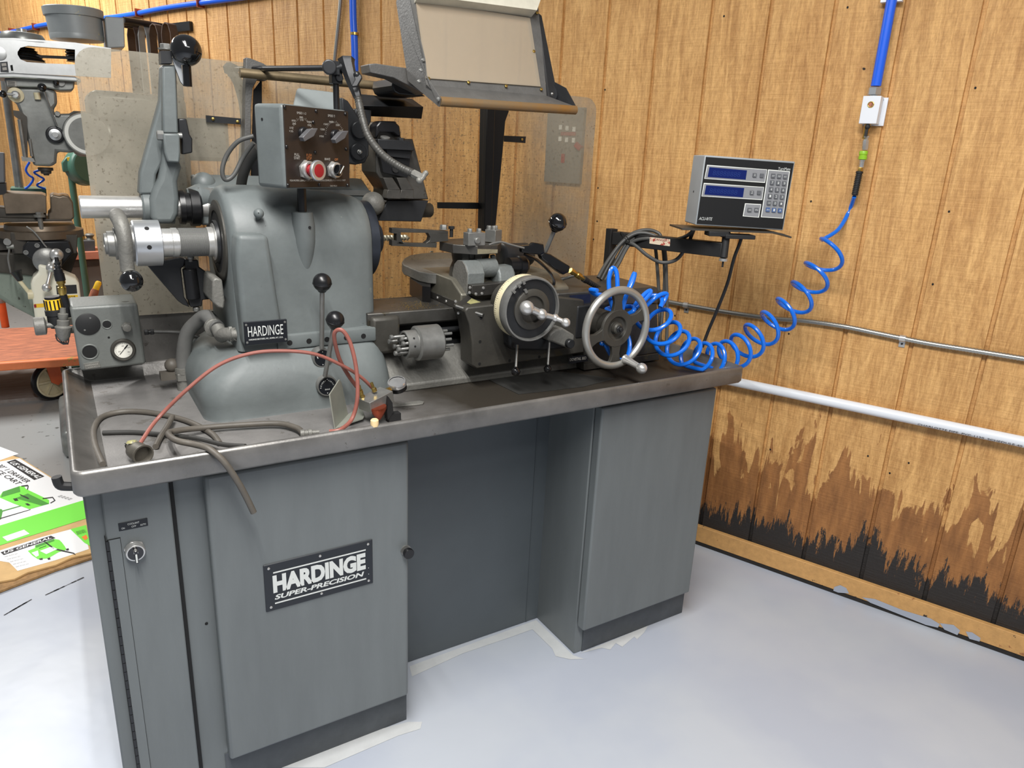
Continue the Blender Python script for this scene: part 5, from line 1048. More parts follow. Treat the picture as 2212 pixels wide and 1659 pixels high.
# angle plate
ag = MB().m('worn_plate') if 'worn_plate' in MT else None
mat('worn_plate', s(150, 152, 142), 0.4, 0.4, 0.12, 12)
g = [lay(724, 928, 0.001), lay(786, 905, 0.001), lay(768, 880, 0.001), lay(742, 906, 0.0)]
f = MB().m('worn_plate')
b0_, b1_ = lay(722, 928, 0.002), lay(750, 898, 0.002); ax_ = (b1_-b0_).normalized()
f.prism([b0_, b1_, at(735, 826, b1_.y), at(731, 820, b1_.y-0.01), at(710, 852, b0_.y+0.012)], V((0.003, 0, 0)))
f.prism([b0_, b1_+ax_*0.0, lay(780, 880, 0.014), lay(788, 900, 0.010), lay(784, 906, 0.008)], (0, 0, 0.003)); pl3 = obj('angle_plate', f, None, bev=0.0005, label='bent sheet-metal angle plate standing in the pan inside the red hose loop', cat='bracket')
# manifold block with gauge, copper cone
mb_ = empty('manifold_block', lay(800, 900), 'milled aluminium block with brass fittings, a round gauge and a copper cone beneath', 'manifold')
f = MB().m('dull_steel')
c = at(812, 864, 1.53); e1 = V((0.84, 0.30, 0.16)).normalized(); e2 = V((-0.32, 0.93, 0.0)).normalized(); e3 = e1.cross(e2).normalized()
bc_ = c; f.obox(bc_, e1, e2, e3, 0.072, 0.045, 0.028); obj('block', f, mb_, bev=0.001)
f = MB().m('copper'); q = at(816, 878, 1.505); f.rev(q, V((0.10, 0.02, -1)), [(0, 0.020), (0.005, 0.0205), (0.022, 0.012), (0.034, 0.003)], 32); obj('copper_cone', f, mb_)
f = MB().m('brass'); q = bc_+e1*0.032+e3*0.004; gdir = (at(862, 826, 1.56)-q).normalized(); f.hexb(q, gdir, 0.0095, 0.016); obj('gauge_nut', f, mb_)
f = MB().m('black'); q2 = at(842, 838, 1.555); gd2 = gdir; pc = at(858, 832, 1.56)
gax = V((-0.25, -0.25, 0.93)).normalized()
f.rev(pc-gax*0.012, gax, [(0, 0.020), (0.002, 0.0225), (0.014, 0.0225)], 36); f.m('chrome').rev(pc-gax*0.012, gax, [(0.014, 0.0232), (0.020, 0.0232), (0.024, 0.0215), (0.024, 0.019)], 36, cap=False).rev(pc, gax, [(0.009, 0.02), (0.0095, 0.0)], 32, cap=False); obj('gauge', f, mb_)
for px, py, k in ((806, 836, 0), (782, 852, 1), (778, 843, 1)):
    f = MB().m('brass'); q = at(px, py, 1.535); dd_ = (V((-0.35, 0.1, 1)) if k == 0 else V((-0.2, 0, 1))).normalized(); f.hexb(q-dd_*0.012, dd_, 0.0058, 0.010).cyl(q, q+dd_*0.012, 0.0036, 10); obj('hose_fitting', f, mb_)
f = MB().m('matte_black'); f.prism([at(x, y, 1.50) for x, y in ((840, 858), (848, 870), (850, 890), (838, 908), (836, 890))], (0, 0.02, 0)); f.obox(lay(850, 900, 0.010), X, Y, Z, 0.03, 0.02, 0.02); obj('clamp', f, mb_)
f = MB().m('wood_peg'); q = V((at(809, 912, 1.418).x, 1.418, ZR-0.004)); f.rev(q, Z, [(0, 0.0085), (0.008, 0.0095), (0.014, 0.009), (0.0165, 0.0065), (0.017, 0.0)], 14); obj('wooden_peg', f, None, label='pale wooden peg end poking up at the front rim of the pan', cat='peg')
# wrench lying at the back of the pan
f = MB().m('cast'); w0, w1 = lay(846, 876, 0.004), lay(910, 868, 0.004); dw = (w1-w0).normalized(); pw = dw.cross(Z)
f.prism([w0-pw*0.004, w0+dw*0.02-pw*0.007, w1-dw*0.02-pw*0.013, w1-pw*0.012, w1+dw*0.008, w1+pw*0.012, w1-dw*0.02+pw*0.013, w0+dw*0.02+pw*0.007, w0+pw*0.004], (0, 0, -0.004)); obj('scraper', f, None, bev=0.001, label='flat grey scraper blade lying in the dark of the pan under the bed', cat='scraper')
mat('drain_cover', s(74, 74, 72), 0.4, 0.5, 0.2, 12)
f = MB().m('drain_cover'); f.prism([lay(x, y, 0.0003) for x, y in ((1050, 818), (1180, 800), (1330, 818), (1260, 836), (1120, 852))], (0, 0, 0.0015)); obj('sump_plate', f, lathe)
# brass swarf on the bed
f = MB().m('yellow'); rr3 = random.Random(5)
mat('swarf', s(210, 180, 110), 0.3, 0.9)
f = MB().m('swarf')
for k in range(260):
    px = rr3.gauss(900, 22); py = rr3.gauss(660, 5)
    if py < 650 or py > 671 or px < 840: continue
    q = atz(px, py, 1.0985); a = rr3.uniform(0, 3.1); e = X*math.cos(a)+Y*math.sin(a); l = rr3.uniform(0.0006, 0.0016)
    f.prism([q-e*l, q+e.cross(Z)*l*0.6, q+e*l, q-e.cross(Z)*l*0.6+Z*0.0005], (0, 0, 0.0005))
tag(obj('brass_swarf', f, None, flat=True), 'scatter of fine brass chips on the bed way left of the saddle', 'metal chips', kind='stuff')
# blow gun resting over the turret
bg = empty('air_blow_gun', at(1190, 560, 1.68), 'black air blow gun resting across the turret lever, its long trigger hanging down', 'blow gun')
yB = 1.69
f = MB().m('dull_steel'); f.tube([at(1056, 529, 1.69), at(1068, 525, 1.69), at(1084, 523, yB), at(1105, 529, yB), at(1132, 536, yB)], 0.0028, 10, 5); obj('nozzle_tube', f, bg)
f = MB().m('gloss_black'); f.prism([at(x, y, yB) for x, y in ((1128, 532), (1148, 530), (1154, 524), (1175, 527), (1177, 545), (1168, 551), (1128, 546))], (0, 0.018, 0)); f.prism([at(x, y, yB) for x, y in ((1177, 545), (1190, 549), (1232, 575), (1230, 588), (1217, 594), (1205, 586), (1172, 560), (1168, 551))], (0, 0.020, 0)); obj('body', f, bg, bev=0.003, seg=3)
f = MB().m('gloss_black'); f.tube([at(1133, 548, yB+0.009), at(1160, 562, yB+0.009), at(1185, 585, yB+0.009), at(1196, 605, yB+0.009), at(1196, 616, yB+0.009)], 0.0045, 8, 5); obj('trigger', f, bg)
f = MB().m('brass'); a = at(1232, 584, yB+0.01); bq = at(1268, 607, yB+0.01); d = (bq-a).normalized(); f.rev(a, d, [(0, 0.008), (0.006, 0.0088), (0.016, 0.0088), (0.018, 0.007), (0.026, 0.007), (0.028, 0.0095), (0.044, 0.0095)], 8); f.rev(a+d*0.044, d, [(0, 0.006), (0.014, 0.006)], 14); obj('coupler', f, bg)
f = MB().m('matte_black'); a = at(1260, 602, yB+0.010); bq = at(1314, 634, yB+0.03); path = [a.lerp(bq, t/60) for t in range(61)]; f.tube(path, 0.008, 14, 0, rad=lambda t: (0.0095 if t < 0.12 else (0.0086 if int(t*60) % 4 < 2 else 0.0072)*(1-0.15*t))); obj('strain_relief', f, bg, ang=70)
# ================================================================ things on the wall
def wtube(f, pix, r, out, n=14, k=6): f.tube([onw(x, y, out) for x, y in pix], r, n, k); return f
f = MB().m('pvc'); a = ws(1661, 840, 0.03); bq = ws(2212, 955, 0.03); sl = (bq[1]-a[1])/(bq[0]-a[0])
p = lambda sv: wpt(sv, a[1]+sl*(sv-a[0]), 0.03)
f.cyl(p(1.0), p(-1.9), 0.0175, 28); wp_ = obj('wall_pipe', f, None, label='straight white pipe running low along the wood-panelled wall right of the lathe', cat='pipe')
f = MB().m('ink'); e = (p(-1.0)-p(-0.5)).normalized(); up_ = (e.cross(NW)).normalized()
if up_.z < 0: up_ = -up_
f.text('CHARLOTTE PIPE  PVC-1120  SCHEDULE 40  PR 450 PSI', p(ws(1985, 918)[0])-NW*0.0165-up_*0.0125, e, up_, 0.36, 0.006); obj('lettering', f, wp_)
def conduit(name, pix, r, out, lab, cat, mname='flex'):
    path = catmull([onw(x, y, out) for x, y in pix], 10)
    L_ = sum((path[i+1]-path[i]).length for i in range(len(path)-1)); n_ = int(L_/0.0045)
    # resample evenly so the ribs are regular
    cum = [0]
    for i in range(len(path)-1): cum.append(cum[-1]+(path[i+1]-path[i]).length)
    out_ = []; j = 0
    for i in range(n_+1):
        d = L_*i/n_
        while j < len(cum)-2 and cum[j+1] < d: j += 1
        out_.append(path[j].lerp(path[j+1], (d-cum[j])/max(cum[j+1]-cum[j], 1e-9)))
    f = MB().m(mname); T = [0]
    def rad(t): T[0] += 1; return r if T[0] % 2 else r*0.84
    f.tube(out_, r, 10, 0, rad=rad); return obj(name, f, None, ang=80, label=lab, cat=cat)
cd = conduit('flexible_conduit', [(1300, 635), (1413, 647), (1482, 659), (1575, 675), (1669, 688), (1735, 693), (1821, 705), (1900, 721), (2000, 741), (2100, 757), (2230, 778)], 0.0095, 0.012, 'silver flexible conduit sagging across the wall above the white pipe', 'conduit')
for px, py in ((1482, 659), (1950, 731)):
    f = MB().m('steel'); q = onw(px, py, 0.012); f.cyl(q-UW*0.009, q+UW*0.009, 0.0112, 16); f.obox(q-Z*0.018+NW*0.010, UW, Z, NW, 0.018, 0.026, 0.003); f.m('void').rev(q-Z*0.02+NW*0.008, -NW, [(0, 0.003), (0.001, 0.003)], 10); obj('clip', f, cd)
conduit('flexible_conduit', [(737, -20), (733, 30), (728, 80), (722, 140), (718, 190)], 0.0095, 0.012, 'short silver flexible conduit running straight down the wall behind the control box', 'conduit')
f = MB().m('blue_pipe'); wtube(f, [(762, -20), (763, 40), (766, 100), (768, 200)], 0.0165, 0.022, 18, 4); bp1 = obj('blue_air_pipe', f, None, label='short vertical blue air pipe on the wall behind the coolant arm', cat='pipe', group='blue air pipes')
f = MB().m('brass'); q = onw(766, 73, 0.022); f.cyl(q-Z*0.006, q+Z*0.006, 0.019, 16); obj('clip', f, bp1)
f = MB().m('blue_pipe'); wtube(f, [(-30, 76), (25, 69), (99, 53), (180, 44), (268, 34), (354, 18), (430, 7), (520, -5), (620, -22)], 0.0150, 0.022, 16, 5); bp2 = obj('blue_air_pipe', f, None, label='long sagging blue air pipe along the top of the wall behind the milling machine', cat='pipe', group='blue air pipes')
for px, py in ((26, 68), (77, 58), (300, 28), (433, 7)):
    f = MB().m('copper'); q = onw(px, py, 0.022); f.obox(q, UW, Z, NW, 0.012, 0.045, 0.046); obj('clip', f, bp2)
# air drop on the right
f = MB().m('blue_pipe'); f.cyl(onw(1930, -20, 0.03), onw(1892, 186, 0.03), 0.0150, 24); bp3 = obj('blue_air_pipe', f, None, label='thick straight blue air pipe coming down to the white outlet block on the right', cat='pipe', group='blue air pipes')
f = MB().m('white_alu'); q = onw(1925, 0, 0.03); f.obox(q+NW*0.012, UW, Z, NW, 0.06, 0.008, 0.02); obj('clip', f, bp3)
ao = empty('air_outlet', onw(1882, 240, 0.0), 'white wall-mounted air outlet block with a black lever valve and green-collared coupler', 'air outlet')
f = MB().m('alu'); a = onw(1889, 196, 0.03); f.hexb(a-Z*0.012, Z, 0.020, 0.022); f.cyl(a-Z*0.026, a-Z*0.010, 0.0125, 16); obj('inlet_nut', f, ao)
# block: base flange on the wall, raised front body
s0_, z1_ = ws(1868, 207, 0.05); s1_, _ = ws(1901, 207, 0.05); _, z0_ = ws(1860, 267, 0.05)
def wb(f, sa, sb, z0, z1, o0, o1): 
    return f.prism_q([wpt(x, z, o) for z in (z0, z1) for x, o in ((sa, o1), (sb, o1), (sb, o0), (sa, o0))])
f = MB().m('white_alu'); fs0, _ = ws(1863, 262, 0.006); fs1, _ = ws(1916, 207, 0.006)
wb(f, s0_+0.004, s1_-0.004, z0_, z1_, 0.0, 0.05); obj('block', f, ao, bev=0.0015)
f = MB().m('white_alu'); sL, _ = ws(1893, 268, 0.006); sR, _ = ws(1912, 236, 0.006); wb(f, sL, s0_, z0_-0.004, z1_-0.002, 0.0, 0.008)
wb(f, s0_, sR-0.004, z0_-0.004, z1_-0.002, 0.0, 0.008); obj('flange', f, ao, bev=0.001)
f = MB().m('void')
for px, py in ((1907, 216), (1898, 260)): f.rev(onw(px, py, 0.0083), -NW, [(0, 0.0032), (0.0004, 0.0032)], 12)
obj('screw_holes', f, ao)
f = MB().m('brass'); q = onw(1881, 226, 0.0502); f.ring(q, NW, 0.0080, 0.0018, 24, 8); f.m('orange_worn').rev(q, -NW, [(0, 0.0072), (0.0004, 0.0)], 20); obj('side_port', f, ao)
def wseg(f, p0, p1, prof, n=16, out=0.03):
    a = onw(*p0, out); bq = onw(*p1, out); L_ = (bq-a).length; f.rev(a, bq-a, [(t*L_, r) for t, r in prof], n); return f
f = MB().m('brass'); wseg(f, (1875, 268), (1867, 300), [(0, 0.009), (0.3, 0.010), (0.6, 0.0075), (1, 0.0075)]); obj('valve_body', f, ao)
f = MB().m('matte_black'); q = onw(1874, 274, 0.045); f.ball(q, 0.0085, 16); f.obox(q-Z*0.014, UW, NW, Z, 0.008, 0.008, 0.028); obj('valve_lever', f, ao)
f = MB().m('steel'); wseg(f, (1871, 294), (1868, 324), [(0, 0.009), (0.12, 0.009), (0.14, 0.007), (0.3, 0.007), (0.31, 0.0095), (0.9, 0.0095), (0.95, 0.008), (1, 0.008)], 6); obj('nipple', f, ao)
f = MB().m('green_ring'); wseg(f, (1866, 326), (1863, 345), [(0, 0.0115), (0.1, 0.0128), (0.4, 0.0128), (0.45, 0.0115), (0.6, 0.0115), (0.65, 0.0128), (0.95, 0.0128), (1, 0.011)], 24); obj('coupler_collar', f, ao)
f = MB().m('steel'); wseg(f, (1863, 345), (1860, 362), [(0, 0.009), (0.2, 0.009), (0.25, 0.0075), (0.9, 0.0075), (1, 0.006)], 8); obj('nipple', f, ao)
# ================================================================ coiled blue hose
ch = empty('coiled_air_hose', atd(1560, 790, 2.25), 'bright blue coiled air hose sweeping from the wall outlet into the chip pan', 'air hose')
f = MB().m('brass'); wseg(f, (1860, 360), (1857, 371), [(0, 0.006), (0.3, 0.0085), (0.9, 0.0085), (1, 0.006)], 6); obj('end_fitting', f, ch)
f = MB().m('matte_black'); a = onw(1857, 370, 0.03); bq = onw(1846, 422, 0.032); f.tube([a.lerp(bq, t/56) for t in range(57)], 0.009, 14, 0, rad=lambda t: (0.0108 if t < 0.1 else (0.0105 if int(t*56) % 4 < 2 else 0.0086))); obj('strain_relief', f, ch, ang=70)
dep = lambda p_: RF.dot(p_-CAM)
d0 = dep(bq)
cl = [(1806, 527, 2.36), (1772, 580, 2.35), (1742, 625, 2.34), (1707, 665, 2.33), (1672, 697, 2.32), (1634, 727, 2.31), (1603, 752, 2.30), (1572, 770, 2.29), (1540, 776, 2.28), (1508, 772, 2.26), (1470, 752, 2.22), (1440, 725, 2.18), (1415, 690, 2.16), (1395, 660, 2.14)]
turn = [0, 1.0, 2.0, 3.0, 4.0, 5.05, 6.1, 7.2, 8.3, 9.4, 10.7, 12.0, 13.2, 14.2]
P3 = [atd(x, y, d) for x, y, d in cl]
fine = catmull(P3, 40); tf = catmull([V((t, 0, 0)) for t in turn], 40)
pts = []
for i, c in enumerate(fine):
    T_ = (fine[min(i+1, len(fine)-1)]-fine[max(i-1, 0)]).normalized()
    vw = (c-CAM).normalized(); n1_ = T_.cross(vw).normalized(); n2_ = vw; T_ = (T_-vw*T_.dot(vw)).normalized()
    ph = 2*PI*tf[i].x+2.7; rr_ = 0.049; bb = 0.019+0.017*min(1, max(0, (tf[i].x-3.0)/4.0))
    # the coils lean, so their circles show as open ellipses
    pts.append(c+n1_*rr_*math.cos(ph)+(n2_*math.sqrt(max(0.0, rr_*rr_-bb*bb))+T_*bb)*math.sin(ph))
lead = [bq-Z*0.004, atd(1836, 452, 2.40), atd(1822, 480, 2.40), atd(1806, 500, 2.39)]
for p_ in pts:
    if p_.z < ZF+0.012 and -0.03 < p_.x < 1.7 and 1.41 < p_.y < 2.14: p_.z = ZF+0.012-(ZF+0.012-p_.z)*0.1
lead = catmull(lead+[pts[0]], 8)[:-1]
tail = catmull([pts[-1], atd(1432, 655, 2.13), atd(1440, 635, 2.13), atd(1420, 640, 2.12), atd(1385, 668, 2.12), atd(1372, 660, 2.1), atd(1392, 636, 2.1), atd(1405, 628, 2.1), atd(1400, 640, 2.1), atd(1372, 668, 2.10), atd(1340, 690, 2.10), atd(1322, 660, 2.08), atd(1315, 610, 2.08), atd(1322, 580, 2.08), atd(1332, 590, 2.08), atd(1335, 640, 2.08),
    atd(1340, 680, 2.07), atd(1352, 640, 2.06), atd(1366, 600, 2.06), atd(1371, 591, 2.06), atd(1366, 610, 2.06), atd(1350, 640, 2.06), atd(1330, 672, 2.08), atd(1310, 668, 2.10), atd(1330, 664, 2.12), atd(1365, 662, 2.1), atd(1368, 672, 2.08), atd(1345, 690, 2.10), atd(1360, 740, 2.1), atd(1352, 775, 2.09), atd(1325, 772, 2.09), atd(1308, 745, 2.1), atd(1300, 740, 2.1), atd(1318, 700, 2.12), atd(1345, 655, 2.14), atd(1310, 640, 2.05), atd(1285, 635, 2.02), atd(1276, 626, 2.0), atd(1290, 628, 1.98)], 8)
def clampz(ps, x0, x1, y0, y1, z):
    for p_ in ps:
        if x0 < p_.x < x1 and y0 < p_.y < y1 and p_.z < z and p_.z > z-0.16: p_.y = max(p_.y, 0)
f = MB().m('blue_hose'); f.tube(lead+pts+tail[1:], 0.0066, 10); obj('coil', f, ch)
# ================================================================ readout on its swing arm
P0 = atd(1610, 420, 2.1); dn_ = V((-0.46, -0.888, 0)).normalized(); du = V((0.888, -0.46, 0)).normalized()
def dp(px, py, o=0.0): return onp(px, py, P0+dn_*o, dn_)
FLT = dp(1523, 335); FLB = dp(1502, 486); FRT = dp(1718, 349); FRB = dp(1692, 498)
k_ = -dn_*0.105
dro = empty('digital_readout', FLB.lerp(FRB, 0.5)+k_*0.5, 'grey two-line digital readout box with keypad standing on the swing arm tray', 'digital readout')
f = MB().m('dro_case'); f.prism_q([FLB, FRB, FRB+k_, FLB+k_, FLT, FRT, FRT+k_, FLT+k_]); obj('case', f, dro, bev=0.003)
def q4(u, v_, o=0.0): return FLB.lerp(FRB, u).lerp(FLT.lerp(FRT, u), v_)+dn_*o
def panel(f, u0, u1, v0, v1, o, th=0.001): f.prism([q4(u0, v0, o), q4(u1, v0, o), q4(u1, v1, o), q4(u0, v1, o)], -dn_*th); return f
f = MB().m('gloss_black'); mat('dro_black', s(16, 16, 17), 0.45); f = MB().m('dro_black'); panel(f, 0.012, 0.985, 0.02, 0.975, 0.0012, 0.002); obj('front_panel', f, dro)
W_ = (FRT-FLT).length; H_ = (FLT-FLB).length
def sub(px0, py0, px1, py1, mname, o, name, th=0.001, bev=0):   # rectangle given by opposite pixel corners, squared up in the panel's own axes
    a = dp(px0, py0); bq = dp(px1, py1)
    uu = du; f = MB().m(mname); wv = (bq-a).dot(uu); hv = a.z-bq.z
    f.prism([a+dn_*o, a+uu*wv+dn_*o, a+uu*wv-Z*hv+dn_*o, a-Z*hv+dn_*o], -dn_*th); return f
def uv(px, py):
    p_ = dp(px, py); return ((p_-FLB).dot(du)/W_, (p_.z-FLB.z)/H_)
def quad(pix, mname, o, name, par=dro):
    f = MB().m(mname); f.prism([dp(x, y)+dn_*o for x, y in pix], -dn_*0.001); return obj(name, f, par)
for k, (pix, scr) in enumerate((( [(1527, 356), (1657, 366), (1652, 395), (1521, 386)], [(1532, 361), (1613, 368), (1610, 388), (1528, 382)]), ([(1520, 395), (1650, 404), (1646, 432), (1515, 424)], [(1525, 400), (1607, 406), (1604, 426), (1521, 420)]))):
    quad(pix, 'white', 0.0016, 'display_border'); c_ = sum([V((x, y, 0)) for x, y in pix], V((0, 0, 0)))/4
    inn = [(c_.x+(x-c_.x)*0.982, c_.y+(y-c_.y)*0.90) for x, y in pix]
    quad(inn, 'dro_panel', 0.0020, 'display_frame'); sc_o = quad(scr, 'screen', 0.0026, 'display_screen')
    f = MB().m('dro_key_blue'); a = dp(scr[3][0]+9, scr[3][1]-2); 
    mat('segment', s(26, 48, 112), 0.3) if 'segment' not in MT else None
    f = MB().m('segment'); f.text('88888888', dp(scr[3][0]+10, scr[3][1]-3.5)+dn_*0.0028, dp(*scr[2])-dp(*scr[3]), dp(*scr[0])-dp(*scr[3]), (dp(*scr[2])-dp(*scr[3])).length*0.72, (dp(*scr[0])-dp(*scr[3])).length*0.50); obj('lettering', f, dro)
quad([(1659, 366), (1706, 370), (1691, 472), (1643, 469)], 'white', 0.0016, 'keypad_border'); quad([(1660.5, 368), (1704, 371.5), (1689.5, 470.5), (1645, 467.5)], 'dro_panel', 0.0020, 'keypad_frame')
quad([(1609, 439), (1644, 441), (1639, 470), (1604, 467)], 'white', 0.0016, 'button_border'); quad([(1610.5, 440.5), (1642.5, 442.5), (1637.5, 468.5), (1605.8, 465.7)], 'dro_panel', 0.0020, 'button_frame')
def key(px, py, t, mname='dro_key', w_=0.0105, h_=0.0105, tm='letter'):
    c_ = dp(px, py); f = MB().m(mname); f.obox(c_+dn_*0.0035, du, Z, dn_, w_, h_, 0.004); f.m(tm)
    if t: f.text(t, c_+dn_*0.0056-du*w_*(0.22 if len(t) < 2 else 0.36)-Z*h_*(0.3 if len(t) < 2 else 0.2), du, Z, w_*(0.44 if len(t) < 2 else 0.72), h_*(0.6 if len(t) < 2 else 0.34))
    obj('key', f, dro)
xs0 = [(1669, 380), (1682, 381), (1695, 382)]
rows = [('SET', 'REF', 'RST'), ('7', '8', '9'), ('4', '5', '6'), ('1', '2', '3'), ('CE', '0', '.'), ('IN', '-', '+')]
for r in range(6):
    for c in range(3):
        px = xs0[c][0]-r*2.3; py = xs0[c][1]+r*14.6-0.5
        key(px, py, rows[r][c], 'dro_key_blue' if r == 5 else 'dro_key', 0.0112, 0.0115)
key(1629, 378, 'X'); key(1644.5, 379, ''); key(1623, 416, 'Z'); key(1638.5, 416, ''); key(1618, 453, 'ABS', w_=0.0118); key(1633, 453, 'IN', w_=0.0118)
f = MB().m('letter'); a = dp(1680, 367); f.text('TurnMate', a+dn_*0.0018, du, Z, (dp(1707, 367)-a).dot(du)*0.98, 0.0075)
a = dp(1509, 475); f.text('ACU-RITE', a+dn_*0.0018, du, Z, (dp(1538, 475)-a).dot(du), 0.0085, shear=0.25); obj('lettering', f, dro)
f = MB().m('void'); f.rev(FLT.lerp(FLB, 0.53)+k_*0.55, -du, [(0, 0.0035), (0.0006, 0.003)], 12); obj('screw_hole', f, dro)
# tray, pivot and arm
ar = empty('swing_arm', V((1.60, 1.93, 1.05)), 'black square-tube swing arm on a post, holding the readout tray', 'arm')
f = MB().m('kick'); zt_ = min(FLB.z, FRB.z)-0.004
c0 = FLB.lerp(FRB, 0.5); c0.z = zt_
mat('tray', s(72, 68, 62), 0.45, 0.4)
f = MB().m('tray'); hw2 = 0.158
t0 = [c0-du*0.170+dn_*0.008, c0-du*0.170-dn_*0.12, c0+du*0.12-dn_*0.12, c0+du*0.12+dn_*0.008]
for a_, b_ in ((0, 1),): pass
cols = [(-0.175, 0), (-0.1, 0), (0.10, 0), (0.13, -0.004), (0.158, -0.012)]
top_ = [[c0+du*u+dn_*0.010+Z*z, c0+du*u-dn_*0.120+Z*z, c0+du*u-dn_*0.120+Z*(z-0.005), c0+du*u+dn_*0.010+Z*(z-0.005)] for u, z in cols]
f.rings(top_); obj('tray', f, ar)
pv = atd(1566, 530, 2.145)
f = MB().m('matte_black'); f.cyl(V((pv.x, pv.y, zt_-0.006)), atd(1563, 557, 2.145), 0.0115, 20); f.obox(V((pv.x, pv.y, zt_-0.018))+du*0.035, du, dn_, Z, 0.09, 0.05, 0.012); f.obox(V((pv.x, pv.y, zt_-0.012))-du*0.03, du, dn_, Z, 0.06, 0.045, 0.014); obj('pivot_post', f, ar, bev=0.002)
f = MB().m('steel'); q = atd(1563, 558, 2.145); f.cyl(q, q-Z*0.008, 0.0125, 16); f.m('matte_black').cyl(q, q-Z*0.026, 0.003, 10); obj('clamp_screw', f, ar)
pL = atd(1330, 512, 2.42); pLr = pv+Z*0.0
f = MB().m('matte_black'); dA = V((pv.x-pL.x, pv.y-pL.y, 0)); LA = dA.length; dA.normalize(); sd_ = dA.cross(Z)
zA = atd(1560, 540, 2.145).z; zL = atd(1332, 514, 2.42).z
f.prism_q([V((p_.x, p_.y, z_))+sd_*o_ for z_off in (-0.021, 0.021) for p_, z_, o_ in ((pL, zL+z_off, -0.019), (pv, zA+z_off, -0.019), (pv, zA+z_off, 0.019), (pL, zL+z_off, 0.019))]); obj('beam', f, ar, bev=0.002)
f = MB().m('matte_black'); up0 = atd(1322, 494, 2.43); f.box((up0.x-0.014, up0.y-0.014, 1.055), (up0.x+0.014, up0.y+0.014, up0.z)); obj('upright', f, ar, bev=0.001)
f = MB().m('sticker'); 
ta = onp(1405, 511, pL-sd_*0.0195, sd_); 
if True:
    pn = pL+sd_*0.0198*(1 if (CAM-pL).dot(sd_) > 0 else -1); sg_ = 1 if (CAM-pL).dot(sd_) > 0 else -1
    f.prism([onp(x, y, pn, sd_) for x, y in ((1404, 512), (1448, 517), (1447, 532), (1403, 526))], sd_*0.0006*sg_)
    st_ = obj('sticker', f, ar); f = MB().m('red'); a = onp(1414, 519, pn+sd_*0.001*sg_, sd_); bq = onp(1441, 522, pn+sd_*0.001*sg_, sd_); f.text('DANGER', a, bq-a, Z, (bq-a).length, 0.007); obj('lettering', f, st_)
# cables over the arm
cl_ = [[(1292, 600, 2.30), (1312, 565, 2.32), (1345, 522, 2.33), (1380, 503, 2.33), (1420, 512, 2.32), (1436, 540, 2.33), (1440, 620, 2.36), (1441, 700, 2.38), (1438, 770, 2.38)],
       [(1298, 604, 2.32), (1322, 560, 2.33), (1352, 515, 2.34), (1384, 498, 2.34), (1415, 500, 2.34), (1430, 520, 2.34), (1436, 600, 2.37), (1430, 680, 2.39), (1422, 760, 2.39)],
       [(1304, 608, 2.34), (1330, 565, 2.35), (1356, 524, 2.35), (1396, 506, 2.35), (1414, 530, 2.36), (1420, 580, 2.38), (1424, 650, 2.4), (1426, 740, 2.4)],
       [(1310, 612, 2.34), (1335, 572, 2.34), (1362, 526, 2.34), (1400, 515, 2.31), (1440, 519, 2.29), (1470, 515, 2.25), (1490, 505, 2.22), (1500, 492, 2.2)],
       [(1350, 520, 2.34), (1372, 530, 2.32), (1400, 553, 2.31), (1430, 567, 2.31), (1462, 560, 2.29), (1484, 530, 2.26), (1496, 503, 2.22), (1500, 492, 2.2)]]
labs = ['grey cable looped over the swing arm, hanging furthest right of the bundle', 'grey cable topmost in the bundle draped over the swing arm', 'grey cable at the left of the bundle hanging below the swing arm', 'grey cable running along the front of the swing arm up to the readout', 'grey cable sagging in a loose loop below the swing arm to the readout']
for pth, lab in zip(cl_, labs):
    f = MB().m('cable'); f.tube([atd(*q) for q in pth], 0.0058, 10, 7); obj('readout_cable', f, None, label=lab, cat='cable', group='readout cables')
f = MB().m('matte_black'); f.tube([atd(1602, 512, 2.16), atd(1597, 528, 2.17), atd(1585, 560, 2.2), atd(1572, 610, 2.25), atd(1551, 665, 2.3), atd(1530, 715, 2.34), atd(1517, 750, 2.36)], 0.0052, 10, 7); obj('power_cord', f, None, label='black power cord dropping from under the readout tray to the pan', cat='cord')
f = MB().m('matte_black'); f.ring(atd(1350, 513, 2.33), (atd(1380, 498, 2.33)-atd(1320, 548, 2.33)), 0.022, 0.0016, 24, 6); obj('cable_tie', f, None, label='thin black cable tie around the grey cables at the arm post', cat='cable tie')
# reflection in the guard, modelled as a grey panel on the wall
pn_ = empty('reflection_panel', onw(1222, 390), 'dark grey panel with white and red marks, standing for a splash guard reflection', 'reflection')
sa, za = ws(1184, 232, 0.02); sb, _ = ws(1262, 236, 0.02); _, zb_ = ws(1180, 392, 0.02)
mat('panel_grey', s(112, 110, 104), 0.5)
f = MB().m('panel_grey'); wb(f, sb, sa, zb_, za, 0.0, 0.02); obj('plate', f, pn_)
for px, py in ((1211, 275), (1225, 277), (1240, 279), (1210, 300), (1224, 302), (1239, 303)):
    f = MB().m('white'); q = onw(px, py, 0.021); f.obox(q, UW, Z, NW, 0.014, 0.018, 0.004); obj('switch', f, pn_)  # white marks of the reflection, built as small blocks
f = MB().m('red'); q = onw(1228, 289, 0.021); f.obox(q, UW, Z, NW, 0.07, 0.014, 0.006); obj('red_bar', f, pn_)
f = MB().m('red'); q = onw(1250, 316, 0.021); f.obox(q, UW+Z*0.7, Z-UW*0.7, NW, 0.03, 0.02, 0.02); obj('red_mark', f, pn_)
f = MB().m('red'); q = onw(1216, 342, 0.021); f.obox(q, UW, Z, NW, 0.016, 0.035, 0.003); obj('red_tag', f, pn_)
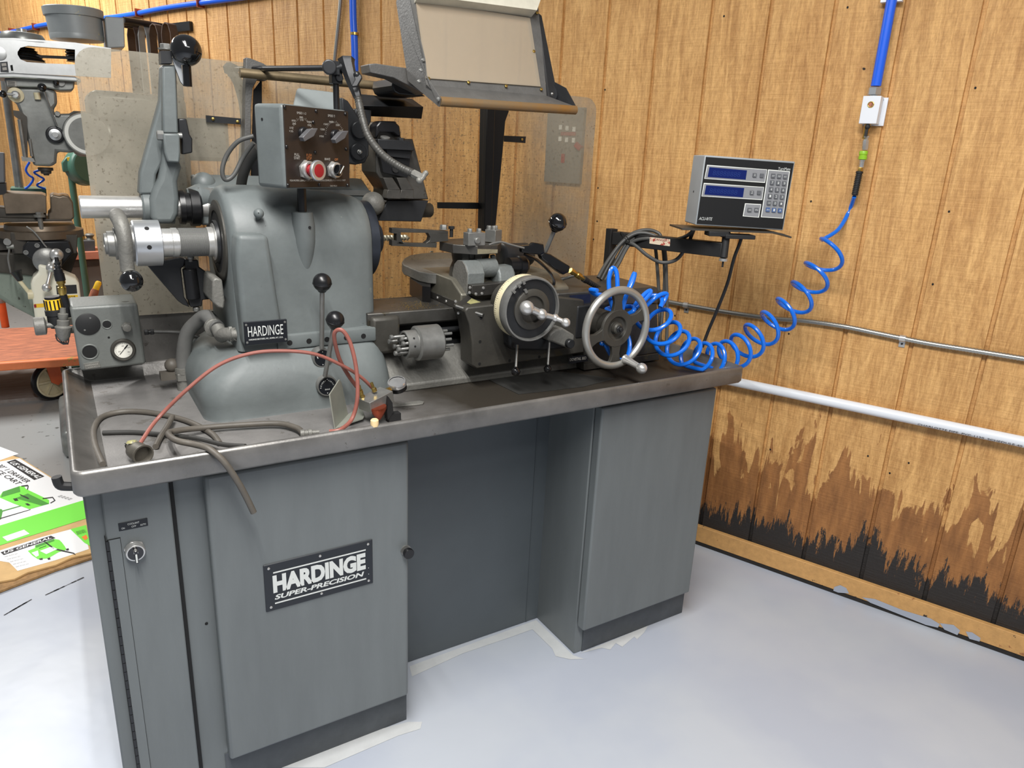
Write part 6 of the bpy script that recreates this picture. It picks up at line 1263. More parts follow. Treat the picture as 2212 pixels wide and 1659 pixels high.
# belts hanging on pegs
br = empty('belt_rack', onw(330, 70), 'row of dark pegs on the wall above the milling machine, holding drive belts', 'rack')
f = MB().m('rim_black'); q = onw(345, 64, 0.01); f.obox(q, UW, Z, NW, 0.7, 0.05, 0.02); obj('rail', f, br)
for k, (px, py) in enumerate(((288, 65), (302, 62), (316, 60))):
    f = MB().m('rim_black'); rt = onw(px+44, py-1, 0.01); f.cyl(rt, rt-NW*0.26, 0.018, 14); obj('peg', f, br)
for k, (px, py, dz, w_, mm, lab) in enumerate(((282, 66, 0.42, 0.05, 'leather', 'brown leather belt at the left end of the wall pegs'), (306, 66, 0.62, 0.04, 'mill_paint', 'grey belt hanging straight down in the middle of the wall pegs'), (330, 64, 0.75, 0.045, 'leather', 'wide dark belt hanging longest from the wall pegs'), (357, 62, 0.48, 0.05, 'leather', 'curled leather belt over the right-hand wall peg'))):
    f = MB().m(mm); c_ = onw(px, py, 0.15); e = NW
    prof_ = [(0.0, 0.03)]+[(-0.05*math.cos(a), 0.03+0.0+0.05*math.sin(a)) for a in [0.0]]
    path = [V((-0.05, 0, -dz)), V((-0.05, 0, -0.02)), V((-0.03, 0, 0.025)), V((0, 0, 0.035)), V((0.03, 0, 0.025)), V((0.05, 0, -0.02)), V((0.05, 0, -dz))]
    th = 0.004
    outer = [c_+UW*p_.x+Z*p_.z for p_ in path]; inner = [c_+UW*p_.x*0.9+Z*(p_.z-0.005 if i_ not in (0, 6) else p_.z) for i_, p_ in enumerate(path)]
    f.prism(outer+inner[::-1], NW*w_); obj('drive_belt', f, None, label=lab, cat='belt', group='drive belts on the wall pegs')
# ================================================================ milling machine far behind on the left
YM = 4.0
def mp_(x, y, dy=0.0): return at(x, y, YM+dy)
def ms(f, pix, dy0, dy1): f.prism([mp_(x, y, dy0) for x, y in pix], (0, dy1-dy0, 0)); return f
ml = empty('milling_machine', (0.05, 4.2, 0.0), 'worn grey vertical milling machine with polished belt cover, behind the lathe at the far left', 'milling machine')
# motor
f = MB().m('mill_paint'); a = mp_(163, 92, 0.0); 
r1_ = (mp_(226, 60)-mp_(103, 60)).length/2
ax_ = V((-0.035, 0, 1)).normalized(); c_ = mp_(168, 88, 0.05)
hM = mp_(160, 20).z-mp_(168, 90).z
f.rev(c_, ax_, [(0, r1_*0.96), (0.02, r1_*0.98), (0.03, r1_*0.94), (hM*0.12, r1_*0.94), (hM*0.14, r1_*0.97), (hM*0.72, r1_*1.0), (hM*0.725, r1_*1.06), (hM*0.97, r1_*1.08), (hM*1.0, r1_*1.02)], 48); obj('motor', f, ml)
f = MB().m('mill_paint'); ms(f, [(226, 38), (228, 35), (268, 38), (270, 102), (232, 104)], -0.02, 0.18); obj('terminal_box', f, ml, bev=0.004)
f = MB().m('mill_grey'); c_ = mp_(50, 90, 0.02); f.rev(c_, Z, [(0, 0.085), (0.012, 0.085), (0.03, 0.075), (0.034, 0.06)], 40); f.m('mill_alu').rev(c_+Z*0.03, Z, [(0, 0.02), (0.02, 0.02)], 12); obj('top_cap', f, ml)
# belt housing with its window: built as bands round the opening
def hole_ring(outer, inner, dy0, dy1, f):
    n = len(outer); O0 = [mp_(x, y, dy0) for x, y in outer]; I0 = [mp_(x, y, dy0) for x, y in inner]
    for i in range(n):
        j = (i+1) % n; f.prism([O0[i], O0[j], I0[j], I0[i]], (0, dy1-dy0, 0))
outer = [(-30, 86), (30, 87), (100, 91), (162, 98), (240, 108), (240, 168), (162, 164), (100, 161), (30, 158), (-30, 158)]
inner = [(38, 112), (44, 103), (60, 99), (140, 105), (162, 107), (162, 139), (100, 137), (58, 134), (44, 128), (38, 118)]
f = MB().m('mill_alu'); hole_ring(outer, inner, -0.09, -0.07, f); bh = obj('belt_cover', f, ml)
f = MB().m('mill_alu'); ms(f, [(-30, 86), (30, 87), (162, 98), (240, 108), (240, 104), (162, 92), (30, 82), (-30, 82)], -0.09, 0.14); obj('cover_top', f, ml)
f = MB().m('black_oxide')
for k in range(5):
    z = mp_(60, 108+k*6).z; f.rev(V((mp_(60, 110).x-0.02, YM+0.02, z)), Z, [(0, 0.05+0.008*k), (0.004, 0.044+0.008*k), (0.008, 0.05+0.008*k)], 32)
obj('step_pulley', f, ml)
f = MB().m('black_oxide')
for k in range(4):
    z = mp_(165, 112+k*7).z; f.rev(V((mp_(165, 110).x, YM+0.02, z)), Z, [(0, 0.045), (0.004, 0.038), (0.010, 0.045)], 32)
obj('step_pulley', f, ml)
f = MB().m('matte_black'); ms(f, [(60, 118), (165, 122), (165, 128), (60, 124)], -0.02, -0.01); obj('drive_belt', f, ml)
f = MB().m('mill_alu'); ms(f, [(-20, 158), (30, 157), (162, 165), (175, 172), (175, 178), (160, 176), (30, 168), (-20, 168)], -0.11, 0.12); obj('cover_rim', f, ml, bev=0.006)
f = MB().m('mill_grey'); ms(f, [(8, 170), (40, 168), (162, 176), (160, 192), (154, 196), (130, 196), (100, 190), (15, 188)], -0.07, 0.1); hz = obj('gear_case', f, ml, bev=0.006)
f = MB().m('letter_dim'); ms(f, [(14, 174), (35, 175), (36, 187), (16, 185)], -0.073, -0.069); hp1 = obj('maker_plate', f, ml)
f = MB().m('ink'); 
for k in range(3): f.prism([mp_(x, y, -0.0745) for x, y in ((17, 176.5+k*3.2), (32, 177.3+k*3.2), (32, 178.6+k*3.2), (17, 177.8+k*3.2))], (0, 0.001, 0))
obj('plate_marks', f, hp1)
f = MB().m('badge'); ms(f, [(0, 134), (16, 133), (19, 156), (1, 155)], -0.094, -0.088); f.m('letter_dim').prism([mp_(x, y, -0.095) for x, y in ((3, 137), (13, 136), (14, 142), (4, 143))], (0, 0.001, 0)); f.prism([mp_(x, y, -0.095) for x, y in ((5, 146), (14, 145), (15, 151), (6, 152))], (0, 0.001, 0)); obj('speed_plate', f, ml)
f = MB().m('mill_alu'); c_ = mp_(-2, 115, -0.092); f.rev(c_, -Y, [(0, 0.026), (0.004, 0.026), (0.005, 0.02)], 32); obj('round_badge', f, ml)
f = MB().m('mill_alu'); ms(f, [(20, 142), (27, 139), (30, 156), (22, 156)], -0.093, -0.088); f.m('void').prism([mp_(x, y, -0.0935) for x, y in ((22, 141), (27, 140), (29, 153), (24, 153))], (0, 0.0005, 0)); obj('slot', f, ml)
# quill head
f = MB().m('mill_grey')
head = [(20, 188), (100, 191), (122, 197), (124, 226), (116, 234), (118, 246), (150, 245), (190, 262), (190, 326), (150, 330), (124, 328), (122, 352), (112, 360), (72, 358), (66, 330), (56, 290), (46, 250), (36, 225), (24, 214)]
ms(f, head, -0.06, 0.10); obj('quill_head', f, ml, bev=0.018, seg=3)
f = MB().m('mill_dark'); c_ = mp_(99, 372, 0.0); f.rev(mp_(98, 362, 0.0), Z*-1, [(0, 0.030), (0.012, 0.030), (0.014, 0.022), (0.026, 0.020), (0.028, 0.012), (0.034, 0.010)], 24); obj('spindle', f, ml)
f = MB().m('cream'); c_ = mp_(34, 205, -0.075); f.rev(c_+Y*0.012, -Y, [(0, 0.030), (0.008, 0.030), (0.010, 0.026)], 36); f.m('mill_alu').rev(c_, -Y, [(0, 0.017), (0.03, 0.015), (0.034, 0.010)], 24).cyl(c_-Y*0.028, mp_(12, 203, -0.11), 0.006, 12); f.m('gloss_black').ball(mp_(6, 203, -0.115), 0.015, 16); obj('feed_selector', f, ml)
f = MB().m('dull_steel'); f.cyl(mp_(93, 192, -0.13), mp_(123, 272, -0.10), 0.0035, 10); q = obj('quill_lever', f, ml); f = MB().m('gloss_black'); f.ball(mp_(91, 189, -0.13), 0.0175, 20); obj('ball_knob', f, q)
f = MB().m('rim_black'); c_ = mp_(119, 291, -0.065); f.rev(c_, -Y, [(0, 0.036), (0.012, 0.036), (0.014, 0.032), (0.014, 0.026), (0.010, 0.025)], 36); f.m('mill_alu').rev(c_-Y*0.010, -Y, [(0, 0.024), (0.01, 0.024), (0.012, 0.012), (0.02, 0.011)], 28); obj('lever_hub', f, ml)
f = MB().m('gloss_black'); f.ball(mp_(121, 179, -0.10), 0.012, 16); f.m('dull_steel').rev(mp_(131, 178, -0.072), -Y, [(0, 0.017), (0.01, 0.016)], 24); obj('speed_lever', f, ml)
f = MB().m('cream'); a = mp_(79, 200, -0.07); f.cyl(a, mp_(82, 215, -0.07), 0.012, 16); obj('oil_cup', f, ml)
f = MB().m('mill_grey'); c_ = mp_(185, 290, -0.02); f.rev(c_+X*-0.055, X, [(0, 0.085), (0.02, 0.098), (0.15, 0.098)], 40); 
f.m('white'); 
for i in range(24):
    a0 = PI*0.55+i*PI*0.9/24; a1 = PI*0.55+(i+1)*PI*0.9/24; 
    f.poly([c_+V((0, -0.106, 0))+X*(0.084*math.cos(a0))+Z*0.084*math.sin(a0), c_+V((0, -0.106, 0))+X*(0.084*math.cos(a1))+Z*0.084*math.sin(a1), c_+V((0, -0.106, 0))+X*(0.070*math.cos(a1))+Z*0.070*math.sin(a1), c_+V((0, -0.106, 0))+X*(0.070*math.cos(a0))+Z*0.070*math.sin(a0)])
f.m('mill_grey').rev(c_+Y*-0.105, Y, [(0, 0.089), (0.02, 0.092), (0.10, 0.092)], 40); obj('swivel_flange', f, ml)
f = MB().m('mill_grey'); c_ = mp_(185, 290, 0.08); f.box((c_.x+0.08, YM-0.02, c_.z-0.10), (c_.x+0.62, YM+0.22, c_.z+0.10)); obj('ram', f, ml, bev=0.02)
f = MB().m('mill_dark'); ms(f, [(28, 238), (44, 240), (58, 252), (60, 345), (50, 345), (46, 262), (30, 250)], -0.09, -0.05); f.m('dull_steel').cyl(mp_(64, 300, -0.09), mp_(69, 338, -0.09), 0.006, 10).cyl(mp_(42, 258, -0.1), mp_(54, 340, -0.1), 0.008, 10); obj('depth_stop', f, ml); f = MB().m('dull_steel'); f.hexb(mp_(124, 246, -0.06), -Y, 0.012, 0.015); obj('hex_bolt', f, ml); f = MB().m('dull_steel'); ms(f, [(46, 338), (72, 342), (76, 350), (48, 348)], -0.11, -0.06); obj('stop_block', f, ml)
# column, ram support and base (mostly behind the splash guard)
f = MB().m('mill_grey'); f.box((0.20, 3.92, 0.0), (0.60, 4.42, 1.70)); obj('column', f, ml, bev=0.03)
f = MB().m('mill_grey'); f.box((-0.10, 3.85, 0.0), (0.66, 4.50, 0.14)); obj('base', f, ml, bev=0.03)
# knee, saddle, table end
f = MB().m('mill_green'); ms(f, [(-60, 570), (55, 560), (95, 575), (125, 600), (125, 700), (75, 688), (20, 660), (-10, 640), (-60, 620)], 0.0, 0.40); obj('knee', f, ml, bev=0.02)
f = MB().m('mill_dark'); ms(f, [(-60, 545), (170, 545), (150, 600), (90, 598), (-60, 585)], -0.02, 0.38); obj('saddle', f, ml, bev=0.01)
f = MB().m('mill_dark'); ms(f, [(22, 502), (168, 508), (166, 548), (26, 548)], -0.14, 0.9); ms(f, [(-60, 512), (40, 510), (40, 540), (-60, 545)], 0.0, 0.5); tb_ = obj('table', f, ml, bev=0.004)
f = MB().m('rim_black'); ms(f, [(60, 521), (150, 520), (160, 545), (138, 570), (118, 600), (82, 588), (68, 560), (48, 548), (50, 532)], -0.17, -0.142); ep = obj('end_bracket', f, ml, bev=0.008)
for px, py in ((80, 530), (56, 545), (147, 541)):
    f = MB().m('dull_steel'); f.rev(mp_(px, py, -0.172), -Y, [(0, 0.010), (0.006, 0.010), (0.006, 0.005), (0.002, 0.004)], 14); obj('cap_screw', f, ml)
f = MB().m('dull_steel'); f.rev(mp_(102, 562, -0.18), -Y, [(-0.02, 0.055), (0.02, 0.055), (0.03, 0.04)], 36); obj('table_dial', f, ml)
f = MB().m('steel'); a = mp_(122, 550, -0.24); bq = mp_(111, 579, -0.26); c_ = mp_(101, 622, -0.29); f.tube([a, (a+bq)/2, bq, (bq+c_)/2, c_], 0.011, 14, 5, rad=lambda t: 0.013-0.006*math.sin(PI*min(1, t*2) if t < .5 else PI*(t*2-1))); f.ball(a, 0.027, 24).ball(bq, 0.021, 20).ball(c_, 0.019, 20); f.cyl(mp_(108, 572, -0.18), bq, 0.018, 18); obj('ball_crank', f, ml)
# power feed
f = MB().m('white'); mat('feed_white', s(226, 222, 204), 0.45)
f = MB().m('feed_white'); ms(f, [(84, 590), (82, 570), (100, 574), (130, 588), (164, 602), (171, 612), (180, 685), (160, 688), (122, 690), (98, 695), (76, 692), (66, 614), (72, 600)], -0.22, -0.09); pf_ = obj('power_feed', f, ml, bev=0.012, seg=3)
f = MB().m('ink'); f.prism([mp_(x, y, -0.2215) for x, y in ((121, 617), (165, 615), (167, 634), (123, 636))], (0, 0.001, 0)); obj('feed_panel', f, pf_)
f = MB().m('yellow'); f.prism([mp_(x, y, -0.2215) for x, y in ((126, 639), (168, 637), (169, 646), (128, 649))], (0, 0.001, 0)); yl = obj('yellow_label', f, pf_); f = MB().m('yellow'); f.prism([mp_(x, y, -0.2215) for x, y in ((73, 657), (99, 655), (100, 663), (75, 665))], (0, 0.001, 0)); f.m('red').prism([mp_(x, y, -0.2218) for x, y in ((73, 658), (78, 657), (79, 664), (74, 665))], (0, 0.001, 0)); obj('yellow_label', f, pf_)
f = MB().m('ink'); a = mp_(131, 647, -0.223); bq = mp_(164, 644.5, -0.223); f.text('VECTOR', a, bq-a, Z, (bq-a).length, mp_(131, 641, -0.223).z-a.z); obj('lettering', f, pf_)
f = MB().m('cream'); f.cyl(mp_(42, 606, -0.2), mp_(66, 636, -0.2), 0.008, 12); f.cyl(mp_(60, 636, -0.2), mp_(72, 636, -0.2), 0.022, 16); q = obj('feed_lever', f, ml); f = MB().m('rim_black'); a = mp_(34, 586, -0.2); bq = mp_(44, 606, -0.2); f.tube([a, a.lerp(bq, 0.4), bq], 0.018, 14, 4, rad=lambda t: 0.024-0.012*t); obj('handle_grip', f, q)
f = MB().m('dull_steel'); f.tube([mp_(16, 522, -0.2), mp_(20, 540, -0.2), mp_(18, 560, -0.2), mp_(24, 590, -0.2)], 0.004, 8, 5); f.rev(mp_(16, 522, -0.2), -Y, [(0, 0.014), (0.02, 0.014)], 16); f.cyl(mp_(14, 533, -0.2), mp_(30, 532, -0.2), 0.009, 12); obj('table_stop', f, ml)
f = MB().m('dull_steel'); f.tube([mp_(57, 489, -0.19), mp_(75, 502, -0.19), mp_(97, 530, -0.19), mp_(101, 534, -0.19)], 0.0035, 8, 4); obj('bent_wire', f, ml)
# vise on the table
mv = empty('machine_vise', mp_(85, 500), 'brown steel machine vise bolted on the milling table', 'vise')
mat('vise_steel', s(112, 100, 86), 0.42, 0.6, 0.22, 10)
f = MB().m('vise_steel'); ms(f, [(5, 421), (12, 417), (90, 420), (100, 424), (101, 461), (12, 462)], -0.11, 0.08); obj('moving_jaw', f, mv, bev=0.003)
f = MB().m('vise_steel'); ms(f, [(108, 424), (116, 421), (128, 424), (136, 422), (148, 424), (158, 438), (161, 470), (155, 476), (104, 476), (104, 462), (110, 458)], -0.11, 0.09); obj('fixed_jaw', f, mv, bev=0.010, seg=3)
f = MB().m('mill_dark'); ms(f, [(-40, 445), (8, 450), (100, 464), (100, 472), (-40, 470)], -0.09, 0.06); ms(f, [(-40, 470), (155, 474), (155, 477), (-40, 482)], -0.11, 0.08); obj('vise_bed', f, mv, bev=0.003)
f = MB().m('vise_steel'); a = mp_(88, 499, 0.0); f.rev(V((a.x, YM, mp_(88, 500).z)), Z, [(-0.02, 0.17), (0.012, 0.17), (0.014, 0.14), (0.034, 0.135)], 48); obj('swivel_base', f, mv)
f = MB().m('cast'); f.rev(mp_(86, 470, -0.13), Z, [(-0.05, 0.01), (0, 0.01), (0.002, 0.022), (0.012, 0.022)], 18).hexb(mp_(86, 466, -0.13), Z, 0.016, 0.016); obj('clamp_bolt', f, mv)
f = MB().m('blue_pipe'); ms(f, [(62, 503), (128, 503), (128, 508), (64, 508)], -0.15, -0.12); obj('rag', f, None, label='scrap of blue cloth tucked under the milling vise', cat='cloth')
# coolant tray box with little blue hoses, vertical pole
f = MB().m('green_tool'); ms(f, [(22, 407), (100, 408), (101, 424), (24, 420)], 0.5, 0.7); gb = obj('green_box', f, None, label='low green metal box behind the milling vise', cat='box')
f = MB().m('blue_pipe'); f.tube([at(64, 350, 4.4), at(56, 366, 4.4), at(62, 378, 4.4), at(72, 386, 4.4), at(64, 400, 4.4), at(54, 408, 4.4)], 0.005, 8, 6); obj('small_blue_hose', f, None, label='thin blue coiled hose hanging left below the milling spindle', cat='hose', group='thin blue hoses')
f = MB().m('blue_pipe'); f.tube([at(92, 366, 4.4), at(74, 372, 4.4), at(84, 380, 4.4), at(95, 388, 4.4), at(80, 400, 4.4), at(98, 408, 4.4)], 0.005, 8, 6); obj('small_blue_hose', f, None, label='thin blue coiled hose hanging right below the milling spindle', cat='hose', group='thin blue hoses')
f = MB().m('dull_steel'); a = at(10, 170, 4.6); bq = at(42, 408, 4.6); f.cyl(a, bq, 0.019, 16); obj('grey_pole', f, None, label='slim grey pole standing behind the quill head of the milling machine', cat='pole')
f = MB().m('dro_key'); f.prism([at(x, y, 3.9) for x, y in ((-30, 328), (9, 330), (11, 395), (-30, 396))], (0, 0.08, 0)); rc = obj('readout_console', f, None, bev=0.005, label='dark grey readout console cut off by the left picture edge', cat='digital readout')
f = MB().m('dro_black' if 'dro_black' in MT else 'ink'); f.prism([at(x, y, 3.9) for x, y in ((-30, 397), (12, 396), (14, 420), (-30, 424))], (0, 0.1, 0)); obj('console_foot', f, rc)
# green sander/grinder on its stand by the wall
gt = empty('green_grinder', at(165, 400, 5.6), 'green bench grinder guard on a thin stand, partly hidden by the splash guard', 'grinder')
f = MB().m('green_tool'); c_ = at(178, 362, 5.6); f.rev(c_, V((0.35, -0.9, 0.1)), [(0, 0.115), (0.10, 0.115), (0.115, 0.10)], 40); f.prism([at(x, y, 5.5) for x, y in ((133, 352), (142, 340), (160, 335), (200, 345), (195, 352), (150, 372), (136, 372))], (0, 0.12, 0)); obj('wheel_guard', f, gt, bev=0.006)
f = MB().m('yellow'); f.prism([at(x, y, 5.49) for x, y in ((144, 340), (158, 338), (161, 346), (146, 348))], (0, 0.002, 0)); obj('warning_label', f, gt)
f = MB().m('green_tool'); a = at(154, 380, 5.6); f.cyl((a.x, a.y, 0.0), a, 0.02, 16); f.box((a.x-0.15, a.y-0.15, 0), (a.x+0.15, a.y+0.15, 0.03)); obj('stand', f, gt)
# bench and tool block behind
mat('bench_top', s(186, 120, 96), 0.6, 0, 0.15, 8)
f = MB().m('bench_top'); f.prism([at(x, y, 5.75) for x, y in ((-30, 552), (215, 543), (215, 560), (-30, 568))], (0, 0.28, 0)); wbn = obj('top', f, None, label='narrow red-brown bench top behind the milling machine table', cat='bench', bev=0.004); wbn.name = 'work_bench'
f = MB().m('mill_dark'); f.prism([at(x, y, 5.8) for x, y in ((-30, 568), (215, 561), (215, 574), (-30, 590))], (0, 0.2, 0)); obj('apron', f, wbn)
f = MB().m('panel_grey'); a = at(190, 575, 5.81); f.box((a.x-0.2, 5.82, 0.0), (a.x+0.12, 6.0, a.z)); obj('drawer_unit', f, wbn)
f = MB().m('kick'); f.prism([at(x, y, 5.78) for x, y in ((168, 520), (205, 520), (206, 543), (170, 545))], (0, 0.15, 0)); tbk = obj('tool_block', f, None, label='small grey tool block with brass stub standing on the rear bench', cat='tool block', bev=0.003)
f = MB().m('brass'); f.cyl(at(178, 520, 5.85), at(177, 506, 5.85), 0.016, 12); obj('brass_stub', f, tbk)
f = MB().m('cast'); f.rev(at(195, 520, 5.85), Z, [(0, 0.03), (0.02, 0.018), (0.04, 0.03), (0.05, 0.02)], 16); obj('arbor', f, tbk)
sd3 = empty('screwdriver', at(200, 640, 4.9), 'yellow and black screwdriver hanging tip-down beside the splash guard edge', 'screwdriver')
f = MB().m('yellow'); a = at(214, 608, 4.9); bq = at(192, 660, 4.9); d = (bq-a).normalized(); f.rev(a, d, [(0, 0.012), (0.01, 0.017), (0.05, 0.017), (0.051, 0.016)], 16); obj('handle_cap', f, sd3)
f = MB().m('orange_worn'); f.rev(a+d*0.05, d, [(0, 0.018), (0.02, 0.022), (0.07, 0.02)], 16); obj('handle', f, sd3); f = MB().m('black'); f.rev(a+d*0.11, d, [(0, 0.02), (0.03, 0.016), (0.05, 0.012), (0.12, 0.004)], 16); obj('ferrule', f, sd3)
# orange cart
ct = empty('orange_cart', V((-0.45, 4.9, 0)), 'orange flat cart with a worn deck and one big cream-and-black caster, behind the pan corner', 'cart')
ztop = 0.31
pA = atz(0, 783, ztop); pB = atz(165, 772, ztop); dd_ = (pB-pA).normalized(); nn_ = V((-dd_.y, dd_.x, 0)).normalized()
if nn_.y < 0: nn_ = -nn_
L0 = pA-dd_*0.9; L1 = pA+dd_*1.05; dw_ = (atz(80, 706, ztop)-pA).dot(nn_)
f = MB().m('orange_worn'); f.prism([L0, L1, L1+nn_*dw_, L0+nn_*dw_], (0, 0, -0.012)); obj('deck', f, ct)
mat('orange_rail', s(226, 124, 74), 0.5, 0, 0.1, 12, spots=[(s(150, 150, 70), 6, 0.66)])
f = MB().m('orange_rail'); f.prism([L0-nn_*0.02-Z*0.045, L1-nn_*0.02-Z*0.045, L1+nn_*0.02-Z*0.045, L0+nn_*0.02-Z*0.045], (0, 0, 0.047)); obj('deck_rail', f, ct, bev=0.008)
wc = atz(105, 866, 0.0)+V((0.03, 0.02, 0)); R2 = 0.113
wax = V((0.5, -0.86, 0)).normalized()
wc_ = V((wc.x, wc.y, R2+0.001))
f = MB().m('black'); f.rev(wc_-wax*0.02, wax, [(0, R2*0.86), (0.003, R2*0.97), (0.01, R2), (0.03, R2), (0.037, R2*0.97), (0.04, R2*0.86)], 56, cap=False); cw = obj('caster', f, ct)
f = MB().m('cream'); f.ring(wc_+wax*0.012, wax, R2*0.79, R2*0.07, 56, 8); f.rev(wc_-wax*0.016, wax, [(0, R2*0.86), (0.02, R2*0.84), (0.02, 0.0)], 48)
for k in range(6):
    a = k*PI/3+0.3; e = wax.orthogonal().normalized(); g_ = wax.cross(e); h2 = e*math.cos(a)+g_*math.sin(a); f.obox(wc_+h2*R2*0.42+wax*0.008, h2, h2.cross(wax), wax, R2*0.75, 0.012, 0.012)
obj('wheel', f, cw)
f = MB().m('orange'); f.prism([wc_+wax*0.035+V((-0.045, 0, 0.165)), wc_+wax*0.035+V((0.03, 0, 0.165)), wc_+wax*0.035+V((0.035, 0, 0.0)), wc_+wax*0.035+V((0.01, 0, -0.02)), wc_+wax*0.035+V((-0.02, 0, 0.0))], wax*0.006); obj('fork', f, cw)
f = MB().m('orange'); a = atz(12, 707, ztop); f.cyl(a, a+Z*0.16, 0.022, 16); f.m('dull_steel').cyl(a+Z*0.16, a+Z*0.19, 0.024, 16); obj('socket_post', f, ct)
# grey-brown skid boards under the cart
sk = atz(0, 872, 0.0); sk2 = atz(110, 862, 0.0); dd2 = (sk2-sk).normalized(); n2 = V((-dd2.y, dd2.x, 0))
f = MB().m('plank_worn'); f.prism([sk-dd2*0.9, sk+dd2*0.30, sk+dd2*0.30+n2*0.7, sk-dd2*0.9+n2*0.7], (0, 0, 0.02)); obj('skid_board', f, None, label='weathered grey-brown boards lying on the floor under the orange cart', cat='boards')
# ================================================================ flattened cartons on the floor
def cz(px, py, z): return atz(px, py, z)
cb2 = empty('flattened_carton', atz(60, 1120, 0), 'flattened white and green printed carton lying on the floor left of the lathe', 'carton')
f = MB().m('cardboard'); f.prism([cz(x, y, 0.018) for x, y in ((-60, 955), (0, 976), (46, 990), (110, 1030), (184, 1082), (225, 1110), (238, 1180), (192, 1196), (155, 1204), (120, 1220), (60, 1236), (32, 1250), (0, 1256), (-60, 1258))], (0, 0, -0.006)); obj('sheet', f, cb2)
mat('corrugated', s(150, 116, 74), 0.8, 0, 0.25, 60)
f = MB().m('corrugated'); f.prism([cz(x, y, 0.011) for x, y in ((-60, 1060), (240, 1100), (245, 1190), (192, 1206), (120, 1230), (0, 1276), (-60, 1300))], (0, 0, -0.008)); obj('lower_sheet', f, cb2)
zc = 0.0186
f = MB().m('paper'); f.poly([cz(x, y, zc) for x, y in ((-60, 960), (0, 965), (40, 980), (0, 994), (-60, 1005))]); f.poly([cz(x, y, zc) for x, y in ((-60, 1010), (0, 997), (42, 990), (184, 1078), (182, 1082), (0, 1136), (-60, 1150))]); f.poly([cz(x, y, zc) for x, y in ((-40, 1190), (0, 1189), (90, 1160), (180, 1136), (192, 1186), (120, 1210), (38, 1233), (20, 1215), (-40, 1205))]); obj('white_print', f, cb2)
zc2 = 0.0192
f = MB().m('green_print'); f.poly([cz(x, y, zc2) for x, y in ((-60, 1150), (0, 1135), (182, 1080), (215, 1096), (220, 1112), (186, 1120), (0, 1178), (-60, 1192))]); f.poly([cz(x, y, zc2) for x, y in ((152, 1143), (186, 1134), (196, 1180), (182, 1172))]); obj('green_band', f, cb2)
zc3 = 0.0198; zc4 = 0.0202
def pic(name, items):
    f = MB()
    for mn, z, pg in items: f.m(mn).poly([cz(x, y, z) for x, y in pg])
    obj(name, f, cb2)
pic('large_cart_picture', [('green_print', zc2, ((-30, 1072), (0, 1071), (6, 1062), (42, 1050), (52, 1050), (56, 1056), (106, 1080), (106, 1088), (64, 1100), (30, 1088), (0, 1075), (-20, 1084))),
    ('green_dark', zc3, ((6, 1062), (42, 1050), (44, 1062), (2, 1074))), ('green_dark', zc3, ((60, 1066), (106, 1088), (90, 1092), (34, 1076))), ('green_dark', zc2, ((-40, 1094), (4, 1100), (6, 1104), (2, 1122), (-40, 1130))),
    ('ink', zc4, ((42, 1067), (60, 1074), (64, 1078), (60, 1078), (44, 1070))), ('ink', zc4, ((28, 1077), (36, 1076), (40, 1081), (32, 1082))), ('ink', zc4, ((54, 1088), (60, 1087), (66, 1091), (60, 1092))),
    ('ink', zc4, ((46, 1049), (60, 1047), (62, 1050), (60, 1058), (58, 1057), (60, 1050), (46, 1051))), ('ink', zc4, ((92, 1076), (114, 1073), (120, 1081), (110, 1087), (108, 1086), (117, 1081), (113, 1075), (92, 1078))),
    ('ink', zc3, ((0, 1119), (66, 1100), (66, 1101), (0, 1121))), ('green_dark', zc3, ((4, 1103), (44, 1092), (46, 1093), (5, 1105)))])
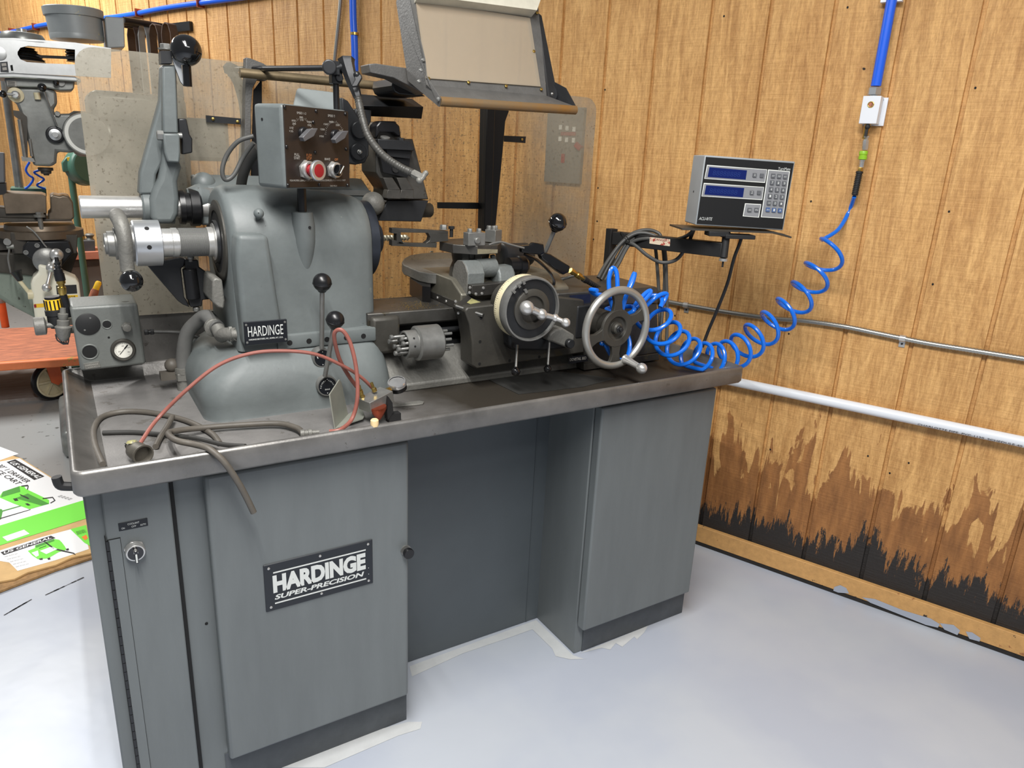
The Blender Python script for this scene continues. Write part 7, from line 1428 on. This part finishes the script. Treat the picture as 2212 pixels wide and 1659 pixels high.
pic('small_cart_picture', [('green_print', zc2, ((60, 1190), (75, 1184), (76, 1178), (116, 1164), (128, 1166), (134, 1172), (140, 1180), (144, 1187), (126, 1193), (104, 1206), (82, 1208), (70, 1200))),
    ('paper', zc3, ((68, 1194), (82, 1189), (84, 1200), (78, 1203))), ('paper', zc3, ((86, 1190), (112, 1180), (124, 1186), (100, 1197))), ('green_dark', zc3, ((76, 1178), (116, 1164), (118, 1168), (78, 1183))),
    ('ink', zc4, ((84, 1184), (100, 1178), (100, 1179), (84, 1185))), ('ink', zc4, ((102, 1206), (108, 1204), (109, 1208), (104, 1209))), ('ink', zc4, ((84, 1207), (92, 1205), (92, 1209), (86, 1209))), ('ink', zc4, ((142, 1186), (148, 1184), (149, 1188), (144, 1189))),
    ('ink', zc3, ((90, 1164), (118, 1184), (160, 1194), (164, 1199), (158, 1196), (116, 1187), (92, 1168))), ('orange_print', zc3, ((176, 1160), (186, 1155), (190, 1162), (184, 1167)))])
pic('green_band_label', [('paper', zc3, ((5, 1160), (52, 1144), (64, 1153), (16, 1169)))])
def ctext(f, t, p0, p1, hpx, **k):
    a = cz(p0[0], p0[1], 0.0206); bq = cz(p1[0], p1[1], 0.0206); e = bq-a; c_ = cz(p0[0]+hpx[0], p0[1]+hpx[1], 0.0206)
    u = e.normalized(); vv = Z.cross(u); f.text(t, a, u, vv, e.length, abs((c_-a).dot(vv)) or 0.02, 0.0001, **k)
f = MB().m('ink'); f.poly([cz(x, y, zc2) for x, y in ((14, 998), (33, 992), (96, 1029), (74, 1037))]); obj('black_bar', f, cb2); f = MB().m('ink'); f.poly([cz(x, y, zc2) for x, y in ((1, 1193), (110, 1157), (120, 1162), (8, 1199))]); obj('black_bar', f, cb2)
f = MB().m('paper'); ctext(f, 'US GENERAL', (20, 999.5), (80, 1034), (9, -4.5), shear=0.3, off=0.02); ctext(f, 'US GENERAL', (10, 1196.5), (112, 1163), (-1, -5), shear=0.3, off=0.02); obj('lettering', f, cb2)
f = MB().m('ink'); ctext(f, '30" 1 DRAWER', (-8, 1006), (56, 1043), (6, -7)); ctext(f, 'SERVICE CART', (-38, 1002), (36, 1047), (6, -7)); 
for k in range(5): ctext(f, 'steel service cart', (10+k*6, 1203+k*5.5), (38+k*6, 1196+k*5.5), (-0.5, -1.6))
for k in range(9): 
    f.poly([cz(x, y, zc2) for x, y in ((164+k*2.3, 1148-k*0.6), (165+k*2.3, 1147.6-k*0.6), (169+k*2.3, 1155-k*0.6), (168+k*2.3, 1155.4-k*0.6))])
for k in range(4): ctext(f, '30 IN', (128+k*7, 1074+k*2), (136+k*7, 1071+k*2), (-1, -3))
obj('lettering', f, cb2)
